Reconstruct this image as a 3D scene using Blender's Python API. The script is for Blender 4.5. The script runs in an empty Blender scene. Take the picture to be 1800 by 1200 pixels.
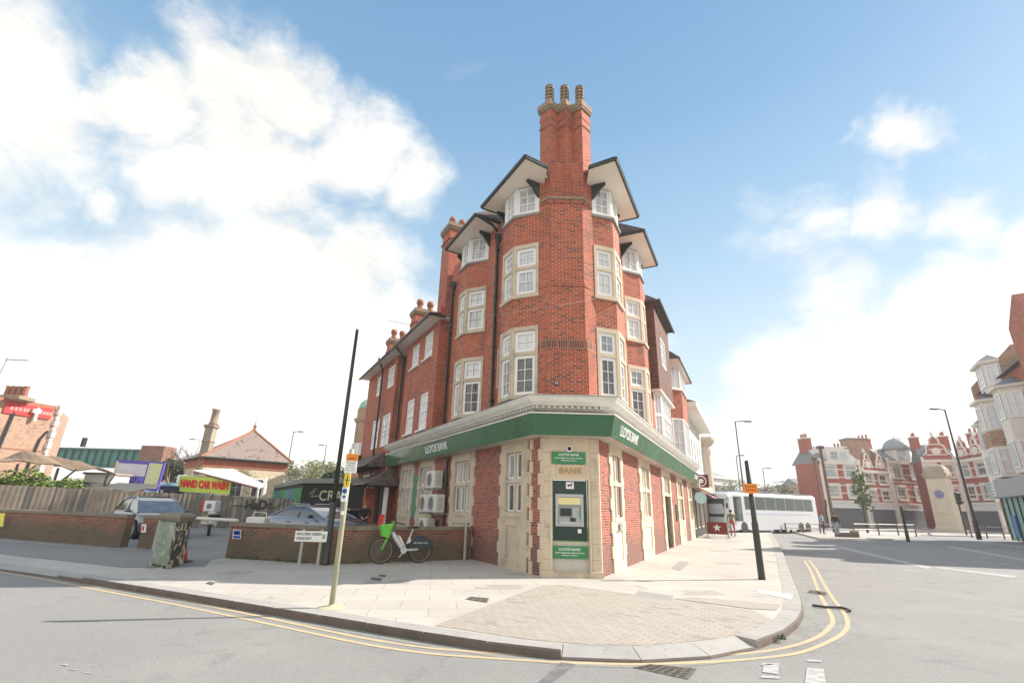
import bpy, bmesh, math, random
from mathutils import Vector, Matrix
PI = math.pi
random.seed(7)
S = bpy.context.scene
COL = S.collection

# ---------------------------------------------------------------- camera
CAM = Vector((0, 0, 1.55))
CR = Matrix.Rotation(PI/2 + math.radians(18.9), 4, 'X') @ Matrix.Rotation(math.radians(1.5), 4, 'Z')
cd = bpy.data.cameras.new('camera'); cam = bpy.data.objects.new('camera', cd); COL.objects.link(cam)
cam.matrix_world = Matrix.Translation(CAM) @ CR
cd.sensor_width = 36; cd.lens = 848/1800*36; cd.clip_start = .05; cd.clip_end = 3000
S.camera = cam

# ---------------------------------------------------------------- light, sky, exposure
SUN_AZ, SUN_EL = 13.0, 34.0            # degrees; azimuth counted from +X towards +Y
SUN_STR, SKY_STR, EXPO = 3.6, 0.15, 1.10
S.view_settings.view_transform = 'Standard'; S.view_settings.look = 'None'
S.view_settings.gamma = 1; S.view_settings.use_curve_mapping = False; S.view_settings.exposure = EXPO
sd = bpy.data.lights.new('sun', 'SUN'); sun = bpy.data.objects.new('sun', sd); COL.objects.link(sun)
sd.energy = SUN_STR; sd.angle = math.radians(.6); sd.color = (1, .93, .84)
a, e = math.radians(SUN_AZ), math.radians(SUN_EL)
sv = Vector((math.cos(e)*math.cos(a), math.cos(e)*math.sin(a), math.sin(e)))
sun.rotation_euler = sv.to_track_quat('Z', 'Y').to_euler(); sun.location = (0, 0, 60)

W = bpy.data.worlds.new('World'); S.world = W; W.use_nodes = True
class NT:
    """tiny helper to wire node trees"""
    def __init__(s, nt): s.t = nt; s.n = nt.nodes; s.l = nt.links
    def new(s, ty, **k):
        n = s.n.new(ty)
        for a_, b_ in k.items(): setattr(n, a_, b_)
        return n
    def put(s, sock, v):
        if isinstance(v, bpy.types.NodeSocket): s.l.new(v, sock)
        elif v is not None: sock.default_value = v
    def math(s, op, a_, b_=None, c_=None, clamp=False):
        n = s.new('ShaderNodeMath', operation=op, use_clamp=clamp)
        s.put(n.inputs[0], a_); s.put(n.inputs[1], b_)
        if c_ is not None: s.put(n.inputs[2], c_)
        return n.outputs[0]
    def noise(s, vec, scale, detail=4, rough=.55, dist=0, dim='3D'):
        n = s.new('ShaderNodeTexNoise', noise_dimensions=dim)
        s.put(n.inputs['Vector'], vec); n.inputs['Scale'].default_value = scale
        n.inputs['Detail'].default_value = detail; n.inputs['Roughness'].default_value = rough
        n.inputs['Distortion'].default_value = dist
        return n.outputs['Fac']
    def ramp(s, f, stops, interp='LINEAR'):
        n = s.new('ShaderNodeValToRGB'); s.put(n.inputs[0], f); r = n.color_ramp; r.interpolation = interp
        while len(r.elements) < len(stops): r.elements.new(.5)
        for el, (p, c) in zip(r.elements, stops):
            el.position = p; el.color = (c, c, c, 1) if isinstance(c, (int, float)) else tuple(c) + (1,)
        return n.outputs[0]
    def mix(s, f, a_, b_, mode='MIX'):
        n = s.new('ShaderNodeMix', data_type='RGBA', blend_type=mode)
        s.put(n.inputs[0], f)
        for i, v in ((6, a_), (7, b_)):
            if isinstance(v, tuple) and len(v) == 3: v = v + (1,)
            s.put(n.inputs[i], v)
        return n.outputs[2]
    def mr(s, v, a0, a1, b0, b1, smooth=False):
        n = s.new('ShaderNodeMapRange'); n.clamp = True
        if smooth: n.interpolation_type = 'SMOOTHSTEP'
        for i, x in enumerate((v, a0, a1, b0, b1)): s.put(n.inputs[i], x)
        return n.outputs[0]

w = NT(W.node_tree); w.n.clear()
sky = w.new('ShaderNodeTexSky', sky_type='NISHITA'); sky.sun_disc = False
sky.sun_elevation = e; sky.sun_rotation = PI/2 - a; sky.altitude = 0; sky.air_density = 1.0; sky.dust_density = .5; sky.ozone_density = 1.3
tc = w.new('ShaderNodeTexCoord').outputs['Generated']
sep = w.new('ShaderNodeSeparateXYZ'); w.l.new(tc, sep.inputs[0])
BL = [((-0.681, 0.478, 0.555), 0.098, 1.00), ((-0.668, 0.550, 0.502), 0.093, 1.00), ((-0.731, 0.528, 0.432), 0.105, 0.90), ((-0.611, 0.573, 0.547), 0.053, 0.80), ((-0.568, 0.583, 0.581), 0.071, 1.00), ((-0.473, 0.610, 0.636), 0.091, 1.00), ((-0.398, 0.643, 0.654), 0.087, 1.00), ((-0.475, 0.680, 0.559), 0.121, 1.00), ((-0.560, 0.650, 0.514), 0.085, 0.90), ((-0.304, 0.739, 0.601), 0.103, 0.90), ((-0.216, 0.781, 0.586), 0.081, 0.75), ((-0.635, 0.630, 0.447), 0.047, 0.70), ((-0.414, 0.720, 0.557), 0.108, 0.95), ((-0.544, 0.763, 0.350), 0.160, 1.00), ((-0.425, 0.797, 0.428), 0.145, 1.00), ((-0.314, 0.855, 0.413), 0.110, 1.00), ((-0.636, 0.741, 0.217), 0.168, 1.00), ((-0.466, 0.858, 0.215), 0.242, 1.00), ((-0.715, 0.672, 0.193), 0.123, 1.00), ((-0.281, 0.924, 0.261), 0.168, 1.00), ((-0.618, 0.704, 0.350), 0.067, 0.80), ((-0.777, 0.570, 0.267), 0.100, 0.80), ((0.602, 0.584, 0.544), 0.056, 0.85), ((0.549, 0.610, 0.571), 0.032, 0.65), ((0.637, 0.574, 0.515), 0.036, 0.50), ((0.598, 0.666, 0.447), 0.072, 0.85), ((0.662, 0.625, 0.413), 0.058, 0.75), ((0.525, 0.728, 0.440), 0.097, 0.62), ((0.559, 0.741, 0.372), 0.086, 0.70), ((0.437, 0.755, 0.488), 0.067, 0.42), ((0.661, 0.691, 0.292), 0.075, 1.00), ((0.712, 0.658, 0.245), 0.089, 1.00), ((0.523, 0.823, 0.222), 0.099, 0.85), ((0.609, 0.763, 0.219), 0.089, 0.95), ((0.758, 0.579, 0.300), 0.091, 0.80), ((-.1, -.9, .35), .95, 1.0), ((-.8, -.5, .3), .6, .9), ((.6, -.7, .4), .6, .9)]  # end of list: unseen clouds behind the camera, added to brighten the front
wn = w.new('ShaderNodeTexNoise'); w.l.new(tc, wn.inputs['Vector']); wn.inputs['Scale'].default_value = 5.; wn.inputs['Detail'].default_value = 7; wn.inputs['Roughness'].default_value = .62
wv = w.new('ShaderNodeVectorMath', operation='SUBTRACT'); w.l.new(wn.outputs['Color'], wv.inputs[0]); wv.inputs[1].default_value = (.5, .5, .5)
ws = w.new('ShaderNodeVectorMath', operation='SCALE'); w.l.new(wv.outputs[0], ws.inputs[0]); ws.inputs['Scale'].default_value = .20
wa = w.new('ShaderNodeVectorMath', operation='ADD'); w.l.new(tc, wa.inputs[0]); w.l.new(ws.outputs[0], wa.inputs[1]); tw = wa.outputs[0]
acc = None
for c, r, amp in BL:
    d = w.new('ShaderNodeVectorMath', operation='DISTANCE'); w.l.new(tw, d.inputs[0]); d.inputs[1].default_value = c
    v = w.math('MULTIPLY', w.mr(d.outputs['Value'], r*.3, r*1.6, 1., 0.), amp)
    acc = v if acc is None else w.math('MAXIMUM', acc, v)
mp = w.new('ShaderNodeMapping'); mp.inputs['Scale'].default_value = (1, 1, 1.7); w.l.new(tc, mp.inputs[0])
n1 = w.noise(mp.outputs[0], 4.6, 10, .60, .3)
n2 = w.noise(mp.outputs[0], 11., 5, .6)
hor = w.mr(sep.outputs['Z'], .10, .40, .55, 0.)
cl = w.math('ADD', acc, w.math('MULTIPLY', w.math('SUBTRACT', n1, .5), 1.4))
cl = w.math('ADD', cl, hor)
cov = w.mr(cl, .20, .90, 0, 1, True)
shade = w.mr(w.math('ADD', w.math('MULTIPLY', n2, .5), w.math('MULTIPLY', n1, .9)), .5, .95, .86, 1.06)
lo = w.mr(sep.outputs['Z'], .0, .75, 1.0, .80)
ccol = w.mix(1.0, (1.0, .972, .918), shade, 'MULTIPLY'); ccol = w.mix(1.0, ccol, lo, 'MULTIPLY')
cloudgain = w.mix(1.0, ccol, (4.3, 4.3, 4.3, 1), 'MULTIPLY')
grad = w.ramp(sep.outputs['Z'], [(.0, (.94, .96, .97)), (.14, (.86, .92, .96)), (.32, (.66, .80, .905)), (.5, (.42, .63, .83)), (.68, (.26, .47, .73)), (.85, (.19, .39, .66))])
skyg = w.mix(1.0, grad, (3.0, 3.08, 3.02, 1), 'MULTIPLY'); skyg = w.mix(.15, skyg, sky.outputs[0])
out = w.mix(cov, skyg, cloudgain)
bg = w.new('ShaderNodeBackground'); w.l.new(out, bg.inputs[0]); bg.inputs[1].default_value = SKY_STR
wo = w.new('ShaderNodeOutputWorld'); w.l.new(bg.outputs[0], wo.inputs[0])

# ---------------------------------------------------------------- pixel -> place helpers (measured points on the photograph turned into ground or facade positions)
def ray(px, py): return (CR.to_3x3() @ Vector((px-900, 600-py, -848))).normalized()
def G(px, py, z=0):
    d = ray(px, py); return CAM + d*((z-CAM.z)/d.z)
def at(px, py, Y):
    d = ray(px, py); return CAM + d*(Y/d.y)
Ld = Vector((-.477, .879)); nL = Vector((-.879, -.477)); oL = -6.80
Rd = Vector((.435, .900)); nR = Vector((.900, -.435)); oR = -3.47
def LP(t, d=0): return Ld*t + nL*(oL+d)
def RP(t, d=0): return Rd*t + nR*(oR+d)

# ---------------------------------------------------------------- materials
MATS = {}
def mat(name, col=(.5, .5, .5), rough=.7, metal=0., noise=None, bump=0., spec=.5, emit=None, coat=0.):
    """plain or noisy material. noise=(scale, second colour, amount)"""
    if name in MATS: return MATS[name]
    m = bpy.data.materials.new(name); m.use_nodes = True; t = NT(m.node_tree); b = t.n['Principled BSDF']
    b.inputs['Base Color'].default_value = tuple(col)+(1,); b.inputs['Roughness'].default_value = rough
    b.inputs['Metallic'].default_value = metal; b.inputs['Specular IOR Level'].default_value = spec
    b.inputs['Coat Weight'].default_value = coat
    if noise:
        g = t.new('ShaderNodeNewGeometry').outputs['Position']
        f = t.noise(g, noise[0], 6, .6)
        f2 = t.mr(f, .35, .68, 0, noise[2])
        c = t.mix(f2, tuple(col), tuple(noise[1])); t.l.new(c, b.inputs['Base Color'])
        t.l.new(t.mr(f, .3, .7, max(rough-.12, 0), min(rough+.12, 1)), b.inputs['Roughness'])
    if bump:
        g = t.new('ShaderNodeNewGeometry').outputs['Position']
        bn = t.new('ShaderNodeBump'); bn.inputs['Strength'].default_value = bump; bn.inputs['Distance'].default_value = .02
        t.l.new(t.noise(g, 30, 5), bn.inputs['Height']); t.l.new(bn.outputs[0], b.inputs['Normal'])
    if emit: b.inputs['Emission Color'].default_value = tuple(emit[0])+(1,); b.inputs['Emission Strength'].default_value = emit[1]
    MATS[name] = m; return m

def bricks(name, c1, c2, mortar, bw=.205, bh=.064, ms=.009, dark=(.08, .04, .035), darkamt=.12, stain=(.12, .08, .06), stainamt=.25, bias=0., rough=.85, bump=.5, rot=0., offset=.5, low=None, ns=.9, gum=None):
    m = bpy.data.materials.new(name); m.use_nodes = True; t = NT(m.node_tree); b = t.n['Principled BSDF']
    uv = t.new('ShaderNodeTexCoord').outputs['UV']
    if rot:
        mp_ = t.new('ShaderNodeMapping'); mp_.inputs['Rotation'].default_value = (0, 0, rot); t.l.new(uv, mp_.inputs[0]); uv = mp_.outputs[0]
    br = t.new('ShaderNodeTexBrick'); t.l.new(uv, br.inputs['Vector']); br.offset = offset
    br.inputs['Scale'].default_value = 1; br.inputs['Brick Width'].default_value = bw; br.inputs['Row Height'].default_value = bh
    br.inputs['Mortar Size'].default_value = ms; br.inputs['Mortar Smooth'].default_value = .15; br.inputs['Bias'].default_value = bias
    br.inputs['Color1'].default_value = c1+(1,); br.inputs['Color2'].default_value = c2+(1,); br.inputs['Mortar'].default_value = mortar+(1,)
    # a few burnt bricks: second brick texture, same grid, thresholded
    b2 = t.new('ShaderNodeTexBrick'); t.l.new(uv, b2.inputs['Vector']); b2.offset = offset
    for k in ('Scale', 'Brick Width', 'Row Height', 'Mortar Size', 'Mortar Smooth'): b2.inputs[k].default_value = br.inputs[k].default_value
    b2.inputs['Color1'].default_value = (0, 0, 0, 1); b2.inputs['Color2'].default_value = (1, 1, 1, 1); b2.inputs['Mortar'].default_value = (0, 0, 0, 1)
    pos = t.new('ShaderNodeNewGeometry').outputs['Position']
    nz = t.noise(pos, ns, 5, .6)
    dk = t.mr(t.math('ADD', b2.outputs['Color'], t.math('MULTIPLY', t.math('SUBTRACT', nz, .5), 1.6)), 1.0-darkamt, 1.0-darkamt+.04, 0, .82)
    c = t.mix(dk, br.outputs['Color'], dark)
    fine = t.noise(pos, 14, 4, .7)
    c = t.mix(t.mr(fine, .35, .7, 0, .28), c, c2)
    sm_ = t.new('ShaderNodeMapping'); sm_.inputs['Scale'].default_value = (1, 1, .45); t.l.new(pos, sm_.inputs[0])
    st = t.mr(t.noise(sm_.outputs[0], ns*1.3, 8, .68), .50, .72, 0, stainamt)
    c = t.mix(st, c, stain)
    if gum:
        vo = t.new('ShaderNodeTexVoronoi'); t.l.new(pos, vo.inputs['Vector']); vo.inputs['Scale'].default_value = 2.6
        c = t.mix(t.mr(vo.outputs['Distance'], .03, .05, .7, 0), c, gum)
        c = t.mix(t.mr(t.noise(pos, .22, 6, .7), .48, .68, 0, .5), c, tuple(x*.72 for x in c1))
    if low:  # damp green/grey base course
        sp = t.new('ShaderNodeSeparateXYZ'); t.l.new(pos, sp.inputs[0])
        lw = t.math('MULTIPLY', t.mr(t.math('ADD', sp.outputs['Z'], t.math('MULTIPLY', nz, -.7)), low[1]-.55, low[1]-.1, 1, 0), low[2])
        c = t.mix(lw, c, low[0])
    t.l.new(c, b.inputs['Base Color']); b.inputs['Roughness'].default_value = rough
    bn = t.new('ShaderNodeBump'); bn.inputs['Strength'].default_value = bump; bn.inputs['Distance'].default_value = .008
    hh = t.math('ADD', t.math('SUBTRACT', 1., br.outputs['Fac']), t.math('MULTIPLY', fine, .5))
    t.l.new(hh, bn.inputs['Height']); t.l.new(bn.outputs[0], b.inputs['Normal'])
    MATS[name] = m; return m

BR_OR = bricks('brick_orange', (.50, .098, .030), (.34, .050, .022), (.58, .38, .28), ms=.008, darkamt=.22, dark=(.12, .04, .035), stain=(.15, .055, .04), stainamt=.55, ns=1.1)
BR_RED = bricks('brick_dark_red', (.42, .090, .042), (.27, .045, .030), (.42, .31, .25), darkamt=.30, dark=(.10, .035, .035), stain=(.14, .07, .055), low=((.15, .10, .08), .75, .6))
BR_GARDEN = bricks('brick_garden', (.33, .10, .06), (.22, .07, .04), (.32, .25, .18), darkamt=.22, dark=(.09, .05, .04), stain=(.12, .09, .06), stainamt=.5, low=((.10, .10, .065), .58, .75))
BR_BROWN = bricks('brick_stock', (.46, .27, .17), (.38, .19, .12), (.5, .42, .33), darkamt=.1, stainamt=.3)
BR_SOLD = bricks('brick_soldier', (.42, .11, .055), (.32, .07, .04), (.4, .28, .2), bw=.064, bh=.22, offset=0, darkamt=.45, stain=(.1, .07, .05), stainamt=.5)
BR_CREAM = bricks('brick_cream', (.66, .55, .36), (.58, .46, .3), (.6, .55, .45), darkamt=.03)
TILE_HANG = bricks('hung_tiles', (.235, .12, .085), (.17, .085, .065), (.05, .035, .03), bw=.17, bh=.105, ms=.010, darkamt=.15, dark=(.08, .06, .055), stainamt=.3, bump=.9)
TILE_ROOF = bricks('roof_tiles', (.20, .135, .115), (.135, .10, .09), (.04, .035, .035), bw=.18, bh=.11, ms=.010, darkamt=.3, dark=(.06, .055, .055), stain=(.16, .16, .12), stainamt=.5, bump=.9)
TILE_PINK = bricks('hall_roof_tiles', (.31, .245, .205), (.26, .20, .17), (.18, .145, .125), bw=.3, bh=.2, ms=.012, darkamt=.1, stainamt=.3, bump=.6)
SLABS = bricks('paving_slabs', (.55, .505, .445), (.50, .46, .405), (.36, .32, .27), bw=.9, bh=.62, ms=.010, darkamt=.045, dark=(.34, .31, .28), stain=(.36, .34, .31), stainamt=.55, bump=.18, rough=.8, rot=math.radians(-8), ns=.35, gum=(.36, .33, .29))
PAVERS = bricks('block_pavers', (.48, .42, .355), (.41, .36, .30), (.29, .25, .21), bw=.21, bh=.105, ms=.008, darkamt=.05, dark=(.33, .27, .23), stain=(.32, .29, .25), stainamt=.5, bump=.3, rough=.85, rot=math.radians(40), ns=.5, gum=(.34, .3, .26))

def surf(name, base, cols, scales, rough=.9, bump=.3, speck=None):
    """weathered sheet: base colour mixed with (colour, lo, hi, amount) over noises of different scale, plus specks"""
    m = bpy.data.materials.new(name); m.use_nodes = True; t = NT(m.node_tree); b = t.n['Principled BSDF']
    pos = t.new('ShaderNodeNewGeometry').outputs['Position']
    c = t.mix(0., base, base)
    for (cc, lo_, hi_, am), sc in zip(cols, scales):
        c = t.mix(t.mr(t.noise(pos, sc, 6, .62, .3), lo_, hi_, 0, am), c, cc)
    if speck:
        vo = t.new('ShaderNodeTexVoronoi'); t.l.new(pos, vo.inputs['Vector']); vo.inputs['Scale'].default_value = speck[1]
        c = t.mix(t.mr(vo.outputs['Distance'], .0, .30, speck[2], 0), c, speck[0])
    t.l.new(c, b.inputs['Base Color']); b.inputs['Roughness'].default_value = rough
    bn = t.new('ShaderNodeBump'); bn.inputs['Strength'].default_value = bump; bn.inputs['Distance'].default_value = .01
    t.l.new(t.noise(pos, 90, 3, .7), bn.inputs['Height']); t.l.new(bn.outputs[0], b.inputs['Normal'])
    MATS[name] = m; return m
ASPH = surf('asphalt', (.30, .289, .272), [((.255, .246, .232), .47, .66, .8), ((.36, .347, .325), .5, .70, .7), ((.19, .185, .175), .57, .70, .6), ((.24, .235, .225), .5, .62, .45)], [.13, .55, 1.7, 34], speck=((.52, .50, .46), 30, .75), bump=.9)
_t = NT(ASPH.node_tree); _b = _t.n['Principled BSDF']; _c = _b.inputs['Base Color'].links[0].from_socket
_p = _t.new('ShaderNodeNewGeometry').outputs['Position']; _v = _t.new('ShaderNodeTexVoronoi', feature='DISTANCE_TO_EDGE'); _v.inputs['Scale'].default_value = .34
_wn = _t.new('ShaderNodeTexNoise'); _t.l.new(_p, _wn.inputs['Vector']); _wn.inputs['Scale'].default_value = 2.2; _wn.inputs['Detail'].default_value = 6
_ad = _t.new('ShaderNodeVectorMath', operation='MULTIPLY_ADD'); _t.l.new(_wn.outputs['Color'], _ad.inputs[0]); _ad.inputs[1].default_value = (.8, .8, 0); _t.l.new(_p, _ad.inputs[2]); _t.l.new(_ad.outputs[0], _v.inputs['Vector'])
_m = _t.math('MULTIPLY', _t.mr(_v.outputs['Distance'], .0, .006, .75, 0), _t.mr(_t.noise(_p, .28, 2), .50, .60, 0, 1))
_c2 = _t.mix(_m, _c, (.12, .115, .11)); _t.l.new(_c2, _b.inputs['Base Color'])
CPARK = surf('car_park_asphalt', (.27, .262, .248), [((.205, .20, .19), .5, .7, .6), ((.33, .32, .30), .5, .7, .5)], [.3, 2.], bump=.4)
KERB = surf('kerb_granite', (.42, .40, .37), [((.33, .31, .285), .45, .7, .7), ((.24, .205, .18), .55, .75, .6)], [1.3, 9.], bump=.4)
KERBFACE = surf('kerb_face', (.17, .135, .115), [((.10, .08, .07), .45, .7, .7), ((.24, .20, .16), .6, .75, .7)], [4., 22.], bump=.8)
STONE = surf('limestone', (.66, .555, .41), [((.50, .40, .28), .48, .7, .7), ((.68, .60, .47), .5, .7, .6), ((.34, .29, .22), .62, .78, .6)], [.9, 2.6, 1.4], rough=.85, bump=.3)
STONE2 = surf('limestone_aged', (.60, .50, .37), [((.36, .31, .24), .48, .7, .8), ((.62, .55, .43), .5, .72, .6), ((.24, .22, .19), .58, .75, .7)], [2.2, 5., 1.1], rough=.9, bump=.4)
LEAD = surf('lead_ledge', (.30, .29, .275), [((.2, .19, .18), .5, .7, .7), ((.36, .34, .28), .5, .7, .6)], [2., 7.], bump=.4)
YEL = surf('yellow_paint', (.62, .455, .255), [((.46, .39, .28), .46, .66, .9), ((.34, .32, .28), .55, .7, .75)], [3., 16.], bump=.2)
WLINE = surf('white_road_paint', (.50, .49, .47), [((.34, .33, .315), .42, .60, .95)], [12.], bump=.2)
FENCEW = surf('fence_wood', (.36, .30, .25), [((.26, .22, .19), .4, .7, .8), ((.45, .40, .35), .5, .7, .7)], [1.1, 7.], bump=.4)
SOFFIT = surf('soffit_render', (.86, .79, .68), [((.76, .66, .53), .5, .75, .5)], [1.2], rough=.8, bump=.1)
MOSSY = surf('mossy_coping', (.25, .22, .17), [((.15, .15, .09), .45, .65, .8), ((.33, .25, .2), .5, .7, .6)], [2., 9.], bump=.7)
CHIPG = surf('chipped_green', (.22, .28, .22), [((.36, .40, .33), .42, .62, .8), ((.58, .51, .38), .55, .66, .8), ((.15, .17, .14), .60, .75, .5)], [1.3, 7.5, 15.], bump=.5)
CHIPB = surf('chipped_black', (.05, .052, .048), [((.62, .52, .38), .52, .56, .95), ((.16, .18, .14), .55, .6, .8)], [6.5, 16.], bump=.6)
WHITE = mat('white_paint', (.82, .81, .78), .45, noise=(2.5, (.70, .68, .63), .5))
UPVC = mat('white_frame', (.84, .84, .83), .35)
BLACKP = mat('black_paint', (.022, .028, .025), .4, noise=(6, (.05, .055, .05), .5))
GUTTER = mat('gutter_iron', (.035, .048, .042), .45, noise=(4, (.09, .12, .10), .6))
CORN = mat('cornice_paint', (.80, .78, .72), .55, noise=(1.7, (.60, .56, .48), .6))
CORN2 = mat('cornice_dull_trim', (.56, .51, .44), .7, noise=(2.2, (.38, .33, .27), .7))  # duller, browner paint than the main cornice colour
GREEN = mat('fascia_green', (.032, .118, .055), .33, noise=(.45, (.045, .155, .075), .8), coat=.2)
DGREEN = mat('dark_green_glass', (.012, .04, .03), .15)
SIGNW = mat('sign_white', (.86, .86, .84), .4)
STEEL = mat('steel', (.45, .46, .47), .35, metal=.6)
GALV = mat('galvanised', (.42, .42, .39), .5, metal=.3, noise=(3, (.30, .31, .25), .6))
OLIVE = mat('old_cream_post', (.44, .43, .31), .6, noise=(3, (.28, .28, .18), .7))
DARK = mat('dark_void', (.012, .012, .012), .8)
TERRA = mat('terracotta', (.40, .15, .085), .8, noise=(6, (.22, .12, .08), .7))
BUFFPOT = mat('buff_pot', (.42, .32, .22), .85, noise=(9, (.17, .13, .10), .8))
CAPST = surf('chimney_cap_stone', (.33, .23, .16), [((.17, .14, .11), .45, .7, .8), ((.42, .33, .24), .5, .7, .6)], [3., 9.], bump=.6)
ORANGE = mat('orange_sign', (.85, .25, .02), .5)
YELSIGN = mat('yellow_sign', (.80, .60, .05), .5)
BLUE = mat('sign_blue', (.03, .08, .42), .5)
ACW = mat('ac_white', (.70, .69, .64), .5, noise=(5, (.55, .53, .47), .5))
RUBBER = mat('rubber', (.03, .03, .03), .8)

def glassmat(name, col, col2, scale=(1, 1), rough=.06):
    m = bpy.data.materials.new(name); m.use_nodes = True; t = NT(m.node_tree); b = t.n['Principled BSDF']
    uv = t.new('ShaderNodeTexCoord').outputs['UV']
    mp_ = t.new('ShaderNodeMapping'); mp_.inputs['Scale'].default_value = (scale[0], scale[1], 1); t.l.new(uv, mp_.inputs[0])
    f = t.noise(mp_.outputs[0], 3.0, 3, .6, .6)
    c = t.mix(t.mr(f, .38, .62, 0, 1), col, col2); t.l.new(c, b.inputs['Base Color'])
    b.inputs['Roughness'].default_value = rough; b.inputs['Specular IOR Level'].default_value = .9
    b.inputs['Coat Weight'].default_value = .6; b.inputs['Coat Roughness'].default_value = .02
    MATS[name] = m; return m
NET = glassmat('glass_net_curtain', (.60, .61, .61), (.72, .725, .72), (9, .35))
NET2 = glassmat('glass_blind', (.50, .52, .55), (.64, .66, .69), (.3, 5))
NET3 = glassmat('glass_half_curtain', (.36, .38, .40), (.60, .61, .62), (7, .5))
BLINDW = glassmat('glass_white_blind', (.74, .74, .74), (.82, .82, .82), (.4, 3), .2)
MID = glassmat('glass_reflective', (.20, .23, .26), (.34, .38, .42), (1.2, .7))
GDARK = glassmat('glass_dark_room', (.035, .037, .04), (.10, .098, .09), (1.5, .8))
CARGL = glassmat('car_glass', (.03, .04, .045), (.06, .07, .08), (1, 1))
CARGL_L = glassmat('windscreen_glass', (.14, .16, .17), (.22, .24, .25), (1, 1))

# ---------------------------------------------------------------- mesh building
def newell(pts):
    n = Vector((0, 0, 0))
    for i in range(len(pts)):
        a_, b_ = pts[i], pts[(i+1) % len(pts)]
        n += Vector(((a_.y-b_.y)*(a_.z+b_.z), (a_.z-b_.z)*(a_.x+b_.x), (a_.x-b_.x)*(a_.y+b_.y)))
    return n.normalized() if n.length > 1e-12 else Vector((0, 0, 1))
def V3(p, z=None):
    return Vector((p[0], p[1], p[2] if z is None else z))
class MB:
    def __init__(s): s.v = []; s.f = []; s.mi = []; s.mats = []
    def face(s, pts, m=0):
        i = len(s.v); s.v += [Vector(p) for p in pts]; s.f.append(list(range(i, i+len(pts)))); s.mi.append(m); return s
    def mesh(s, vs, fs, m=0):
        i = len(s.v); s.v += [Vector(p) for p in vs]
        for f in fs: s.f.append([i+k for k in f]); s.mi.append(m)
        return s
    def obox(s, o, u, v, w_, m=0):
        o, u, v, w_ = Vector(o), Vector(u), Vector(v), Vector(w_)
        p = [o, o+u, o+u+v, o+v, o+w_, o+u+w_, o+u+v+w_, o+v+w_]
        fs = [(0, 3, 2, 1), (4, 5, 6, 7), (0, 1, 5, 4), (1, 2, 6, 5), (2, 3, 7, 6), (3, 0, 4, 7)]
        if u.cross(v).dot(w_) < 0: fs = [f[::-1] for f in fs]
        return s.mesh(p, fs, m)
    def box(s, c, size, rz=0., m=0):
        c = Vector(c); r = Matrix.Rotation(rz, 3, 'Z')
        u, v, w_ = r @ Vector((size[0], 0, 0)), r @ Vector((0, size[1], 0)), Vector((0, 0, size[2]))
        return s.obox(c-u/2-v/2-w_/2, u, v, w_, m)
    def bbox(s, c, size, b=.01, rz=0., m=0):
        """box with chamfered vertical and top edges"""
        x, y, z = size[0]/2, size[1]/2, size[2]; c = Vector(c); r = Matrix.Rotation(rz, 3, 'Z')
        def ring(dx, dy, b_, zz):
            return [c+r @ Vector(q) for q in ((-x+dx+b_, -y+dy, zz), (x-dx-b_, -y+dy, zz), (x-dx, -y+dy+b_, zz), (x-dx, y-dy-b_, zz), (x-dx-b_, y-dy, zz), (-x+dx+b_, y-dy, zz), (-x+dx, y-dy-b_, zz), (-x+dx, -y+dy+b_, zz))]
        return s.loft([ring(b, b, b, -z/2), ring(0, 0, b, -z/2+b), ring(0, 0, b, z/2-b), ring(b, b, b, z/2)], m=m)
    def prism(s, poly, z0, z1, m=0, top=None):
        a_ = sum(poly[i][0]*poly[(i+1) % len(poly)][1]-poly[(i+1) % len(poly)][0]*poly[i][1] for i in range(len(poly)))
        if a_ < 0: poly = poly[::-1]
        n = len(poly); lo_ = [V3(p, z0) for p in poly]; hi_ = [V3(p, z1) for p in poly]
        s.face(hi_, m if top is None else top); s.face(lo_[::-1], m)
        for i in range(n):
            j = (i+1) % n; s.face([lo_[i], lo_[j], hi_[j], hi_[i]], m)
        return s
    def loft(s, rings, m=0, caps=True, closed=True):
        i0 = len(s.v); n = len(rings[0])
        for r in rings: s.v += [Vector(p) for p in r]
        for k in range(len(rings)-1):
            for j in range(n if closed else n-1):
                a_, b_ = i0+k*n+j, i0+k*n+(j+1) % n
                s.f.append([a_, b_, b_+n, a_+n]); s.mi.append(m)
        if caps and closed:
            s.f.append([i0+j for j in range(n)][::-1]); s.mi.append(m)
            s.f.append([i0+(len(rings)-1)*n+j for j in range(n)]); s.mi.append(m)
        return s
    def lathe(s, c, prof, n=16, axis='Z', m=0):
        c = Vector(c); rings = []
        for r, z in prof:
            ring = []
            for k in range(n):
                a_ = 2*PI*k/n; q = Vector((r*math.cos(a_), r*math.sin(a_), z))
                if axis == 'X': q = Vector((q.z, q.x, q.y))
                elif axis == 'Y': q = Vector((q.y, q.z, q.x))
                elif isinstance(axis, Vector): q = axis.to_track_quat('Z', 'Y') @ q
                ring.append(c+q)
            rings.append(ring)
        return s.loft(rings, m)
    def tube(s, pts, r, n=8, m=0):
        pts = [Vector(p) for p in pts]; rings = []; rs = r if isinstance(r, (list, tuple)) else [r]*len(pts)
        ref = None
        for i, p in enumerate(pts):
            d = (pts[min(i+1, len(pts)-1)]-pts[max(i-1, 0)]).normalized()
            if ref is None: ref = Vector((0, 0, 1)) if abs(d.z) < .9 else Vector((1, 0, 0))
            x = d.cross(ref).normalized(); y = d.cross(x); ref = -y if False else ref
            rings.append([p+(x*math.cos(2*PI*k/n)+y*math.sin(2*PI*k/n))*rs[i] for k in range(n)])
        return s.loft(rings, m)
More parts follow.
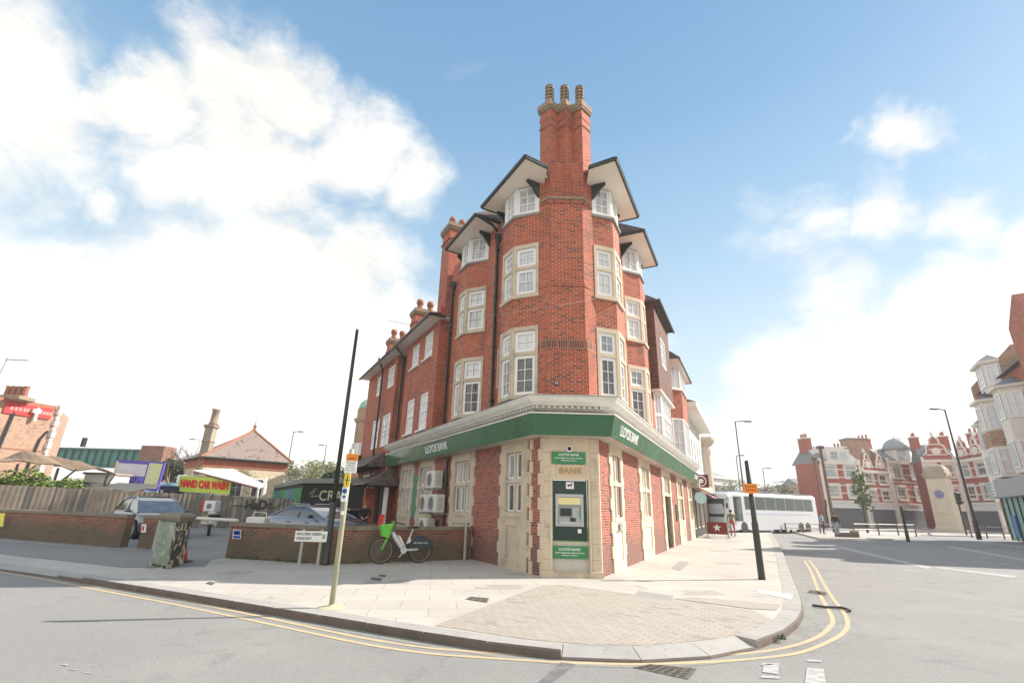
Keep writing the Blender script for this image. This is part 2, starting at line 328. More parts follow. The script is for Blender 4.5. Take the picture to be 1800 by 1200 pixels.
    def ball(s, c, r, n=8, m=0):
        rx, ry, rz_ = r if isinstance(r, (list, tuple)) else (r, r, r); c = Vector(c); rings = []
        for i in range(1, n):
            p = PI*i/n; rings.append([c+Vector((rx*math.sin(p)*math.cos(2*PI*k/(2*n)), ry*math.sin(p)*math.sin(2*PI*k/(2*n)), -rz_*math.cos(p))) for k in range(2*n)])
        return s.loft(rings, m)
    def build(s, name, mats, parent=None, smooth=False, local=False, label=None):
        """link as ONE mesh object; vertices are given in world coordinates unless local"""
        if not isinstance(mats, (list, tuple)): mats = [mats]
        me = bpy.data.meshes.new(name); off = Vector((0, 0, 0))
        if parent is not None and not local:
            p = parent
            while p: off += p.location; p = p.parent
        me.from_pydata([v-off for v in s.v], [], s.f)
        bm = bmesh.new(); bm.from_mesh(me)
        bmesh.ops.recalc_face_normals(bm, faces=bm.faces) if False else None
        uvl = bm.loops.layers.uv.new('UVMap')
        for i, f in enumerate(bm.faces):
            n = f.normal
            f.material_index = s.mi[i] if i < len(s.mi) else 0
            f.smooth = smooth
            if abs(n.z) > .9: u, v = Vector((1, 0, 0)), Vector((0, 1, 0))
            else:
                u = Vector((-n.y, n.x, 0)).normalized(); v = n.cross(u); 
                if v.z < 0: v = -v
            for l in f.loops:
                co = l.vert.co + off
                l[uvl].uv = (co.dot(u), co.dot(v))
        bm.to_mesh(me); bm.free()
        for m_ in mats: me.materials.append(m_)
        o = bpy.data.objects.new(name, me); COL.objects.link(o)
        if parent is not None: o.parent = parent
        if label: o['label'] = label
        return o
def thing(name, label, cat, loc=(0, 0, 0), group=None, rz=0.):
    o = bpy.data.objects.new(name, None); COL.objects.link(o); o.location = loc; o.rotation_euler = (0, 0, rz)
    o['label'] = label; o['category'] = cat
    if group: o['group'] = group
    return o
def tag(o, label, cat, group=None):
    o['label'] = label; o['category'] = cat
    if group: o['group'] = group
    return o
def struct(o): o['kind'] = 'structure'; return o
def dup(root, loc, rz=None, label=None):
    r = root.copy(); COL.objects.link(r); r.location = loc
    if rz is not None: r.rotation_euler = (0, 0, rz)
    if label: r['label'] = label
    for ch in list(root.children):
        c = ch.copy(); COL.objects.link(c); c.parent = r
        for g in ch.children:
            d = g.copy(); COL.objects.link(d); d.parent = c
    return r
def text(name, s_, size, p, u, n, mt, parent=None, depth=.01, align='CENTER', sx=1., bold=0., up=None):
    """lettering lying on a surface at p: u = reading direction, n = outward normal"""
    cu = bpy.data.curves.new('lettering', 'FONT'); cu.body = s_; cu.size = size; cu.extrude = depth/2; cu.align_x = align; cu.align_y = 'CENTER'; cu.offset = bold
    cu.space_line = .95
    to = bpy.data.objects.new('lettering', cu); COL.objects.link(to)
    me = bpy.data.meshes.new_from_object(to.evaluated_get(bpy.context.evaluated_depsgraph_get()))
    bpy.data.objects.remove(to)
    u = Vector(u).normalized(); n = Vector(n).normalized(); v = n.cross(u).normalized() if up is None else Vector(up).normalized()
    off = Vector((0, 0, 0)); q = parent
    while q: off += q.location; q = q.parent
    p = Vector(p)+n*(depth/2+.002)-off
    for vv in me.vertices:
        c = vv.co.copy(); vv.co = p+u*c.x*sx+v*c.y+n*c.z
    me.materials.clear(); me.materials.append(mt)
    o = bpy.data.objects.new(name, me); COL.objects.link(o); o.parent = parent
    return o

def holes(mb, p0, u, n, ln, z0, z1, ops, rev=.14, m=0, mr=None):
    """wall sheet starting at p0 (xy), running along u for ln, with openings (s0,s1,za,zb) and their reveals"""
    mr = m if mr is None else mr
    ss = sorted({0, ln, *[o[0] for o in ops], *[o[1] for o in ops]}); zs = sorted({z0, z1, *[o[2] for o in ops], *[o[3] for o in ops]})
    P = lambda s_, z, d=0: Vector((p0[0]+u[0]*s_+n[0]*d, p0[1]+u[1]*s_+n[1]*d, z))
    flip = (Vector((u[0], u[1], 0)).cross(Vector((0, 0, 1)))).dot(Vector((n[0], n[1], 0))) < 0
    def F(pts, mm): mb.face(pts[::-1] if flip else pts, mm)
    for a_, b_ in zip(ss, ss[1:]):
        for c, d in zip(zs, zs[1:]):
            sm, zm = (a_+b_)/2, (c+d)/2
            if any(o[0] < sm < o[1] and o[2] < zm < o[3] for o in ops): continue
            F([P(a_, c), P(b_, c), P(b_, d), P(a_, d)], m)
    for s0, s1, za, zb in ops:
        F([P(s0, za), P(s1, za), P(s1, za, -rev), P(s0, za, -rev)], mr); F([P(s0, zb), P(s0, zb, -rev), P(s1, zb, -rev), P(s1, zb)], mr)
        F([P(s0, za), P(s0, za, -rev), P(s0, zb, -rev), P(s0, zb)], mr); F([P(s1, za), P(s1, zb), P(s1, zb, -rev), P(s1, za, -rev)], mr)

WR_ = random.Random(11)
def window(par, p0, u, n, s0, s1, z0, z1, cols=2, rows=3, inset=.09, fr=.055, glass=None, fm=None, bar=.02, sash=None, label=None, name='window'):
    """one window (frame with glazing bars) and its pane as sub-part. inset = depth of the frame front behind the wall face"""
    glass = glass or NET; fm = fm or UPVC
    if glass is NET: glass = WR_.choice((NET, NET, NET2, NET3))
    elif glass is MID: glass = WR_.choice((MID, MID, NET3, GDARK))
    u3 = Vector((u[0], u[1], 0)); n3 = Vector((n[0], n[1], 0)); o = Vector((p0[0], p0[1], 0))
    mb = MB()
    def B(a_, b_, c, d, dep, th):
        mb.obox(o+u3*a_+n3*(-inset-th-dep)+Vector((0, 0, c)), u3*(b_-a_), n3*th, Vector((0, 0, d-c)))
    B(s0, s1, z0, z0+fr, 0, .05); B(s0, s1, z1-fr, z1, 0, .05); B(s0, s0+fr, z0+fr, z1-fr, 0, .05); B(s1-fr, s1, z0+fr, z1-fr, 0, .05)
    i0, i1, k0, k1 = s0+fr, s1-fr, z0+fr, z1-fr
    if sash: B(i0, i1, k0+(k1-k0)*sash-.03, k0+(k1-k0)*sash+.03, .0, .048)
    for c in range(1, cols):
        x = i0+(i1-i0)*c/cols; B(x-bar/2, x+bar/2, k0, k1, .008, .03)
    for r in range(1, rows):
        z = k0+(k1-k0)*r/rows; B(i0, i1, z-bar/2, z+bar/2, .011, .026)
    w_ = mb.build(name, fm, par, label=label)
    g = MB(); q = lambda s_, z: o+u3*s_+n3*(-inset-.045)+Vector((0, 0, z))
    pts = [q(i0-.01, k0-.01), q(i1+.01, k0-.01), q(i1+.01, k1+.01), q(i0-.01, k1+.01)]
    if u3.cross(Vector((0, 0, 1))).dot(n3) < 0: pts = pts[::-1]
    pts2 = [p-n3*.006 for p in pts]
    g.face(pts); g.face(pts2[::-1])
    for i in range(4):
        j = (i+1) % 4; g.face([pts[j], pts[i], pts2[i], pts2[j]])
    g.build('pane', glass, w_)
    return w_
# ================================================================ the ground
ZR = -.10
mb = MB(); mb.face([(-600, -300, ZR), (900, -300, ZR), (900, 1200, ZR), (-600, 1200, ZR)]); struct(mb.build('road', ASPH))
# kerb line: top outer edge of the pavement, from far left round the corner to far right
KL = [(-60, 30.5), (-30, 19.6), (-18, 14.95), (-11.65, 12.15), (-9.2, 11.1), (-5.74, 9.42), (-2.9, 8.0), (-1.15, 7.12), (-.43, 6.80), (.2, 6.52), (.96, 6.36), (1.73, 6.38), (2.62, 6.66), (3.34, 7.15), (3.96, 7.72), (4.60, 8.5), (5.28, 9.55), (6.05, 11.0), (8.51, 15.85), (11.2, 21.1), (14.2, 27.0), (34, 67)]
KL = [Vector((p[0], p[1], 0)) for p in KL]
def smooth_line(P, it=2):
    for _ in range(it):
        q = [P[0]]
        for a_, b_ in zip(P, P[1:]): q += [a_*.75+b_*.25, a_*.25+b_*.75]
        P = q+[P[-1]]
    return P
KS = smooth_line(KL, 2)
def offset(P, d):
    out_ = []
    for i, p in enumerate(P):
        t_ = (P[min(i+1, len(P)-1)]-P[max(i-1, 0)]).normalized(); out_.append(p+Vector((t_.y, -t_.x, 0))*d)
    return out_
KIN = offset(KS, -.30)
# pavement body
back = [Vector((40, 80, 0)), Vector((-20, 80, 0)), Vector((-60, 60, 0))]
mb = MB(); mb.prism([(p.x, p.y) for p in KIN+back], -.3, 0); struct(mb.build('pavement', SLABS))
# kerbstones cut along the line
def along(P, step):
    out_ = [P[0]]; rem = step
    for a_, b_ in zip(P, P[1:]):
        L_ = (b_-a_).length; x = rem
        while x <= L_: out_.append(a_.lerp(b_, x/L_)); x += step
        rem = x-L_
    return out_
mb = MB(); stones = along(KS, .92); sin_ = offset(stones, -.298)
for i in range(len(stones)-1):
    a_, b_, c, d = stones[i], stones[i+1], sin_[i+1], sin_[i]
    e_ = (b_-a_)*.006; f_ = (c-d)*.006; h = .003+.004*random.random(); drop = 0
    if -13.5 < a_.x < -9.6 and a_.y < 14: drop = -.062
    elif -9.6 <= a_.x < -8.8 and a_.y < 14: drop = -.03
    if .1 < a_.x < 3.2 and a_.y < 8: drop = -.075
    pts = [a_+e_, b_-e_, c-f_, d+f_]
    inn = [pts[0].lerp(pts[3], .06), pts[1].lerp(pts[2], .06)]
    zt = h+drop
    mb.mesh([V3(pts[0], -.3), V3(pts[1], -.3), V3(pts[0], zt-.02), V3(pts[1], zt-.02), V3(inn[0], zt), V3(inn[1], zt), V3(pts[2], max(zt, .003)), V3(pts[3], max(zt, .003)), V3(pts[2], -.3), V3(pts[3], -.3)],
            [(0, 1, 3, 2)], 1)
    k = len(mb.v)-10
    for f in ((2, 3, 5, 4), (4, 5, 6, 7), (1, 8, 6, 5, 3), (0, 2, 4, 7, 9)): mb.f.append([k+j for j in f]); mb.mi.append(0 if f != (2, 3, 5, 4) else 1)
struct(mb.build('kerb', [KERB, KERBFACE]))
# double yellow lines and other markings: strips hugging the kerb
def strip(mb, P, d0, d1, z, m=0, gap=None):
    A_, B_ = offset(P, d0), offset(P, d1)
    for i in range(len(P)-1):
        if gap and gap(i, P): continue
        mb.face([V3(A_[i], z), V3(B_[i], z), V3(B_[i+1], z), V3(A_[i+1], z)], m)
KF = smooth_line(KS, 1)
LI = [(-400, 944), (-120, 983), (50, 1006), (200, 1034), (300, 1050), (500, 1092), (700, 1135), (900, 1150), (1025, 1157), (1150, 1157), (1275, 1151), (1350, 1144), (1400, 1134), (1440, 1119), (1462, 1100), (1465, 1088), (1453, 1065), (1442, 1048), (1432, 1020), (1424, 1000), (1414, 985)]
LO = [(-400, 947), (-120, 988), (50, 1012), (200, 1042), (300, 1060), (500, 1102), (700, 1145), (900, 1159), (1025, 1166), (1150, 1167), (1275, 1162), (1350, 1155), (1400, 1149), (1440, 1136), (1487, 1112), (1492, 1090), (1477, 1067), (1461, 1048), (1446, 1022), (1435, 1000), (1423, 985)]
mb = MB()
for LL in (LI, LO):
    Q_ = [G(x, y, ZR) for x, y in LL]; Q_ = smooth_line(Q_, 3); strip(mb, Q_, -.036, .036, ZR+.004)
struct(mb.build('road_markings', YEL))
gut = surf('gutter_grit', (.30, .295, .26), [((.22, .21, .19), .45, .7, .8), ((.42, .42, .38), .55, .7, .5)], [1.5, 14.], bump=.7)
mb = MB(); strip(mb, KF, 0., .17, ZR+.003); struct(mb.build('gutter', gut))
# corner paved with small blocks
PV = [G(*p) for p in ((966, 1027), (830, 1098), (760, 1094))]
pv = [(-.95, 7.45), (.78, 11.35), (1.35, 11.4), (4.15, 9.1), (4.15, 8.35), (3.55, 7.75), (2.95, 7.25), (2.4, 6.98), (1.7, 6.72), (1.0, 6.70), (.3, 6.86)]
mb = MB(); mb.face([(x, y, .004) for x, y in pv]); struct(mb.build('block_paving', PAVERS))
# patches and ironwork in the pavement
tact = bricks('tactile_paving', (.50, .44, .36), (.46, .40, .33), (.33, .3, .26), bw=.4, bh=.06, ms=.012, offset=0, darkamt=.0, stainamt=.3, bump=.8)
mb = MB(); mb.face([(x, y, .007) for x, y in ((4.2, 9.25), (4.62, 9.2), (5.0, 9.75), (3.6, 10.3), (3.15, 10.05))]); struct(mb.build('tactile_paving', tact))
PATCH = surf('pavement_patch', (.36, .335, .31), [((.28, .27, .25), .45, .7, .7)], [3.]); PATCH2 = surf('pavement_patch_light', (.60, .58, .54), [((.48, .46, .43), .45, .7, .7)], [3.])
CAST = surf('cast_iron_cover', (.20, .17, .14), [((.11, .10, .09), .45, .6, .9)], [30.], bump=1.)
def gpatch(name, px, mt, z=.005):
    m_ = MB(); m_.face([V3(G(*p), z) for p in px]); return m_.build(name, mt)
struct(gpatch('pavement_repair', [(1114, 1048), (1122, 1038), (1185, 1047), (1180, 1056)], PATCH))
struct(gpatch('pavement_repair', [(1328, 1041), (1335, 1036), (1394, 1045), (1392, 1053)], PATCH2))
struct(gpatch('pavement_repair', [(1180, 998), (1195, 985), (1212, 988), (1196, 1003)], PATCH))
def cover(px, label, n=5, big=False):
    """inspection cover: frame, slotted plate"""
    p = [V3(G(*q), (ZR if big else 0)) for q in px] if not big else [G(q[0], q[1], ZR) for q in px]
    z = (ZR if big else 0)
    t_ = thing('drain_cover', label, 'drain cover', tuple(sum(p, Vector())/4)); 
    def fr(k, zz): c = sum(p, Vector())/4; return [V3(c+(q-c)*k, zz) for q in p]
    m_ = MB(); o_, i_ = fr(1, z+.006), fr(.9, z+.006)
    for k in range(4): j = (k+1) % 4; m_.face([o_[k], o_[j], i_[j], i_[k]])
    m_.build('frame', CAST, t_)
    m_ = MB(); b_ = fr(.9, z+.004); m_.face(b_); cols_ = n*2 if big else n
    for a_ in range(n):
        for c in range(cols_):
            if (a_+c) % 2 == 0 or not big:
                def q(u_, v_): return V3(b_[0].lerp(b_[1], u_).lerp(b_[3].lerp(b_[2], u_), v_), z+.010)
                u0, u1, v0, v1 = (c+.18)/cols_, (c+.82)/cols_, (a_+.15)/n, (a_+.85)/n
                m_.prism([(q(u0, v0).x, q(u0, v0).y), (q(u1, v0).x, q(u1, v0).y), (q(u1, v1).x, q(u1, v1).y), (q(u0, v1).x, q(u0, v1).y)], z+.004, z+.010)
    m_.build('grate', CAST, t_)
cover([(818, 1053), (826, 1048), (860, 1051), (856, 1059)], 'small rusty iron cover in the sunlit paving left of the corner', 3)
cover([(650, 1018), (655, 1014), (672, 1016), (668, 1021)], 'tiny iron cover in the shaded paving near the bicycle, nearer the kerb one', 2)
cover([(664, 1012), (668, 1009), (680, 1011), (677, 1014)], 'tiny iron cover in the shaded paving just below the bicycle pedals', 2)
cover([(361, 1025), (368, 1022), (378, 1024), (373, 1028)], 'tiny iron cover in the paving right of the old pouch box', 2)
cover([(1112, 1173), (1142, 1167), (1226, 1175), (1210, 1194)], 'large chequered iron grate in the road at the bottom edge', 6, True)
cover([(1418, 1041), (1424, 1036), (1455, 1041), (1452, 1047)], 'gully grate in the road across the yellow lines at the right', 4, True)
# road repair strip, white dashes, cable
def rstrip(name, px, mt, z=.005):
    m_ = MB(); m_.face([G(q[0], q[1], ZR+z) for q in px]); return struct(m_.build(name, mt))
rstrip('road_repair', [(944, 1200), (985, 1163), (1012, 1166), (968, 1200)], surf('tar_patch', (.15, .15, .15), [((.24, .23, .22), .45, .65, .9)], [7.]), .006)
for q in ([(1337, 1168), (1340, 1164), (1371, 1164), (1370, 1168)], [(1336, 1190), (1338, 1186), (1371, 1188), (1370, 1192)], [(1416, 1161), (1420, 1157), (1446, 1160), (1442, 1163)], [(1415, 1200), (1418, 1172), (1448, 1175), (1452, 1200)],
          [(108, 1167), (110, 1166), (121, 1167), (118, 1169)], [(121, 1176), (124, 1175), (136, 1175), (134, 1176)], [(148, 1182), (150, 1181), (161, 1181), (160, 1182)], [(1340, 1180), (1342, 1166), (1369, 1166), (1368, 1184)]):
    rstrip('road_marking_dash', q, WLINE, .007)
m_ = MB(); m_.tube([G(1428, 1063, ZR+.03), G(1450, 1066, ZR+.03), G(1478, 1067, ZR+.03), G(1490, 1070, ZR+.03), G(1494, 1073, ZR+.03)], .022, 6)
tag(m_.build('cable', BLACKP), 'dark length of cable lying across the yellow lines', 'cable')
# car park surface behind the boundary walls (one sheet)
mb = MB(); mb.face([(x, y, .004) for x, y in ((-60, 38), (-40, 27.2), (-19, 19.1), (-12.5, 16.5), (-11.5, 13.6), (-8.2, 12.3), (-7.9, 14.8), (-4.7, 13.98), (-1.05, 16.25), (-8.5, 30), (-20, 60), (-60, 60))][::-1]); struct(mb.build('car_park_ground', CPARK))
mb = MB(); mb.face([(x, y, .006) for x, y in ((-60, 37.5), (-40, 26.7), (-22, 19.9), (-12.6, 16.4), (-8.1, 14.6), (-7.3, 12.9), (-8.8, 12.3), (-11.2, 13.3), (-22, 17.8), (-60, 33))]); struct(mb.build('driveway', CPARK))

# ================================================================ the corner building
Bk = thing('corner_building', 'tall red brick wedge-shaped bank on the corner with triple chimney and green shop fascia', 'building', (1.55, 15.5, 0))
A0 = Vector((.866, 12.66)); B0 = Vector((2.286, 12.66)); LE, RE = 24.2, 34.0
def solve_t(P, y=12.66, d=0.):
    p0, p1 = P(0, d), P(1, d); return (y-p0.y)/(p1.y-p0.y)
tA, tB = solve_t(LP), solve_t(RP)
def offs(d, le=LE, re=RE):
    """outline of the frontage pushed out by d: left end, corner, corner, right end"""
    y = 12.66-d; a_ = solve_t(LP, y, d); b_ = solve_t(RP, y, d)
    return [LP(le, d), LP(a_, d), RP(b_, d), RP(re, d)]
def sweep(mb, prof, le=LE, re=RE, m=0, zoff=0.):
    """profile of (d, z) swept along the frontage with mitred corners"""
    rows = [[V3(p, z) for p in offs(d, le, re)] for d, z in prof]
    for r0, r1 in zip(rows, rows[1:]):
        for k in range(3): mb.face([r0[k], r1[k], r1[k+1], r0[k+1]], m)
    mb.face([r[0] for r in rows], m); mb.face([r[-1] for r in rows][::-1], m)
XX = Vector((1, 0)); NF = Vector((0, -1))
SO = 3.28
# --- ground floor walls
gfL = [(11.62, 12.72, 1.42, 3.0), (15.0, 16.55, 1.35, 3.0), (18.75, 20.25, 1.35, 3.0), (21.3, 22.85, 1.35, 3.0)]
mb = MB(); holes(mb, LP(tA), Ld, nL, LE-tA, 0, 4.2, [(a_-tA, b_-tA, c, d) for a_, b_, c, d in gfL], .30); mb.build('wall', BR_RED, Bk)
gfR = [(13.72, 14.72, 1.35, 3.02), (18.2, 19.35, 1.35, 3.02), (22.9, 24.5, .02, 3.02), (27.3, 29.1, 1.1, 3.02), (31.8, 33.6, 1.1, 3.02)]
mb = MB(); holes(mb, RP(tB), Rd, nR, RE-tB, 0, 4.2, [(a_-tB, b_-tB, c, d) for a_, b_, c, d in gfR], .30); mb.build('wall', BR_RED, Bk)
# stone window surrounds: pier with projecting blocks, sunk apron panel
def stone_surround(P, U, N, t0, t1, w0, w1, zs, zt, lights, door=False, ztr=2.18):
    mb = MB(); O = Vector((0, 0, 0)); u3 = V3(U, 0); n3 = V3(N, 0)
    def B(a_, b_, c, d, pr=.05, dp=.0): p = P(a_, -dp); mb.obox(V3(p, c), u3*(b_-a_), n3*(pr+dp), Vector((0, 0, d-c)))
    B(t0, w0, 0, SO, .05, .28); B(w1, t1, 0, SO, .05, .28); B(w0, w1, zt, SO, .05, .28)
    if not door:
        B(w0, w1, zs-.12, zs, .07, .28); B(w0, w1, .0, .25, .05, .1); B(w0, w0+.1, .25, zs-.12, .05, .1); B(w1-.1, w1, .25, zs-.12, .05, .1); B(w0+.1, w1-.1, zs-.35, zs-.12, .05, .1); B(w0+.1, w1-.1, .25, zs-.35, .015, .1)
    for k in range(1, lights):
        x = w0+(w1-w0)*k/lights; B(x-.05, x+.05, (zs if not door else ztr), zt, .0, .20)
    B(w0, w1, ztr, ztr+.11, .03, .26)
    # quoin blocks keyed into the brick
    z = .05; k = 0
    while z < SO-.3:
        h = .30
        if k % 2: B(t0-.10, t0, z, z+h-.012, .046); B(t1, t1+.10, z, z+h-.012, .046)
        z += h; k += 1
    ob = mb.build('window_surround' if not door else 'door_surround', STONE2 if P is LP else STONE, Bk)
    p0 = P(0, 0)
    for k in range(lights):
        a_ = w0+(w1-w0)*k/lights+(.06 if k else .02); b_ = w0+(w1-w0)*(k+1)/lights-(.06 if k < lights-1 else .02)
        for c, d in (((zs, ztr), (ztr+.11, zt)) if not door else ((ztr+.11, zt),)):
            window(Bk, p0, U, N, a_, b_, c+.01, d-.01, 1, 1, .035, .045, glass=MID if P is LP else GDARK, fm=UPVC)
    return ob
stone_surround(LP, Ld, nL, 11.42, 12.92, 11.72, 12.62, 1.42, 3.0, 2)
stone_surround(LP, Ld, nL, 14.85, 16.75, 15.12, 16.45, 1.35, 3.0, 3)
stone_surround(LP, Ld, nL, 18.6, 20.4, 18.8, 20.2, 1.35, 3.0, 3)
stone_surround(LP, Ld, nL, 21.15, 23.0, 21.35, 22.8, 1.35, 3.0, 3)
stone_surround(RP, Rd, nR, 13.52, 14.95, 13.75, 14.72, 1.35, 3.02, 2)
stone_surround(RP, Rd, nR, 17.5, 19.5, 17.9, 19.3, 1.35, 3.02, 3)
stone_surround(RP, Rd, nR, 22.3, 24.8, 22.75, 24.5, 0, 3.02, 3, door=True)
stone_surround(RP, Rd, nR, 27.0, 29.4, 27.3, 29.1, 1.1, 3.02, 3)
stone_surround(RP, Rd, nR, 31.6, 33.8, 31.9, 33.5, 1.1, 3.02, 3)
# bank door, standing open
m_ = MB(); m_.obox(V3(RP(22.8, -.22), .03), V3(Rd, 0)*1.66, V3(nR, 0)*.05, (0, 0, 2.1)); dr = m_.build('door', DARK, Bk)
m_ = MB(); m_.tube([V3(RP(23.0, -.13), .95), V3(RP(23.0, -.13), 1.45)], .018); m_.build('handle', STEEL, dr)
m_ = MB(); m_.obox(V3(RP(22.9, -.16), .9), V3(Rd, 0)*.35, V3(nR, 0)*.012, (0, 0, .5)); m_.build('notice', SIGNW, dr)
# vent grille and white panel on the first right-hand pier
m_ = MB(); m_.obox(V3(RP(14.1, .075), 1.02), V3(Rd, 0)*.28, V3(nR, 0)*.04, (0, 0, .17)); m_.build('letter_plate', GALV, Bk)
m_ = MB(); m_.obox(V3(RP(13.9, .02), .3), V3(Rd, 0)*.66, V3(nR, 0)*.012, (0, 0, .62)); m_.build('white_panel', WHITE, Bk)
m_ = MB(); m_.obox(V3(RP(26.1, .0), 1.1), V3(Rd, 0)*.5, V3(nR, 0)*.04, (0, 0, .75)); m_.build('notice_board', DGREEN, Bk)
# corner brick strips with keyed stone (toothing)
mb = MB(); z = 0; k = 0
while z < SO-.05:
    h = .30 if z+.3 < SO else SO-z; w_ = .20 if k % 2 else .10
    mb.obox(V3(LP(tA-.002, 0), z), V3(Ld, 0)*w_, V3(nL, 0)*.022, (0, 0, h-.01)); mb.build('quoin', STONE, Bk); mb = MB(); mb.obox(V3(RP(tB+.05, 0), z), V3(Rd, 0)*.06, V3(nR, 0)*.02, (0, 0, h-.01))
    mb.build('quoin', STONE, Bk); mb = MB(); w2 = .05 if k % 2 else .13
    mb.obox(V3(LP(11.42-.12-w2, 0), z), V3(Ld, 0)*(w2+.02), V3(nL, 0)*.03, (0, 0, h-.012))
    z += h; k += 1; mb.build('quoin', STONE, Bk); mb = MB()
# --- the splayed corner with the cash machine
m_ = MB(); holes(m_, A0, XX, NF, 1.42, 0, 4.2, [(.24, 1.15, .12, 2.24)], .22); m_.build('wall', STONE, Bk)
for x0, x1 in ((0.03, .20), (1.21, 1.39)):   # joints between the big blocks, as real courses
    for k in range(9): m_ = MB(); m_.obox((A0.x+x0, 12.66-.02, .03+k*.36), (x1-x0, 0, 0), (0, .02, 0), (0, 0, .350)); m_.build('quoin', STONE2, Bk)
m_ = MB(); m_.obox((A0.x+.19, 12.63, .12), (.05, 0, 0), (0, .03, 0), (0, 0, 2.12)); m_.obox((A0.x+1.15, 12.63, .12), (.05, 0, 0), (0, .03, 0), (0, 0, 2.12)); m_.obox((A0.x+.19, 12.628, 2.24), (1.01, 0, 0), (0, .032, 0), (0, 0, .06))
m_.obox((A0.x+.36, 12.61, 2.30), (.68, 0, 0), (0, .05, 0), (0, 0, .30)); m_.build('door_surround', STONE, Bk)
m_ = MB(); m_.obox((A0.x+.41, 12.600, 2.335), (.58, 0, 0), (0, .01, 0), (0, 0, .23)); blk = m_.build('lintel_panel', surf('lintel_stone', (.62, .46, .27), [((.50, .37, .22), .45, .7, .7)], [5.]), Bk)
text('carved_lettering', 'BANK', .20, (A0.x+.70, 12.600, 2.445), (1, 0, 0), (0, -1, 0), mat('cut_stone', (.36, .27, .17), .9), blk, .012, sx=1.15)
m_ = MB(); m_.obox((A0.x-.03, 12.54, 0), (.30, 0, 0), (0, .12, 0), (0, 0, .14)); m_.obox((A0.x+1.12, 12.54, 0), (.33, 0, 0), (0, .12, 0), (0, 0, .14)); m_.obox((A0.x+.27, 12.56, 0), (.85, 0, 0), (0, .3, 0), (0, 0, .10)); m_.build('plinth', STONE2, Bk)
m_ = MB(); m_.obox((A0.x+.24, 12.80, .10), (.91, 0, 0), (0, .06, 0), (0, 0, .72)); m_.build('apron_panel', surf('white_stone_panel', (.58, .56, .50), [((.45, .43, .38), .5, .7, .6)], [2.]), Bk)
# dark panel with the machine
m_ = MB(); m_.obox((A0.x+.27, 12.78, .80), (.84, 0, 0), (0, .06, 0), (0, 0, 1.42)); pan = m_.build('machine_panel', DGREEN, Bk)
m_ = MB()
for o_, u_, w_ in (((.255, .79), .015, 1.44), ((1.11, .79), .015, 1.44)): m_.obox((A0.x+o_[0], 12.77, o_[1]), (u_, 0, 0), (0, .07, 0), (0, 0, w_))
m_.obox((A0.x+.27, 12.77, .785), (.84, 0, 0), (0, .07, 0), (0, 0, .015)); m_.build('trim', mat('lime_trim', (.13, .30, .05), .4), pan)
AX, AY = A0.x+.33, 12.77
m_ = MB(); fz0, fz1, fw = 1.13, 1.89, .70
m_.obox((AX, AY-.035, fz0), (fw, 0, 0), (0, .05, 0), (0, 0, .06)); m_.obox((AX, AY-.035, fz1-.07), (fw, 0, 0), (0, .05, 0), (0, 0, .07)); m_.obox((AX, AY-.035, fz0+.06), (.065, 0, 0), (0, .05, 0), (0, 0, fz1-fz0-.13)); m_.obox((AX+fw-.065, AY-.035, fz0+.06), (.065, 0, 0), (0, .05, 0), (0, 0, fz1-fz0-.13))
atm = m_.build('cash_machine', STEEL, Bk)
m_ = MB(); m_.obox((AX+.065, AY-.02, fz1-.25), (fw-.13, 0, 0), (0, .03, 0), (0, 0, .17)); m_.build('header', mat('atm_header', (.75, .68, .28), .4, noise=(14, (.8, .72, .4), .9)), atm)
m_ = MB(); m_.obox((AX+.065, AY-.005, fz0+.06), (fw-.13, 0, 0), (0, .02, 0), (0, 0, fz1-fz0-.31)); m_.build('fascia_plate', mat('atm_grey', (.26, .28, .27), .4), atm)
m_ = MB(); m_.obox((AX+.12, AY-.012, fz0+.24), (.28, 0, 0), (0, .02, 0), (0, 0, .18)); m_.build('screen', mat('atm_screen', (.02, .022, .025), .1), atm)
m_ = MB(); m_.obox((AX+.43, AY-.014, fz0+.2), (.15, 0, 0), (0, .02, 0), (0, 0, .25)); m_.build('card_panel', mat('atm_card', (.22, .36, .28), .4, noise=(30, (.6, .66, .6), .8)), atm)
m_ = MB(); m_.mesh([(AX+.08, AY-.09, fz0+.10), (AX+.62, AY-.09, fz0+.10), (AX+.62, AY, fz0+.21), (AX+.08, AY, fz0+.21), (AX+.08, AY-.09, fz0+.06), (AX+.62, AY-.09, fz0+.06), (AX+.62, AY, fz0+.06), (AX+.08, AY, fz0+.06)], [(0, 1, 2, 3), (4, 5, 1, 0), (5, 6, 2, 1), (7, 4, 0, 3), (6, 7, 3, 2), (7, 6, 5, 4)])
m_.build('keypad_shelf', mat('atm_shelf', (.50, .52, .51), .35, metal=.4), atm)
m_ = MB()
for i in range(4):
    for j in range(4): m_.obox((AX+.36+i*.036, AY-.085+j*.018, fz0+.112+j*.022), (.028, 0, 0), (0, .014, .017), (0, -.006, .008))
m_.build('keypad', BLACKP, atm)
m_ = MB(); m_.obox((A0.x+.60, 12.765, 2.02), (.20, 0, 0), (0, .02, 0), (0, 0, .17)); lg = m_.build('logo_plate', SIGNW, Bk)
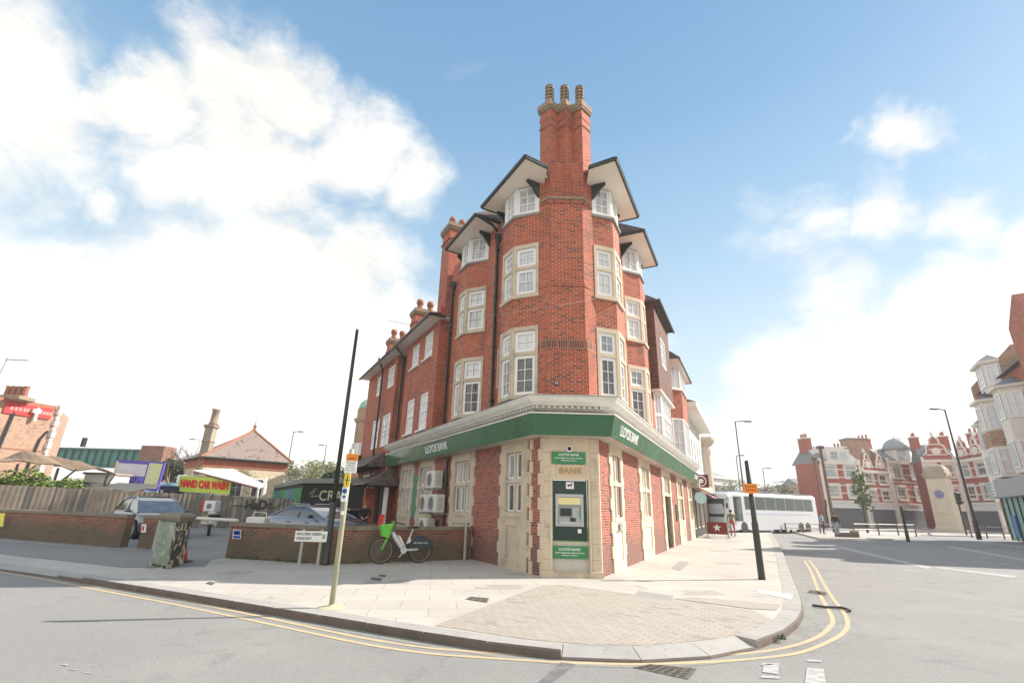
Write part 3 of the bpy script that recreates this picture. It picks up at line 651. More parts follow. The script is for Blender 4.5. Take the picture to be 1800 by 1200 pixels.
# black horse emblem on the white plate: a rearing horse in silhouette
hp = [(-.9, -.15), (-.6, -.35), (-.75, -.8), (-.5, -.75), (-.35, -.35), (.15, -.3), (.45, -.8), (.62, -.7), (.45, -.25), (.55, .05), (.9, .0), (.95, .15), (.62, .25), (.75, .7), (.95, .72), (.9, .9), (.6, .95), (.35, .5), (.1, .2), (-.45, .25), (-.7, .45), (-.95, .2)]
m_ = MB(); m_.face([(A0.x+.70+x*.07, 12.760, 2.105+z*.06) for x, z in hp]); m_.face([(A0.x+.70+x*.07, 12.764, 2.105+z*.06) for x, z in hp][::-1]); m_.build('horse_emblem', DARK, lg)
m_ = MB(); m_.obox((A0.x+.88, 12.765, .98), (.09, 0, 0), (0, .015, 0), (0, 0, .09)); m_.build('sticker', SIGNW, Bk)
m_ = MB(); m_.tube([(A0.x+.25, 12.70, .84), (A0.x+.25, 12.66, .86), (A0.x+.25, 12.66, 1.08), (A0.x+.25, 12.70, 1.1)], .012); m_.build('grab_rail', STEEL, Bk)
def sign(x0, x1, z0, z1, y, lines):
    m_ = MB(); m_.obox((x0, y, z0), (x1-x0, 0, 0), (0, .025, 0), (0, 0, z1-z0)); s_ = m_.build('sign_plate', mat('sign_green', (.03, .22, .07), .35), Bk)
    for tx, sz, zz in lines: text('lettering', tx, sz, ((x0+x1)/2, y, zz), (1, 0, 0), (0, -1, 0), SIGNW, s_, .004, bold=.001)
sign(A0.x+.23, A0.x+1.09, 2.62, 2.92, 12.615, [('LLOYDS BANK', .082, 2.845), ('Please be vigilant when using our Cashpoint', .040, 2.765), ('Always operate in this area', .036, 2.705)])
sign(A0.x+.235, A0.x+1.11, .40, .68, 12.75, [('LLOYDS BANK', .082, .605), ('Please be vigilant when using our Cashpoint', .040, .53), ('Always operate in this area', .036, .475)])
m_ = MB(); m_.lathe((A0.x+.68, 12.66, 3.0), [(.085, 0), (.085, .05), (.07, .06)], 20, Vector((0, -1, 0))); cm_ = m_.build('security_camera', WHITE, Bk)
m_ = MB(); m_.ball((A0.x+.68, 12.595, 3.0), .05, 8); m_.build('lens', DARK, cm_, True)
# --- fascia, soffit, cornice
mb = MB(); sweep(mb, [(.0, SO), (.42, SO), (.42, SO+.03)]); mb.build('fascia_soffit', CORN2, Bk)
mb = MB(); sweep(mb, [(.43, SO+.02), (.455, SO), (.575, 3.78), (.56, 3.80), (.43, 3.78)]); fas = mb.build('fascia', GREEN, Bk)
for P, N, U, ts in ((LP, nL, Ld, (13.0, 15.6, 20.4, 22.3)), (RP, nR, Rd, (16.6, 19.4, 22.6, 26.0, 29.5))):
    for t_ in ts:
        m_ = MB(); m_.mesh([V3(P(t_, .4565), SO+.005), V3(P(t_+.02, .4565), SO+.005), V3(P(t_+.02, .5775), 3.778), V3(P(t_, .5775), 3.778)], [(0, 1, 2, 3)]); m_.build('panel_joint', mat('joint_green', (.02, .07, .035), .6), fas)
mb = MB(); sweep(mb, [(.44, 3.80), (.59, 3.80), (.60, 3.83), (.44, 3.835)]); mb.build('fascia_trim', WHITE, Bk)
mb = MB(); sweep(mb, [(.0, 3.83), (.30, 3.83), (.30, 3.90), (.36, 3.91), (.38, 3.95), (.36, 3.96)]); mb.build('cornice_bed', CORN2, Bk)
mb = MB(); sweep(mb, [(.36, 3.955), (.36, 4.03)]);
# dentils
def dent(P, U, N, ta, tb):
    t_ = ta
    while t_ < tb-.05:
        mb.obox(V3(P(t_, .36), 3.965), V3(U, 0)*.075, V3(N, 0)*.085, (0, 0, .065)); t_ += .15
dent(LP, Ld, nL, solve_t(LP, 12.66-.46, .46)+.05, 19.5); dent(RP, Rd, nR, solve_t(RP, 12.66-.46, .46)+.05, RE)
p_ = offs(.36)[1:3]; xd = p_[0].x
while xd < p_[1].x-.05: mb.obox((xd, p_[0].y-.085, 3.965), (.075, 0, 0), (0, .085, 0), (0, 0, .065)); xd += .15
mb.build('dentil_course', CORN, Bk)
mb = MB(); sweep(mb, [(.36, 4.03), (.52, 4.03), (.53, 4.06), (.575, 4.08), (.62, 4.12), (.655, 4.17), (.66, 4.20), (.69, 4.205), (.69, 4.235), (.36, 4.235)]); mb.build('cornice', CORN, Bk)
mb = MB(); sweep(mb, [(.0, 4.2), (.70, 4.237), (.71, 4.25), (.70, 4.262), (.0, 4.43)]); mb.build('lead_flashing', LEAD, Bk)
# lettering on the fascia: raised white letters along both sides, with the slope of the board
def fascia_text(P, U, N, t_, rev, size=.34, sx=1.0):
    d = Vector((N.x*(.12), N.y*(.12), .5)).normalized(); n_ = (V3(U, 0)*(-rev)).cross(d).normalized()
    if n_.dot(V3(N, 0)) < 0: n_ = -n_
    p = V3(P(t_, .517), 3.53); u_ = V3(U, 0)*rev
    return text('lettering', 'LLOYDS BANK', size, p, u_, n_, SIGNW, fas, .016, sx=sx, bold=0, up=d)
fascia_text(LP, Ld, nL, 17.25, -1, .40, .88)
fascia_text(RP, Rd, nR, 13.95, 1, .40, .86)
fascia_text(RP, Rd, nR, 32.4, 1, .33, .8)

# --- upper floors
ZB, ZS = 4.38, 11.30
F1 = (ZB, 6.48); SP1 = (6.48, 7.42); F2 = (7.42, 9.17); SP2 = (9.17, 10.28); F3 = (10.28, 11.28)
def seg(P, t0, d0, t1, d1):
    a_, b_ = P(t0, d0), P(t1, d1); u = (b_-a_); L_ = u.length; u = u/L_; n = Vector((-u.y, u.x)) if P is LP else Vector((u.y, -u.x))
    n = n if n.dot(nL if P is LP else nR) > 0 else -n
    return a_, u, n, L_
def bay(P, ts, rich=True):
    """canted bay: three faces; brick spandrels, stone framed windows on two floors, white timber window above"""
    c = [(ts[0], 0), (ts[1], .5), (ts[2], .5), (ts[3], 0)]
    for k in range(3):
        a_, u, n, L_ = seg(P, *c[k], *c[k+1]); m_ = MB()
        
        for z0, z1 in (SP1, SP2): m_ = MB(); holes(m_, a_, u, n, L_, z0, z1, []); m_.build('bay_wall', BR_OR, Bk)
        if k == 2: continue
        jl, jr = .085, .085
        m_ = MB(); u3, n3 = V3(u, 0), V3(n, 0)
        def Bx(s0, s1, z0, z1, pr=.025, dp=.16): m_.obox(V3(a_, z0)+u3*s0-n3*dp, u3*(s1-s0), n3*(pr+dp), (0, 0, z1-z0))
        for (z0, z1), tr in ((F1, 5.62), (F2, 8.33)):
            Bx(0, jl, z0, z1); Bx(L_-jr, L_, z0, z1); Bx(jl, L_-jr, z1-.13, z1); Bx(jl, L_-jr, z0, z0+.10, .03); Bx(jl, L_-jr, tr, tr+.10, .02)
            if z0 > 5: Bx(-.03, L_+.02, z0-.04, z0+.06, .07)
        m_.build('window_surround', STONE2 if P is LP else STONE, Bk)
        for (z0, z1), tr in ((F1, 5.62), (F2, 8.33)):
            g1 = (GDARK if k == 0 else MID) if z0 < 5 else NET
            window(Bk, a_, u, n, jl, L_-jr, z0+.10, tr, 2, 3 if z0 < 5 else 2, .03, .092, glass=g1)
            window(Bk, a_, u, n, jl, L_-jr, tr+.10, z1-.13, 2, 2, .03, .092, glass=NET if P is LP or k else (MID if z0 < 5 else NET))
        # timber window of the top floor with white posts
        m_ = MB(); m_.obox(V3(a_, F3[0])-n3*.12, u3*.09, n3*.12, (0, 0, 1.0)); m_.build('window_post', WHITE, Bk); m_ = MB(); m_.obox(V3(a_, F3[0])+u3*(L_-.09)-n3*.12, u3*.09, n3*.12, (0, 0, 1.0)); m_.build('window_post', WHITE, Bk)
        window(Bk, a_, u, n, .09, L_-.09, F3[0]+.04, F3[1]-.02, 2, 3, .02, .06, glass=NET, bar=.03)
    # sill in lead and white board all round the bay
    for mt, nm, pr, z0, z1 in ((LEAD, 'lead_sill', .07, F3[0]-.10, F3[0]-.02), (WHITE, 'sill', .045, F3[0]-.02, F3[0]+.03)):
        q = [P(ts[0]-.02, 0), P(ts[1]-.03, .5+pr), P(ts[2]+.03, .5+pr), P(ts[3]+.02, 0), P(ts[3], -.1), P(ts[0], -.1)]
        m_ = MB(); m_.prism([(x.x, x.y) for x in q], z0, z1); m_.build(nm, mt, Bk)
    # body behind the windows so that nothing shows through
    q = [P(ts[0]+.12, -.05), P(ts[1]+.03, .30), P(ts[2]-.03, .30), P(ts[3]-.12, -.05)]
    m_ = MB(); m_.prism([(x.x, x.y) for x in q], ZB, ZS); m_.build('bay_core', DARK, Bk)
def strip_wall(P, t0, t1, z0=ZB, z1=ZS, d=0, mt=None):
    a_, u, n, L_ = seg(P, t0, d, t1, d); m_ = MB(); holes(m_, a_, u, n, L_, z0, z1, []); return m_.build('wall', mt or BR_OR, Bk)
bL1, bL2 = (10.98, 11.62, 12.32, 12.95), (14.56, 15.25, 15.93, 16.55)
bR1, bR2 = (12.70, 13.20, 14.03, 14.55), (16.75, 17.40, 18.07, 18.62)
for P, b1, b2, te in ((LP, bL1, bL2, 18.15), (RP, bR1, bR2, 21.6)):
    bay(P, b1); bay(P, b2); strip_wall(P, b1[3], b2[0]); strip_wall(P, b2[3], te)
# main body (back of the wedge)
q = [LP(10.9, -.3), LP(24, -.4), RP(33.5, -.4), RP(12.6, -.3)]; m_ = MB(); m_.prism([(x.x, x.y) for x in q], 4.2, 8.6); m_.build('core', BR_OR, Bk)
q = [LP(11.2, -.3), LP(18.15, -.002), LP(19.6, -4.), RP(21.6, -.3), RP(12.9, -.3)]; m_ = MB(); m_.prism([(x.x, x.y) for x in q], 8.6, ZS); m_.build('core', BR_OR, Bk)
# chimney breast on the corner
def breast(x0, x1, y, z0, z1, mt=BR_OR, nm='chimney_breast'):
    c0, c1 = LP(10.98, 0), RP(12.70, 0)
    q = [(x0, y), (x1, y), (c1.x, c1.y), (c1.x-.05, c1.y+.5), (c0.x+.05, c0.y+.5), (c0.x, c0.y)]
    m_ = MB(); m_.prism(q, z0, z1); return m_.build(nm, mt, Bk)
breast(.94, 2.10, 12.62, ZB, 5.70)
breast(.97, 2.08, 12.60, 5.70, 5.97, BR_SOLD, 'corbel_course')
breast(1.03, 2.05, 12.655, 5.97, 7.60)
breast(1.02, 2.06, 12.635, 7.60, 7.66, BR_SOLD, 'corbel_course')
breast(1.05, 2.05, 12.675, 7.66, 10.42)
breast(1.02, 2.08, 12.64, 10.42, 10.55, BR_SOLD, 'corbel_course')
breast(1.0, 2.1, 12.60, 10.55, 10.63, CAPST, 'weathering')
breast(1.12, 2.07, 12.86, 10.63, 12.1)
# three diagonal shafts
CX = [1.595+k*.52 for k in (-1, 0, 1)]; CYs = 13.02
def diam(cx, cy, r): return [(cx, cy-r), (cx+r, cy), (cx, cy+r), (cx-r, cy)]
for cx in CX:
    m_ = MB(); m_.prism(diam(cx, CYs, .315), 10.62, 14.2); m_.build('chimney_shaft', BR_OR, Bk)
DZ = .17
for r, z0, z1, mt, nm in ((.35, 13.30+DZ, 13.36+DZ, BR_SOLD, 'string_course'), (.338, 13.62+DZ, 13.78+DZ, BR_OR, 'string_course'), (.385, 14.0+DZ, 14.09+DZ, CAPST, 'string_course'), (.415, 14.09+DZ, 14.32+DZ, CAPST, 'chimney_cap')):
    m_ = MB()
    for k, cx in enumerate(CX): m_.prism(diam(cx, CYs, r), z0+k*.0015, z1+k*.0015)
    m_.build(nm, mt, Bk)
m_ = MB()
for cx in CX: m_.loft([[V3(p, 14.32+DZ) for p in diam(cx, CYs, .385)], [V3(p, 14.44+DZ) for p in diam(cx, CYs, .21)]])
m_.build('mortar_flaunching', CAPST, Bk)
def louvre_pot(cx, cy, z, s_=1., parent=None):
    m_ = MB(); m_.lathe((cx, cy, z), [(.14*s_, 0), (.16*s_, .05), (.145*s_, .09), (.145*s_, .22*s_)], 14)
    for k in range(4):
        zz = z+(.22+k*.15)*s_; m_.lathe((cx, cy, zz+.05*s_), [(.10*s_, 0), (.165*s_, 0), (.165*s_, .05*s_), (.10*s_, .06*s_)], 14)
        for j in range(6): a_ = j*PI/3+.3; m_.box((cx+.14*s_*math.cos(a_), cy+.14*s_*math.sin(a_), zz+.08*s_), (.05*s_, .04*s_, .17*s_), a_)
    m_.lathe((cx, cy, z+.82*s_), [(.165*s_, 0), (.13*s_, .05*s_), (.05*s_, .12*s_)], 14)
    o_ = m_.build('chimney_pot', BUFFPOT, parent)
    m_ = MB(); m_.lathe((cx, cy, z+.2*s_), [(.1*s_, 0), (.1*s_, .6*s_)], 10); m_.build('flue', DARK, o_)
for cx in CX: louvre_pot(cx, CYs, 14.42+DZ, .95, Bk)
# hood eaves over the bays, gutters, brackets
def hood(P, t0, t1, dmax, wall_t, e0=None):
    z = ZS; N = nL if P is LP else nR; U = Ld if P is LP else Rd
    q = [P(t0, dmax), P(t1, dmax), P(t1, -.3), P(t0, -.3)]
    if e0: q = [P(*e) for e in e0]
    m_ = MB(); m_.prism([(x.x, x.y) for x in q], z, z+.06); m_.build('soffit', SOFFIT, Bk)
    return q
def gut(P, pts, z=ZS+.04, r=.055, nm='gutter'):
    m_ = MB(); m_.tube([V3(P(*p), z) for p in pts], r, 8); m_.build(nm, GUTTER, Bk)
    m_ = MB()
    for a_, b_ in zip(pts, pts[1:]):
        a3, b3 = V3(P(*a_), z-.06), V3(P(*b_), z-.06); u = (b3-a3); n = Vector((u.y, -u.x, 0)).normalized()*.03
        m_.obox(a3-n, u, n*2, (0, 0, .12))
    m_.build('fascia_board', BLACKP, Bk)
def roofpiece(base, top, nm='roof', mt=None):
    m_ = MB(); m_.loft([base, top]); return m_.build(nm, mt or TILE_ROOF, Bk)
def bracket(P, t_, side, ln=.44):
    """timber knee bracket under the eave, standing out from the wall"""
    U = V3(Ld if P is LP else Rd, 0); N = V3(nL if P is LP else nR, 0)
    p = V3(P(t_, 0), ZS); m_ = MB()
    pr = [(0, 0), (ln, 0), (ln, -.06), (.28, -.18), (.08, -.44), (0, -.56)]
    A_ = [p+N*x+Vector((0, 0, z)) for x, z in pr]; B_ = [q_+U*.09 for q_ in A_]
    m_.loft([A_, B_]); m_.build('eave_bracket', BLACKP, Bk)
for P, (e0, e1), (f0, f1), b1, b2 in ((LP, (10.17, 13.12), (13.68, 16.50), bL1, bL2), (RP, (11.80, 15.05), (16.05, 18.95), bR1, bR2)):
    D = 1.0
    jc = (1.15, 12.72) if P is LP else (1.88, 12.72)
    hood(P, e0, e1, D, 0, [(e0, D), (e1, D), (e1, -.3), (b1[0]+.1, -.3), (b1[0]-.07, -.14), (e0+.06, .19)])
    hood(P, f0, f1, D, 0)
    gut(P, [(e1+.02, -.0), (e1+.02, D), (e0, D), (e0+.07, .17)]); gut(P, [(f1+.02, 0), (f1+.02, D), (f0, D), (f0, .0)])
    for a_, b_ in ((e0, e1), (f0, f1)):
        base = [V3(P(a_-.05, D+.06), ZS+.06), V3(P(b_+.05, D+.06), ZS+.06), V3(P(b_+.05, -2.4), ZS+.06), V3(P(b1[0]-.07 if a_ == e0 else a_-.05, -.14 if a_ == e0 else -2.4), ZS+.06)]+([V3(P(e0+.03, .17), ZS+.06)] if a_ == e0 else [])
        top = [V3(P(b1[0]+.8, -.22), ZS+1.12) if a_ == e0 else V3(P(a_+1.2, -.9), ZS+1.75), V3(P(b_-1.2, -.9), ZS+1.75), V3(P(b_-1.2, -2.4), ZS+1.8), V3(P(b1[0]+1.2 if a_ == e0 else a_+1.4, -2.0), ZS+1.8)]+([V3(P(b1[0]+.78, -.30), ZS+1.14)] if a_ == e0 else [])
        roofpiece(base, top)
    bracket(P, b1[0]-.02+ .0, 0); bracket(P, b1[3]+.05, 0); bracket(P, b2[0]-.12, 0); bracket(P, b2[3]+.05, 0)
    # roof verge between the two hoods
    strip_wall(P, 11.2 if P is LP else 13, 18.15 if P is LP else 19.5, ZS-.02, ZS+.2, -.02)
# main hipped roof
q = [LP(11.3, -.05), LP(18.15, -.05), LP(19.5, -4), RP(21.6, -.1), RP(13.1, -.05)]
tp = [Vector((1.55, 14.9)), Vector((1.0, 18.3)), Vector((2.2, 19.5)), Vector((3.6, 18.6)), Vector((1.75, 14.9))]
m_ = MB(); m_.loft([[V3(x, ZS+.1) for x in q], [V3(x, ZS+2.0) for x in tp]]); m_.build('roof', TILE_ROOF, Bk)
# lead flashing where the roof meets the shafts
m_ = MB(); m_.mesh([(.92, 12.74, 11.42), (1.06, 12.84, 11.42), (.98, 12.98, 11.95), (.90, 12.98, 11.75)], [(0, 1, 2, 3)]); m_.mesh([(2.12, 12.74, 11.42), (1.96, 12.84, 11.42), (2.04, 12.98, 11.95), (2.13, 12.98, 11.75)], [(3, 2, 1, 0)]); m_.build('flashing', WHITE, Bk)

# --- lower left block: three storeys, standing .42 m forward
DL = .42; ZE = 8.95
wins = [(18.92, 19.92, 4.48, 6.02, 4), (20.72, 21.75, 4.50, 6.05, 4), (18.88, 19.92, 7.55, 8.72, 3), (20.68, 21.72, 7.55, 8.66, 3)]
m_ = MB(); a_ = LP(18.15, DL); holes(m_, a_, Ld, nL, 22.6-18.15, ZB-.12, ZE, [(w_[0]-18.15, w_[1]-18.15, w_[2], w_[3]) for w_ in wins], .12)
holes(m_, LP(18.15, -.1), nL, -Ld, DL+.1, ZB-.12, ZE+.6, []); holes(m_, LP(22.6, -.6), nL, Ld, DL+.6, ZB-.12, ZE, []); m_.build('wall', BR_OR, Bk)
m_ = MB(); holes(m_, LP(22.6, -.6), Ld, nL, 1.6, ZB-.12, ZE, [(.35, 1.15, 7.0, 8.6)], .3); m_.build('wall', BR_OR, Bk)
m_ = MB(); m_.obox(V3(LP(22.95, -.95), 7.0), V3(Ld, 0)*.8, V3(nL, 0)*.1, (0, 0, 1.6)); m_.build('window', GDARK, Bk)
for w_ in wins:
    window(Bk, LP(0, DL), Ld, nL, w_[0], w_[1], w_[2], w_[3], 3, w_[4], .02, .075, glass=BLINDW, sash=.5)
    m_ = MB(); m_.obox(V3(LP(w_[0]-.08, DL-.02), w_[2]-.07), V3(Ld, 0)*(w_[1]-w_[0]+.16), V3(nL, 0)*.13, (0, 0, .065)); m_.build('sill', WHITE, Bk)
def soff(t0, t1, z, nm='soffit'):
    m_ = MB(); q = [LP(t0, .98), LP(t1, .98), LP(t1, -.7), LP(t0, -.7 if t0 > 19 else -.02)]; m_.prism([(x.x, x.y) for x in q], z, z+.05); return m_.build(nm, CORN, Bk)
soff(17.85, 24.2, ZE)
gut(LP, [(17.85, .3), (17.85, 1.0), (24.25, 1.0)], ZE+.05)
m_ = MB(); b_ = [V3(LP(17.8, 1.05), ZE+.06), V3(LP(24.2, 1.05), ZE+.06), V3(LP(24.2, -5), ZE+.06), V3(LP(19.6, -5), ZE+.06), V3(LP(18.2, -.02), ZE+.06)]; t_ = [V3(LP(20, -2.0), ZE+1.5), V3(LP(24.2, -2.0), ZE+1.5), V3(LP(24.2, -2.3), ZE+1.5), V3(LP(20.6, -2.3), ZE+1.5), V3(LP(20, -2.1), ZE+1.5)]; m_.loft([b_, t_]); m_.build('roof', TILE_ROOF, Bk)
# stack between the tall and the low part
def stack(P, t0, t1, d0, d1, z0, z1, npots, mt=BR_OR, pot='cannon', par=None, s_=1.):
    par = par or Bk; U = V3(P(1, 0)-P(0, 0), 0); N = V3(P(0, 1)-P(0, 0), 0)
    m_ = MB(); m_.obox(V3(P(t0, d1), z0), U*(t1-t0), N*(d0-d1), (0, 0, z1-z0)); st_ = m_.build('chimney_stack', mt, par)
    for k, (g_, za, zb) in enumerate(((.05, z1-.62, z1-.55), (.06, z1-.12, z1-.0), (.10, z1, z1+.2))):
        m_ = MB(); m_.obox(V3(P(t0-g_, d1-g_), za), U*(t1-t0+2*g_), N*(d0-d1+2*g_), (0, 0, zb-za)); m_.build('string_course' if k < 2 else 'chimney_cap', mt if k < 1 else CAPST, st_)
    for k in range(npots):
        d = d1+(d0-d1)*(k+.5)/npots; p = V3(P((t0+t1)/2, d), z1+.2); m_ = MB()
        m_.lathe(p, [(.19*s_, 0), (.15*s_, .25*s_), (.14*s_, .40*s_), (.19*s_, .42*s_), (.2*s_, .55*s_), (.16*s_, .68*s_), (.12*s_, .68*s_), (.12*s_, .55*s_)], 12); m_.build('chimney_pot', TERRA, st_, True)
stack(LP, 18.3, 19.3, .20, -1.25, 8.6, 13.65, 3, s_=.85)
m_ = MB(); m_.tube([V3(LP(22.2, -.9), 9.5), V3(LP(22.2, -.9), 13.6)], .03, 6); m_.build('aerial_mast', GALV, Bk)
# rainwater pipes
def pipe(P, t_, d, z0, z1, head=True, par=None, sw=0):
    m_ = MB(); m_.tube([V3(P(t_, d), z0), V3(P(t_, d), z1)], .055, 8)
    for k in range(int((z1-z0)/1.8)+1): m_.lathe(V3(P(t_, d), z0+.3+k*1.8), [(.055, 0), (.075, .01), (.075, .09), (.055, .1)], 8)
    if sw: m_.tube([V3(P(t_, d), z1), V3(P(t_, d+.12), z1+.25), V3(P(t_, d+sw), z1+.55), V3(P(t_, d+sw), z1+.7)], .05, 8)
    o_ = m_.build('downpipe', BLACKP, par or Bk)
    if head:
        m_ = MB(); c = V3(P(t_, d), z1); m_.loft([[c+Vector((x*.5, y*.5, -.1)) for x, y in ((-.10, -.10), (.10, -.10), (.10, .10), (-.10, .10))], [c+Vector((x, y, .05)) for x, y in ((-.10, -.10), (.10, -.10), (.10, .10), (-.10, .10))], [c+Vector((x*.8, y*.8, .22)) for x, y in ((-.14, -.14), (.14, -.14), (.14, .14), (-.14, .14))]]); m_.build('hopper', BLACKP, o_)
pipe(LP, 13.62, .10, 4.4, 10.55, True); pipe(LP, 17.75, .10, 4.3, 10.35, True)
pipe(LP, 22.85, .52, 4.2, 8.35, False, sw=.4); pipe(LP, 17.1, .10, .1, 3.2, False)
m_ = MB(); m_.tube([V3(LP(13.62, .10), 10.9), V3(LP(13.6, .35), 11.1), V3(LP(13.62, .9), 11.28)], .05, 8); m_.build('swan_neck', BLACKP, Bk)
for t_, z in ((13.42, 5.1), (13.84, 5.2)):
    m_ = MB(); m_.obox(V3(LP(t_, 0), z), V3(Ld, 0)*.02, V3(nL, 0)*.03, (0, 0, 1.35)); m_.build('cable', WHITE, Bk)
# little plate with H on the chimney breast
m_ = MB(); m_.obox((1.17, 12.60, 4.66), (.11, 0, 0), (0, .02, 0), (0, 0, .12)); pl_ = m_.build('hydrant_plate', BLACKP, Bk); text('lettering', 'H', .11, (1.225, 12.60, 4.72), (1, 0, 0), (0, -1, 0), SIGNW, pl_, .004)

# --- right side beyond the second bay: hung-tile jetty with hipped gablet
T0, T1, TD, TZ0, TZ1 = 21.5, 25.8, .36, 6.62, 10.75
m_ = MB(); holes(m_, RP(T0, TD), Rd, nR, T1-T0, TZ0, TZ1, [(1.35, 2.75, 8.1, 9.5)], .08)
holes(m_, RP(T0, -.6), nR, -Rd, TD+.6, TZ0, TZ1, []); holes(m_, RP(T1, -.6), nR, Rd, TD+.6, TZ0, TZ1, []); m_.build('tile_hung_wall', TILE_HANG, Bk)
window(Bk, RP(T0, TD), Rd, nR, 1.35, 2.75, 8.1, 9.5, 3, 3, .0, .06, glass=NET)
m_ = MB(); q = [RP(T0-.05, TD+.05), RP(T1+.05, TD+.05), RP(T1+.05, -.4), RP(T0-.05, -.4)]; m_.prism([(x.x, x.y) for x in q], TZ0-.08, TZ0); m_.build('soffit', SOFFIT, Bk)
m_ = MB(); q = [RP(T0-.25, TD+.28), RP(T1+.25, TD+.28), RP(T1+.25, -5), RP(T0-.25, -5)]; tp = [RP(T0+.9, -.7), RP(T1-.9, -.7), RP(T1-.9, -5), RP(T0+.9, -5)]
m_.loft([[V3(x, TZ1) for x in q], [V3(x, TZ1+1.2) for x in tp]]); m_.loft([[V3(RP(T0+.7, .1-.6), TZ1+1.1), V3(RP(T1-.7, .1-.6), TZ1+1.1), V3(RP((T0+T1)/2, -.5), TZ1+2.0)], [V3(RP(T0+.7, -5), TZ1+1.1), V3(RP(T1-.7, -5), TZ1+1.1), V3(RP((T0+T1)/2, -5), TZ1+2.0)]]); m_.build('roof', TILE_ROOF, Bk)
m_ = MB(); m_.tube([V3(RP(T0-.25, TD+.3), TZ1), V3(RP(T1+.25, TD+.3), TZ1)], .06, 6); m_.build('gutter', GUTTER, Bk)
strip_wall(RP, 21.5, 26.6, ZB, TZ0); strip_wall(RP, 19.0, 34., TZ0, 9.6, -.08)
# white bay window under the jetty
q = [RP(21.9, 0), RP(22.3, .3), RP(24.9, .3), RP(25.3, 0)]
for k in range(3):
    a_, b_ = q[k], q[k+1]; u = (b_-a_); L_ = u.length; u = u/L_; n = Vector((u.y, -u.x)); n = n if n.dot(nR) > 0 else -n
    m_ = MB(); m_.obox(V3(a_, ZB)-V3(n, 0)*.1, V3(u, 0)*L_, V3(n, 0)*.1, (0, 0, .12)); m_.build('sill', WHITE, Bk)
    window(Bk, a_, u, n, .02, L_-.02, ZB+.1, 5.6, 2 if k != 1 else 5, 2, .0, .07, glass=NET); window(Bk, a_, u, n, .02, L_-.02, 5.6, TZ0-.08, 2 if k != 1 else 5, 1, .0, .07, glass=NET)
# third gable and eave, brick bay with white windows
E3 = 9.35
m_ = MB(); q = [RP(26.4, .75), RP(32.2, .75), RP(32.2, -.6), RP(26.4, -.6)]; m_.prism([(x.x, x.y) for x in q], E3, E3+.06); m_.build('soffit', SOFFIT, Bk)
gut(RP, [(26.3, .78), (32.3, .78), (32.3, -.2)], E3+.05)
m_ = MB(); m_.loft([[V3(RP(26.2, .8), E3+.07), V3(RP(32.3, .8), E3+.07), V3(RP(32.3, -5), E3+.07), V3(RP(26.2, -5), E3+.07)], [V3(RP(27.6, -1.6), E3+2.3), V3(RP(31.6, -1.6), E3+2.3), V3(RP(31.6, -5), E3+2.3), V3(RP(27.6, -5), E3+2.3)]]); m_.build('roof', TILE_ROOF, Bk)
m_ = MB(); m_.loft([[V3(RP(26.6, -.15), E3+.1), V3(RP(31, -.15), E3+.1), V3(RP(28.8, -.15), E3+3.2)], [V3(RP(26.6, -4), E3+.1), V3(RP(31, -4), E3+.1), V3(RP(28.8, -4), E3+3.2)]]); m_.build('tile_hung_gable', TILE_HANG, Bk)
c = [(27.6, 0), (28.2, .55), (30.6, .55), (31.2, 0)]
for k in range(3):
    a_, u, n, L_ = seg(RP, *c[k], *c[k+1]); m_ = MB(); holes(m_, a_, u, n, L_, 6.4, 8.0, []); m_.build('bay_wall', BR_OR, Bk)
    window(Bk, a_, u, n, .0, L_, 4.4, 6.4, 2 if k != 1 else 5, 3, .0, .08, glass=NET); window(Bk, a_, u, n, .0, L_, 8.05, E3, 2 if k != 1 else 5, 2, .0, .08, glass=NET)
    m_ = MB(); m_.obox(V3(a_, 7.98)-V3(n, 0)*.1, V3(u, 0)*L_, V3(n, 0)*.2, (0, 0, .07)); m_.build('sill', WHITE, Bk)
strip_wall(RP, 26.6, 34, ZB, E3, -.02)
window(Bk, RP(0, 0), Rd, nR, 26.1, 26.9, 4.6, 6.4, 2, 3, -.02, .06, glass=NET); window(Bk, RP(0, 0), Rd, nR, 31.9, 33.2, 4.6, 6.6, 2, 3, -.02, .06, glass=NET)
# far ends of the low part
m_ = MB(); m_.obox(V3(LP(LE-.02, -.4), 0), V3(nL, 0)*.4, -V3(nL, 0)*.8+V3(Ld, 0)*.02, (0, 0, 9)); m_.build('end_wall', BR_OR, Bk)
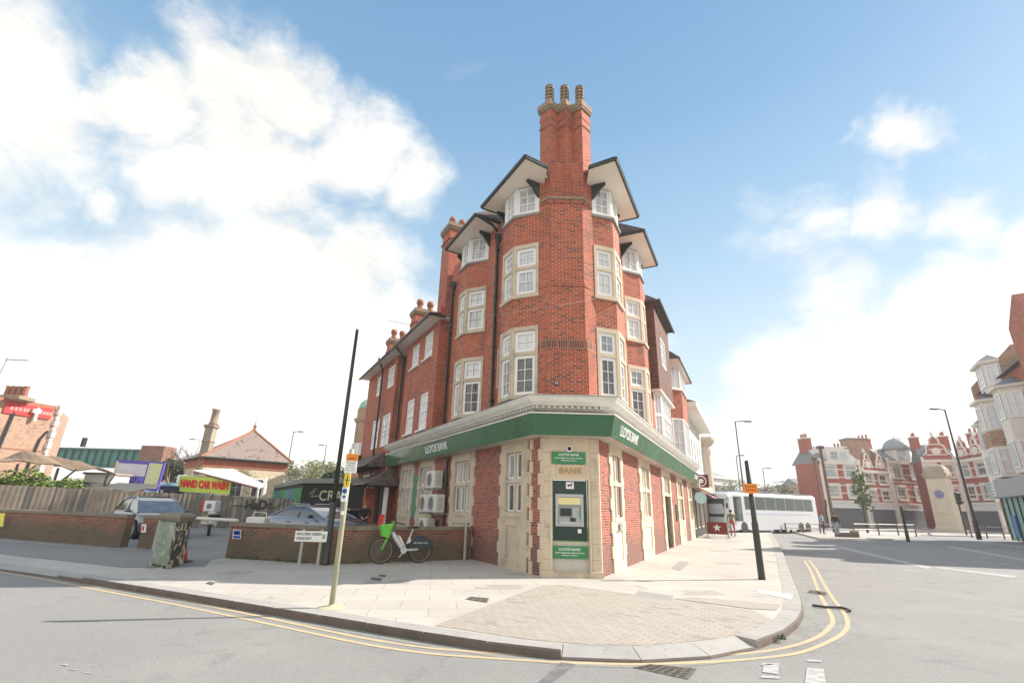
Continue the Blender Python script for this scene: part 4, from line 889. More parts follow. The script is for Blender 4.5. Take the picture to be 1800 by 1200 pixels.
# painted-out signboard, air conditioning, alarm boxes
m_ = MB(); m_.obox(V3(LP(20.5, .0), 1.0), V3(Ld, 0)*.55, V3(nL, 0)*.03, (0, 0, 1.75)); m_.build('notice_board', mat('faded_green_board', (.05, .22, .13), .5, noise=(2, (.10, .28, .18), .7)), Bk)
def ac(t_, d, z, label, s_=.85):
    r_ = thing('air_conditioner', label, 'air conditioner', V3(LP(t_+s_/2, d+.17), z), 'air conditioning units on the shaded wall')
    c = V3(LP(t_+s_/2, d+.17), z+.32); rz = math.atan2(Ld.y, Ld.x)
    m_ = MB(); m_.bbox(c, (s_, .34, .62), .02, rz); m_.build('casing', ACW, r_)
    f = c+V3(nL, 0)*.172+V3(Ld, 0)*.08; m_ = MB(); m_.lathe(f, [(.25, 0), (.25, .012), (.2, .012), (.2, 0)], 20, V3(nL, 0))
    for k in range(-6, 7): w_ = math.sqrt(max(.24**2-(k*.037)**2, 0)); m_.obox(f+Vector((0, 0, k*.037-.004))-V3(Ld, 0)*w_+V3(nL, 0)*.004, V3(Ld, 0)*2*w_, V3(nL, 0)*.008, (0, 0, .008))
    m_.build('fan_grille', mat('grille_grey', (.30, .30, .28), .5), r_)
    m_ = MB()
    for k in range(7): m_.obox(c-V3(Ld, 0)*(s_/2+.004)+V3(nL, 0)*(-.1)+Vector((0, 0, -.2+k*.06)), V3(Ld, 0)*.006, V3(nL, 0)*.2, (0, 0, .02))
    m_.build('side_vent', mat('grille_grey', (.30, .30, .28), .5), r_)
    m_ = MB(); m_.obox(V3(LP(t_+.05, 0), z-.05), V3(Ld, 0)*.05, V3(nL, 0)*(d+.36), (0, 0, .04)); m_.obox(V3(LP(t_+s_-.1, 0), z-.05), V3(Ld, 0)*.05, V3(nL, 0)*(d+.36), (0, 0, .04)); m_.build('wall_bracket', GALV, r_)
ac(17.35, .12, 2.12, 'upper air conditioner box high on the wall below the green fascia')
ac(17.0, .12, 1.28, 'air conditioner of the middle pair, the one nearer the camera')
ac(17.95, .12, 1.28, 'air conditioner of the middle pair, the one further from the camera')
ac(17.75, .15, .45, 'lowest air conditioner just above the garden wall')
# span wire strung across the front
tag(MB().tube([V3(LP(18.05, .45), 8.55), at(868, 553, 12.4), at(985, 537, 11.6), at(1060, 522, 13.2)], .005, 4).build('overhead_wire', GALV), 'thin pale wire strung across the brick chimney breast', 'wire')

def hz(px, py, x, y):
    d = ray(px, py); return CAM.z+d.z*math.hypot(x, y)/math.hypot(d.x, d.y)
# ================================================================ left: terrace beyond the bank
T_ = thing('terrace_house', 'three storey red brick house with tiled porch joined to the far end of the bank', 'house', V3(LP(27, 0), 0))
m_ = MB(); w3 = [(24.6, 26.2, 4.35, 6.0), (26.8, 28.3, 4.4, 6.0), (24.7, 26.0, 7.45, 8.62), (27.1, 28.4, 7.45, 8.6)]
holes(m_, LP(24.25, DL), Ld, nL, 6.4, 0, 9.0, [(a_-24.25, b_-24.25, c, d) for a_, b_, c, d in w3]+[(2.2, 5.0, 2.25, 3.05)], .12)
holes(m_, LP(24.25, -.5), nL, -Ld, DL+.5, 0, 9.0, []); m_.build('wall', BR_OR, T_)
for a_, b_, c, d in w3: window(T_, LP(0, DL), Ld, nL, a_, b_, c, d, 3, 3, .02, .09, glass=BLINDW, sash=.5)
window(T_, LP(0, DL), Ld, nL, 26.45, 27.8, 2.25, 3.05, 3, 2, .0, .07, glass=MID); window(T_, LP(0, DL), Ld, nL, 27.9, 29.2, 2.25, 3.05, 3, 2, .0, .07, glass=MID)
m_ = MB(); m_.prism([(x.x, x.y) for x in (LP(24.2, .95), LP(30.9, .95), LP(30.9, -4), LP(24.2, -4))], 8.98, 9.04); m_.build('soffit', CORN, T_)
m_ = MB(); m_.tube([V3(LP(24.3, 1.0), 8.98), V3(LP(30.9, 1.0), 8.98)], .065, 6); m_.build('gutter', GUTTER, T_)
m_ = MB(); m_.loft([[V3(LP(24.2, 1.0), 9.04), V3(LP(31.0, 1.0), 9.04), V3(LP(31, -4), 9.04), V3(LP(24.2, -4), 9.04)], [V3(LP(24.2, -1.8), 10.6), V3(LP(29.6, -1.8), 10.6), V3(LP(29.6, -2.2), 10.6), V3(LP(24.2, -2.2), 10.6)]]); m_.build('roof', TILE_ROOF, T_)
m_ = MB(); m_.prism([(x.x, x.y) for x in (LP(24.3, .3), LP(30.6, .3), LP(30.6, -5), LP(24.3, -5))], 0, 9.0); m_.build('core', BR_OR, T_)
def leanto(t0, t1, d0, d1, z0, z1, nm):
    m_ = MB(); U = V3(Ld, 0)
    sec = [(d0, z1), (d1, z0), (d1, z0-.12), (d0, z0-.12)]
    def P_(t_, hip): return [V3(LP(t_+(hip if k in (0,) else 0), s_[0]), s_[1]) for k, s_ in enumerate(sec)]
    m_.loft([P_(t0, .5), P_(t1, -.5)]); o_ = m_.build(nm, TILE_ROOF, T_)
    m_ = MB(); m_.tube([V3(LP(t0, d1+.05), z0-.06), V3(LP(t1, d1+.05), z0-.06)], .05, 6); m_.build('gutter', BLACKP, o_); return o_
leanto(24.4, 30.6, DL, 1.35, 3.35, 4.05, 'lean_to_roof'); leanto(23.3, 26.2, .0, 1.5, 2.45, 3.35, 'porch_roof')
for t_, w_, mt, nm in ((24.9, .45, BLACKP, 'door'), (25.5, .3, BR_OR, 'porch_pier'), (23.5, .45, WHITE, 'white_panel'), (24.15, .5, BLACKP, 'door')):
    m_ = MB(); m_.obox(V3(LP(t_, .42), .02), V3(Ld, 0)*w_, V3(nL, 0)*(.1 if nm != 'porch_pier' else .6), (0, 0, 2.25)); m_.build(nm, mt, T_)
for t_, d in ((26.5, .62),): pipe(LP, t_, d, .1, 8.6, False, T_, .3)
m_ = MB(); m_.obox(V3(LP(30.3, .42), 3.5), V3(Ld, 0)*.1, V3(nL, 0)*.8, (0, 0, .75)); m_.build('projecting_board', BLACKP, T_)
stack(LP, 24.9, 25.8, -.5, -1.75, 9.3, 11.9, 2, par=T_, s_=1.05); stack(LP, 29.7, 30.5, -.4, -1.5, 9.2, 11.5, 2, par=T_, s_=1.05)
p_ = V3(LP(27.6, -1.0), 9.9); m_ = MB(); m_.tube([p_, p_+Vector((0, 0, 2.3))], .02, 5); m_.tube([p_+Vector((-1.3, -.3, 2.25)), p_+Vector((.9, .2, 2.1))], .015, 4)
for k in range(6): c_ = (p_+Vector((-1.3, -.3, 2.25))).lerp(p_+Vector((.9, .2, 2.1)), k/5); m_.tube([c_-Vector((-.05, .25, 0)), c_+Vector((-.05, .25, 0))], .01, 4)
m_.build('aerial', GALV, T_)
# further building with copper dome
T2 = thing('domed_building', 'old stone corner building with a small green copper dome behind the brick terrace', 'building', V3(LP(46, .3), 0))
m_ = MB(); c0_ = at(649, 720, 52.); T2.location = (c0_.x, c0_.y, 0); dzz = hz(645, 720, c0_.x, c0_.y)-10.8; m_.lathe((c0_.x, c0_.y, 0), [(1.2, 0), (1.2, 4.0), (1.28, 4.05), (1.28, 4.3), (1.2, 4.35), (1.2, 9.6), (1.35, 9.7), (1.5, 10.0), (1.2, 10.1), (1.2, 10.8+dzz)], 12)
m_.prism([(x.x, x.y) for x in (c0_+Vector((.3, 0, 0)), c0_+Vector((9, 0, 0)), c0_+Vector((9, 9, 0)), c0_+Vector((.3, 9, 0)))], 0, 10.3); m_.build('wall', BR_BROWN, T2)
m_ = MB(); m_.lathe((c0_.x, c0_.y, 10.8+dzz), [(1.1, 0), (1.06, .4), (.9, .75), (.55, 1.05), (.15, 1.2), (.05, 1.35)], 16); m_.build('dome', mat('copper', (.30, .52, .42), .6, noise=(2, (.4, .6, .5), .6)), T2, True)
for k in range(5):
    a_ = PI*1.05+k*.35; n = Vector((math.cos(a_), math.sin(a_))); u = Vector((-n.y, n.x))
    for z in (5.2, 1.4): window(T2, (c0_.x+n.x*1.25-u.x*.25, c0_.y+n.y*1.25-u.y*.25), u, n, 0, .5, z, z+2.2, 1, 2, -.06, .05)

# ================================================================ boundary walls and what stands at them
def gwall(pts, h, label, th=.24):
    root = thing('garden_wall', label, 'wall', V3(Vector(pts[0]).lerp(Vector(pts[-1]), .5) if len(pts) == 2 else Vector(pts[1]), 0), 'low brick walls along the pavement')
    P = [Vector((p[0], p[1], 0)) for p in pts]; B_ = offset(P, -th) if offset(P, -th)[0].y > P[0].y else offset(P, th)
    m_ = MB(); m_.prism([(p.x, p.y) for p in P]+[(p.x, p.y) for p in B_[::-1]], 0, h-.09); m_.build('brickwork', BR_GARDEN, root)
    F_ = [p+(p-q).normalized()*.03 for p, q in zip(P, B_)]; K_ = [q+(q-p).normalized()*.03 for p, q in zip(P, B_)]
    m_ = MB(); m_.prism([(p.x, p.y) for p in F_]+[(p.x, p.y) for p in K_[::-1]], h-.09, h); m_.build('coping', MOSSY, root)
    return root
gwall([(-60, 35.6), (-18.68, 19.33), (-12.44, 16.92)], 1.0, 'long low brick wall at the far left below the wooden fence')
gwall([(-11.95, 17.0), (-10.75, 16.5)], 1.0, 'short brick gate pier with a small red and white sign behind the old pouch box', .4)
gwall([(-7.9, 14.86), (-4.7, 14.0), (-1.12, 16.12)], .93, 'low brick wall running from the car park entrance to the bank, behind the bicycle')
m_ = MB(); m_.tube([(-1.25, 15.75, 0), (-1.25, 15.75, 1.0)], .045, 8); m_.tube([(-1.25, 15.75, 1.0), (-1.2, 15.95, 1.02)], .045, 8); tag(m_.build('guard_post', GALV), 'short grey post where the low wall meets the bank', 'post')
def plate(px, Y, mt, name, label, cat, th=.02, group=None):
    """flat sign whose four corners were measured (tl, tr, br, bl) at depth Y"""
    P = [at(p[0], p[1], Y) if not isinstance(Y, (list, tuple)) else at(p[0], p[1], Y[i]) for i, p in enumerate(px)]
    n = (P[1]-P[0]).cross(P[3]-P[0]).normalized(); n = n if n.dot(CAM-P[0]) > 0 else -n
    root = thing(name, label, cat, sum(P, Vector())/4, group)
    m_ = MB(); m_.loft([P, [p-n*th for p in P]]); b = m_.build('plate', mt, root)
    return root, b, P, n
# parking notices on the walls
for x0, y0, Y, lb in ((188, 914, 17.55, 'blue and white parking notice on the far left wall, left of the gap'), (408, 930, 14.70, 'blue and white parking notice on the left end of the wall by the street name')):
    P0 = [(x0+2, y0), (x0+16, y0+1), (x0+15, y0+17), (x0, y0+16)]
    r_, b_, P, n = plate(P0, Y, SIGNW, 'parking_notice', lb, 'sign', .01)
    def qd(u0, v0, u1, v1, mt, nm, par, P=P, n=n):
        f = lambda u, v: P[0].lerp(P[1], u).lerp(P[3].lerp(P[2], u), v)+n*.004
        m2 = MB(); q_ = [f(u0, v0), f(u1, v0), f(u1, v1), f(u0, v1)]; m2.loft([q_, [x-n*.003 for x in q_]]); return m2.build(nm, mt, par)
    qd(.1, .08, .92, .58, BLUE, 'blue_panel', b_); qd(.1, .66, .92, .93, BLUE, 'blue_band', b_); qd(.2, .26, .8, .42, SIGNW, 'white_band', b_)
    c_ = P[0].lerp(P[2], .5); 
r_, b_, P, n = plate([(249, 921), (257, 921), (256, 935), (248, 935)], 16.66, SIGNW, 'wall_sign', 'small white sign with a red panel on the brick gate pier', 'sign', .01)
m_ = MB(); f = lambda u, v: P[0].lerp(P[1], u).lerp(P[3].lerp(P[2], u), v)+n*.004; q_ = [f(.15, .2), f(.6, .2), f(.6, .8), f(.15, .8)]; m_.loft([q_, [x-n*.003 for x in q_]]); m_.build('red_panel', mat('sign_red', (.65, .05, .04), .5), b_)
plate([(-8, 901), (8, 902), (5, 925), (-8, 924)], 19.05, mat('notice_yellow', (.75, .75, .12), .5), 'wall_sign', 'yellow sign on the wall at the left edge of the photo', 'sign', .01)
# street name plate on two posts
r_ = thing('street_name_sign', 'white street name plate on two pale posts in front of the low wall', 'street sign', (-5.12, 13.72, 0))
for x in (-5.36, -4.88):
    m_ = MB(); m_.obox((x-.035, 13.70, 0), (.07, 0, 0), (0, .05, 0), (0, 0, .86)); m_.build('post', GALV, r_)
m_ = MB(); m_.obox((-5.56, 13.67, .56), (.84, 0, 0), (0, .025, 0), (0, 0, .26)); pl_ = m_.build('name_plate', SIGNW, r_)
text('lettering', 'GOLDERS GREEN', .085, (-5.52, 13.67, .745), (1, 0, 0), (0, -1, 0), BLACKP, pl_, .004, 'LEFT', bold=.001); text('lettering', 'CRESCENT', .085, (-5.52, 13.67, .635), (1, 0, 0), (0, -1, 0), BLACKP, pl_, .004, 'LEFT', bold=.001)
m_ = MB(); m_.face([(-4.84, 13.666, .64), (-4.76, 13.666, .64), (-4.76, 13.666, .72), (-4.80, 13.666, .76), (-4.84, 13.666, .72)]); m_.build('badge', GALV, pl_)
# tall black column against the wall
r_ = thing('street_column', 'tall plain black column rising out of the low wall beside the bank', 'pole', (-4.72, 13.82, 0))
m_ = MB(); m_.lathe((-4.72, 13.82, 0), [(.11, 0), (.11, .05), (.085, .08), (.085, 1.5), (.075, 1.56)], 14); m_.build('base', BLACKP, r_, True)
m_ = MB(); m_.lathe((-4.72, 13.82, 1.56), [(.062, 0), (.055, 2.5), (.045, 4.95)], 14); m_.build('shaft', BLACKP, r_, True)
m_ = MB(); m_.lathe((-4.72, 13.82, 6.5), [(.05, 0), (.05, .03), (.02, .06)], 12); m_.build('cap', GALV, r_)
# signpost near the kerb
sx_, sy_ = -2.69, 8.43
r_ = thing('signpost', 'pale signpost by the kerb with orange, white, yellow and blue signs', 'signpost', (sx_, sy_, 0))
m_ = MB(); m_.lathe((sx_, sy_, 0), [(.042, 0), (.042, 2.40), (.03, 2.42)], 14); m_.build('post', OLIVE, r_, True)
m_ = MB(); m_.lathe((sx_, sy_, .004), [(.22, 0), (.19, .012), (.06, .03), (.045, .05)], 14); m_.build('mortar_collar', surf('yellowed_mortar', (.5, .48, .34), [((.58, .54, .2), .5, .65, .7)], [9.]), r_)
def sgn(x0, x1, z0, z1, y, mt, nm, lines=(), tm=None):
    m_ = MB(); m_.obox((x0, y, z0), (x1-x0, 0, 0), (0, .012, 0), (0, 0, z1-z0)); p_ = m_.build(nm, mt, r_)
    for s_, sz, zz in lines: text('lettering', s_, sz, ((x0+x1)/2, y, zz), (1, 0, 0), (0, -1, 0), tm or BLACKP, p_, .002)
    return p_
sgn(sx_-.06, sx_+.14, 2.22, 2.33, sy_-.06, ORANGE, 'orange_sign', [('AHEAD', .035, 2.255)])
sgn(sx_-.065, sx_+.135, 2.02, 2.215, sy_-.06, SIGNW, 'white_sign', [('No loading', .032, 2.185), ('Mon-Fri', .032, 2.145), ('7.00 am - 7.00 pm', .022, 2.105), ('4.00 pm - 7.00 pm', .022, 2.065)])
ys = sgn(sx_-.045, sx_+.055, 1.80, 2.01, sy_-.06, YELSIGN, 'yellow_sign')
m_ = MB(); m_.obox((sx_+.0, sy_-.064, 1.83), (.012, 0, 0), (0, .003, 0), (0, 0, .15)); m_.obox((sx_-.03, sy_-.064, 1.90), (.075, 0, 0), (0, .003, 0), (0, 0, .012)); m_.build('symbol', BLACKP, ys)
bs = sgn(sx_-.055, sx_+.035, 1.56, 1.79, sy_-.06, SIGNW, 'blue_sign'); 
m_ = MB(); m_.lathe((sx_-.01, sy_-.061, 1.73), [(.04, 0), (.04, .004)], 16, Vector((0, -1, 0))); m_.lathe((sx_-.01, sy_-.061, 1.64), [(.025, 0), (.025, .004)], 12, Vector((0, -1, 0))); m_.build('symbol', BLUE, bs)
sgn(sx_-.045, sx_+.015, 1.43, 1.55, sy_-.06, mat('sticker_grey', (.28, .28, .26), .5), 'sticker'); sgn(sx_-.03, sx_+.02, 1.36, 1.42, sy_-.06, SIGNW, 'sticker')
# right-hand black post with orange diversion sign
r_ = thing('sign_pole', 'black round post on the sunlit pavement with an orange diversion sign', 'pole', (6.36, 13.19, 0))
m_ = MB(); m_.lathe((6.36, 13.19, 0), [(.088, 0), (.082, .1), (.080, 1.3), (.064, 1.36), (.060, 2.86), (.03, 2.88)], 16); m_.build('post', BLACKP, r_, True)
u_ = Vector((.97, -.25, 0)); c_ = V3(at(1319, 858, 13.05)); m_ = MB(); m_.obox(c_-u_*.17-Vector((0, 0, .13)), u_*.34, Vector((-.25, -.97, 0))*.012, (.0, 0, .25)); os_ = m_.build('orange_sign', ORANGE, r_)
nv_ = Vector((-.25, -.97, 0)); text('lettering', 'Access only', .055, c_+nv_*.013+Vector((0, 0, .05)), u_, (-.25, -.97, 0), BLACKP, os_, .003); text('lettering', 'Pedestrians', .05, c_+nv_*.013+Vector((0, 0, -.035)), u_, (-.25, -.97, 0), BLACKP, os_, .003)
# old pouch box
L_, M_, R_ = G(262, 993), G(295, 1000), G(322, 992)
r_ = thing('pouch_box', 'weathered green and black metal pouch box with a thick domed lid', 'street cabinet', tuple((L_+R_)/2))
K_ = L_+(R_-M_); c_ = (L_+R_)/2; base = [L_, M_, R_, K_]
def ring(k, z, rr=.12): 
    out_ = []
    for i in range(4):
        p, a_, b_ = base[i], base[i-1], base[(i+1) % 4]
        for q_ in (p.lerp(a_, rr), p.lerp(p.lerp(a_, rr*.3).lerp(p.lerp(b_, rr*.3), .5), .9), p.lerp(b_, rr)): out_.append(V3(c_+(q_-c_)*k, z))
    return out_
m_ = MB(); m_.loft([ring(1.04, 0), ring(1.04, .05), ring(1.0, .06)]); m_.build('plinth', CHIPB, r_)
m_ = MB(); A_, B_ = ring(1.0, .06), ring(.97, 1.02)
for i in range(12):
    j = (i+1) % 12; m_.face([A_[i], A_[j], B_[j], B_[i]], 0 if i in (0, 1, 2, 11, 10, 9) else 1)
m_.build('cabinet', [CHIPG, CHIPB], r_)
m_ = MB(); m_.loft([ring(.98, 1.0), ring(1.16, 1.05), ring(1.22, 1.09), ring(1.22, 1.13), ring(1.12, 1.17), ring(.8, 1.20)]); m_.build('lid', MOSSY, r_)
m_ = MB(); dm = L_.lerp(M_, .1); m_.mesh([L_.lerp(M_, .12)+Vector((0, -.008, .15)), L_.lerp(M_, .88)+Vector((0, -.008, .15)), L_.lerp(M_, .88)+Vector((0, .0, .95)), L_.lerp(M_, .12)+Vector((0, .0, .95))], [(0, 1, 2, 3)]); m_.build('door', CHIPG, r_)
# cone behind it
p_ = G(320, 988); r_ = thing('traffic_cone', 'small battered red cone behind the old pouch box', 'cone', tuple(p_)); 
m_ = MB(); m_.bbox((p_.x, p_.y, .02), (.34, .34, .04), .008); m_.build('base', RUBBER, r_); m_ = MB(); m_.lathe((p_.x, p_.y, .04), [(.12, 0), (.09, .1), (.05, .28), (.03, .34)], 14); m_.build('cone', mat('cone_red', (.55, .08, .03), .6), r_, True)
# barrier pole across the car park entrance
r_ = thing('barrier', 'white horizontal barrier pole across the car park entrance', 'barrier', (-9.4, 15.6, 0)); m_ = MB(); m_.tube([(-10.9, 16.3, 1.0), (-7.8, 14.95, .98)], .045, 10); m_.build('bar', mat('barrier_pinkwhite', (.72, .66, .60), .5), r_); m_ = MB(); m_.box((-10.9, 16.32, .5), (.12, .12, 1.0)); m_.build('post', GALV, r_)

# ---------------------------------------------------------------- hire bicycle
LIME = mat('lime_paint', (.17, .62, .07), .35, coat=.3); BWHITE = mat('bike_silver', (.70, .71, .72), .35, metal=.1)
f0 = Vector((-3.42, 14.33, 0)); bu = Vector((.885, .465, 0)).normalized(); bn_ = Vector((bu.y, -bu.x, 0))
r_ = thing('bicycle', 'white electric hire bicycle with a lime green basket and fork, parked against the low wall', 'bicycle', f0)
def bp(x, z, y=0): return f0+bu*x+Vector((0, 0, z))+bn_*y
RW, WB = .335, 1.10
for x in (0, WB):
    c_ = bp(x, RW); m_ = MB(); rings = []
    for k in range(40):
        a_ = 2*PI*k/40; e_ = bu*math.cos(a_)+Vector((0, 0, math.sin(a_))); rings.append([c_+e_*(RW-.02+.021*math.cos(b_))+bn_*.021*math.sin(b_) for b_ in [2*PI*j/8 for j in range(8)]])
    m_.loft(rings+[rings[0]], caps=False); wh = m_.build('wheel', RUBBER, r_, True)
    m_ = MB(); rings = [[c_+(bu*math.cos(2*PI*k/40)+Vector((0, 0, math.sin(2*PI*k/40))))*(RW-.045+dr_)+bn_*dy for dr_, dy in ((0, -.012), (.008, -.012), (.008, .012), (0, .012))] for k in range(41)]
    m_.loft(rings, caps=False); m_.build('rim', GALV, wh)
    m_ = MB()
    for k in range(24): a_ = 2*PI*k/24; m_.tube([c_+bn_*.02*(-1)**k, c_+(bu*math.cos(a_)+Vector((0, 0, math.sin(a_))))*(RW-.045)], .0018, 3)
    m_.build('spokes', GALV, wh); m_ = MB(); m_.lathe(c_-bn_*.05, [(.03 if x == 0 else .06, 0), (.03 if x == 0 else .06, .1)], 12, bn_); m_.build('hub', BLACKP, wh)
m_ = MB(); m_.tube([bp(.27, .80), bp(.33, .70), bp(.55, .42), bp(.62, .36)], [.05, .062, .06, .05], 10); m_.tube([bp(.58, .36), bp(.75, .35), bp(1.12, .355)], [.05, .042, .035], 10); m_.build('frame', BWHITE, r_, True)
for s_ in (-1, 1): m_ = MB(); m_.tube([bp(0, RW, .055*s_), bp(.13, .66, .055*s_), bp(.16, .70, .04*s_), bp(.24, .88, .02*s_)], [.016, .022, .025, .026], 8); m_.build('fork', LIME, r_, True)
m_ = MB(); m_.tube([bp(.20, .80), bp(.26, 1.0), bp(.30, 1.06)], .026, 8); m_.build('stem', LIME, r_, True)
m_ = MB(); m_.tube([bp(.44, 1.03, -.28), bp(.34, 1.06, -.2), bp(.28, 1.06, 0), bp(.34, 1.06, .2), bp(.44, 1.03, .28)], .014, 8); hb = m_.build('handlebar', BLACKP, r_, True)
m_ = MB(); m_.tube([bp(.40, 1.04, .25), bp(.50, 1.02, .30)], .018, 8); m_.build('grip', RUBBER, hb)
m_ = MB(); m_.bbox(bp(.27, 1.07), (.11, .07, .03), .008, math.atan2(bu.y, bu.x)); m_.build('display', GALV, r_)
m_ = MB(); q0 = [bp(-.10, .98, -.17), bp(.22, 1.02, -.15), bp(.22, 1.02, .15), bp(-.10, .98, .17)]; q1 = [bp(-.04, .70, -.11), bp(.13, .66, -.10), bp(.13, .66, .10), bp(-.04, .70, .11)]
m_.loft([q1, q0], caps=False); m_.face(q1[::-1]); q2 = [p+(c_-p)*.0 for p in q0]; inner = [p.lerp(sum(q0, Vector())/4, .07)+Vector((0, 0, -.01)) for p in q0]; innb = [p.lerp(sum(q1, Vector())/4, .07)+Vector((0, 0, .01)) for p in q1]
m_.loft([innb, inner], caps=False); m_.face(innb)
for i in range(4): j = (i+1) % 4; m_.face([q0[i], q0[j], inner[j], inner[i]])
m_.build('basket', LIME, r_)
m_ = MB(); m_.obox(bp(.40, .74, -.04), bu*.10+Vector((0, 0, -.05)), bn_*.08, bu*.16+Vector((0, 0, -.26))); m_.build('battery', BWHITE, r_)
m_ = MB(); m_.tube([bp(.74, .57), bp(.85, .90)], .018, 8); m_.build('seat_post', BWHITE, r_); m_ = MB(); m_.mesh([bp(.68, .50, -.02), bp(.84, .54, -.02), bp(.76, .70, -.02), bp(.68, .50, .02), bp(.84, .54, .02), bp(.76, .70, .02)], [(0, 1, 2), (5, 4, 3), (0, 3, 4, 1), (1, 4, 5, 2), (2, 5, 3, 0)]); m_.build('seat_clamp', BWHITE, r_)
m_ = MB(); m_.loft([[bp(.70, .90, y) for y in (-.02, .02)]+[bp(.70, .93, y) for y in (.02, -.02)], [bp(.82, .905, y) for y in (-.05, .05)]+[bp(.82, .945, y) for y in (.05, -.05)], [bp(.97, .91, y) for y in (-.08, .08)]+[bp(.97, .96, y) for y in (.08, -.08)], [bp(1.0, .93, y) for y in (-.06, .06)]+[bp(1.0, .95, y) for y in (.06, -.06)]]); m_.build('saddle', RUBBER, r_, True)
MUD = mat('mudguard_charcoal', (.035, .045, .055), .5)
for s_ in (-1, 1):
    m_ = MB(); arc = [bp(WB+math.cos(a_)*.375, RW+math.sin(a_)*.375, .045*s_) for a_ in [math.radians(d) for d in range(-5, 176, 12)]]; arc += [bp(.66, .40, .045*s_), bp(.70, .39, .045*s_), bp(WB+.33, .39, .045*s_)]
    m_.face(arc); m_.face([p-bn_*.006*s_ for p in arc][::-1]); mg = m_.build('wheel_guard', MUD, r_)
    if s_ == 1: text('lettering', 'BIKE 400 4 4196', .06, bp(WB-.02, .52, .047), bu, bn_, SIGNW, mg, .002)
m_ = MB(); A_ = [bp(WB+math.cos(a_)*.377, RW+math.sin(a_)*.377, -.045) for a_ in [math.radians(d) for d in range(-5, 176, 12)]]; m_.loft([[p, p+bn_*.09] for p in A_], caps=False, closed=False); m_.build('mudguard', MUD, r_)
m_ = MB(); m_.tube([bp(.62, .33, .06), bp(.52, .20, .09), bp(.47, .17, .12)], .014, 6); m_.lathe(bp(.62, .34, .03), [(.09, 0), (.09, .01)], 16, bn_); m_.build('crank', BWHITE, r_); m_ = MB(); m_.obox(bp(.42, .155, .08), bu*.1, bn_*.09, (0, 0, .02)); m_.build('pedal', BLACKP, r_)
m_ = MB(); m_.tube([bp(.70, .32, .03), bp(.66, .01, .12)], .012, 6); m_.build('kickstand', BLACKP, r_)

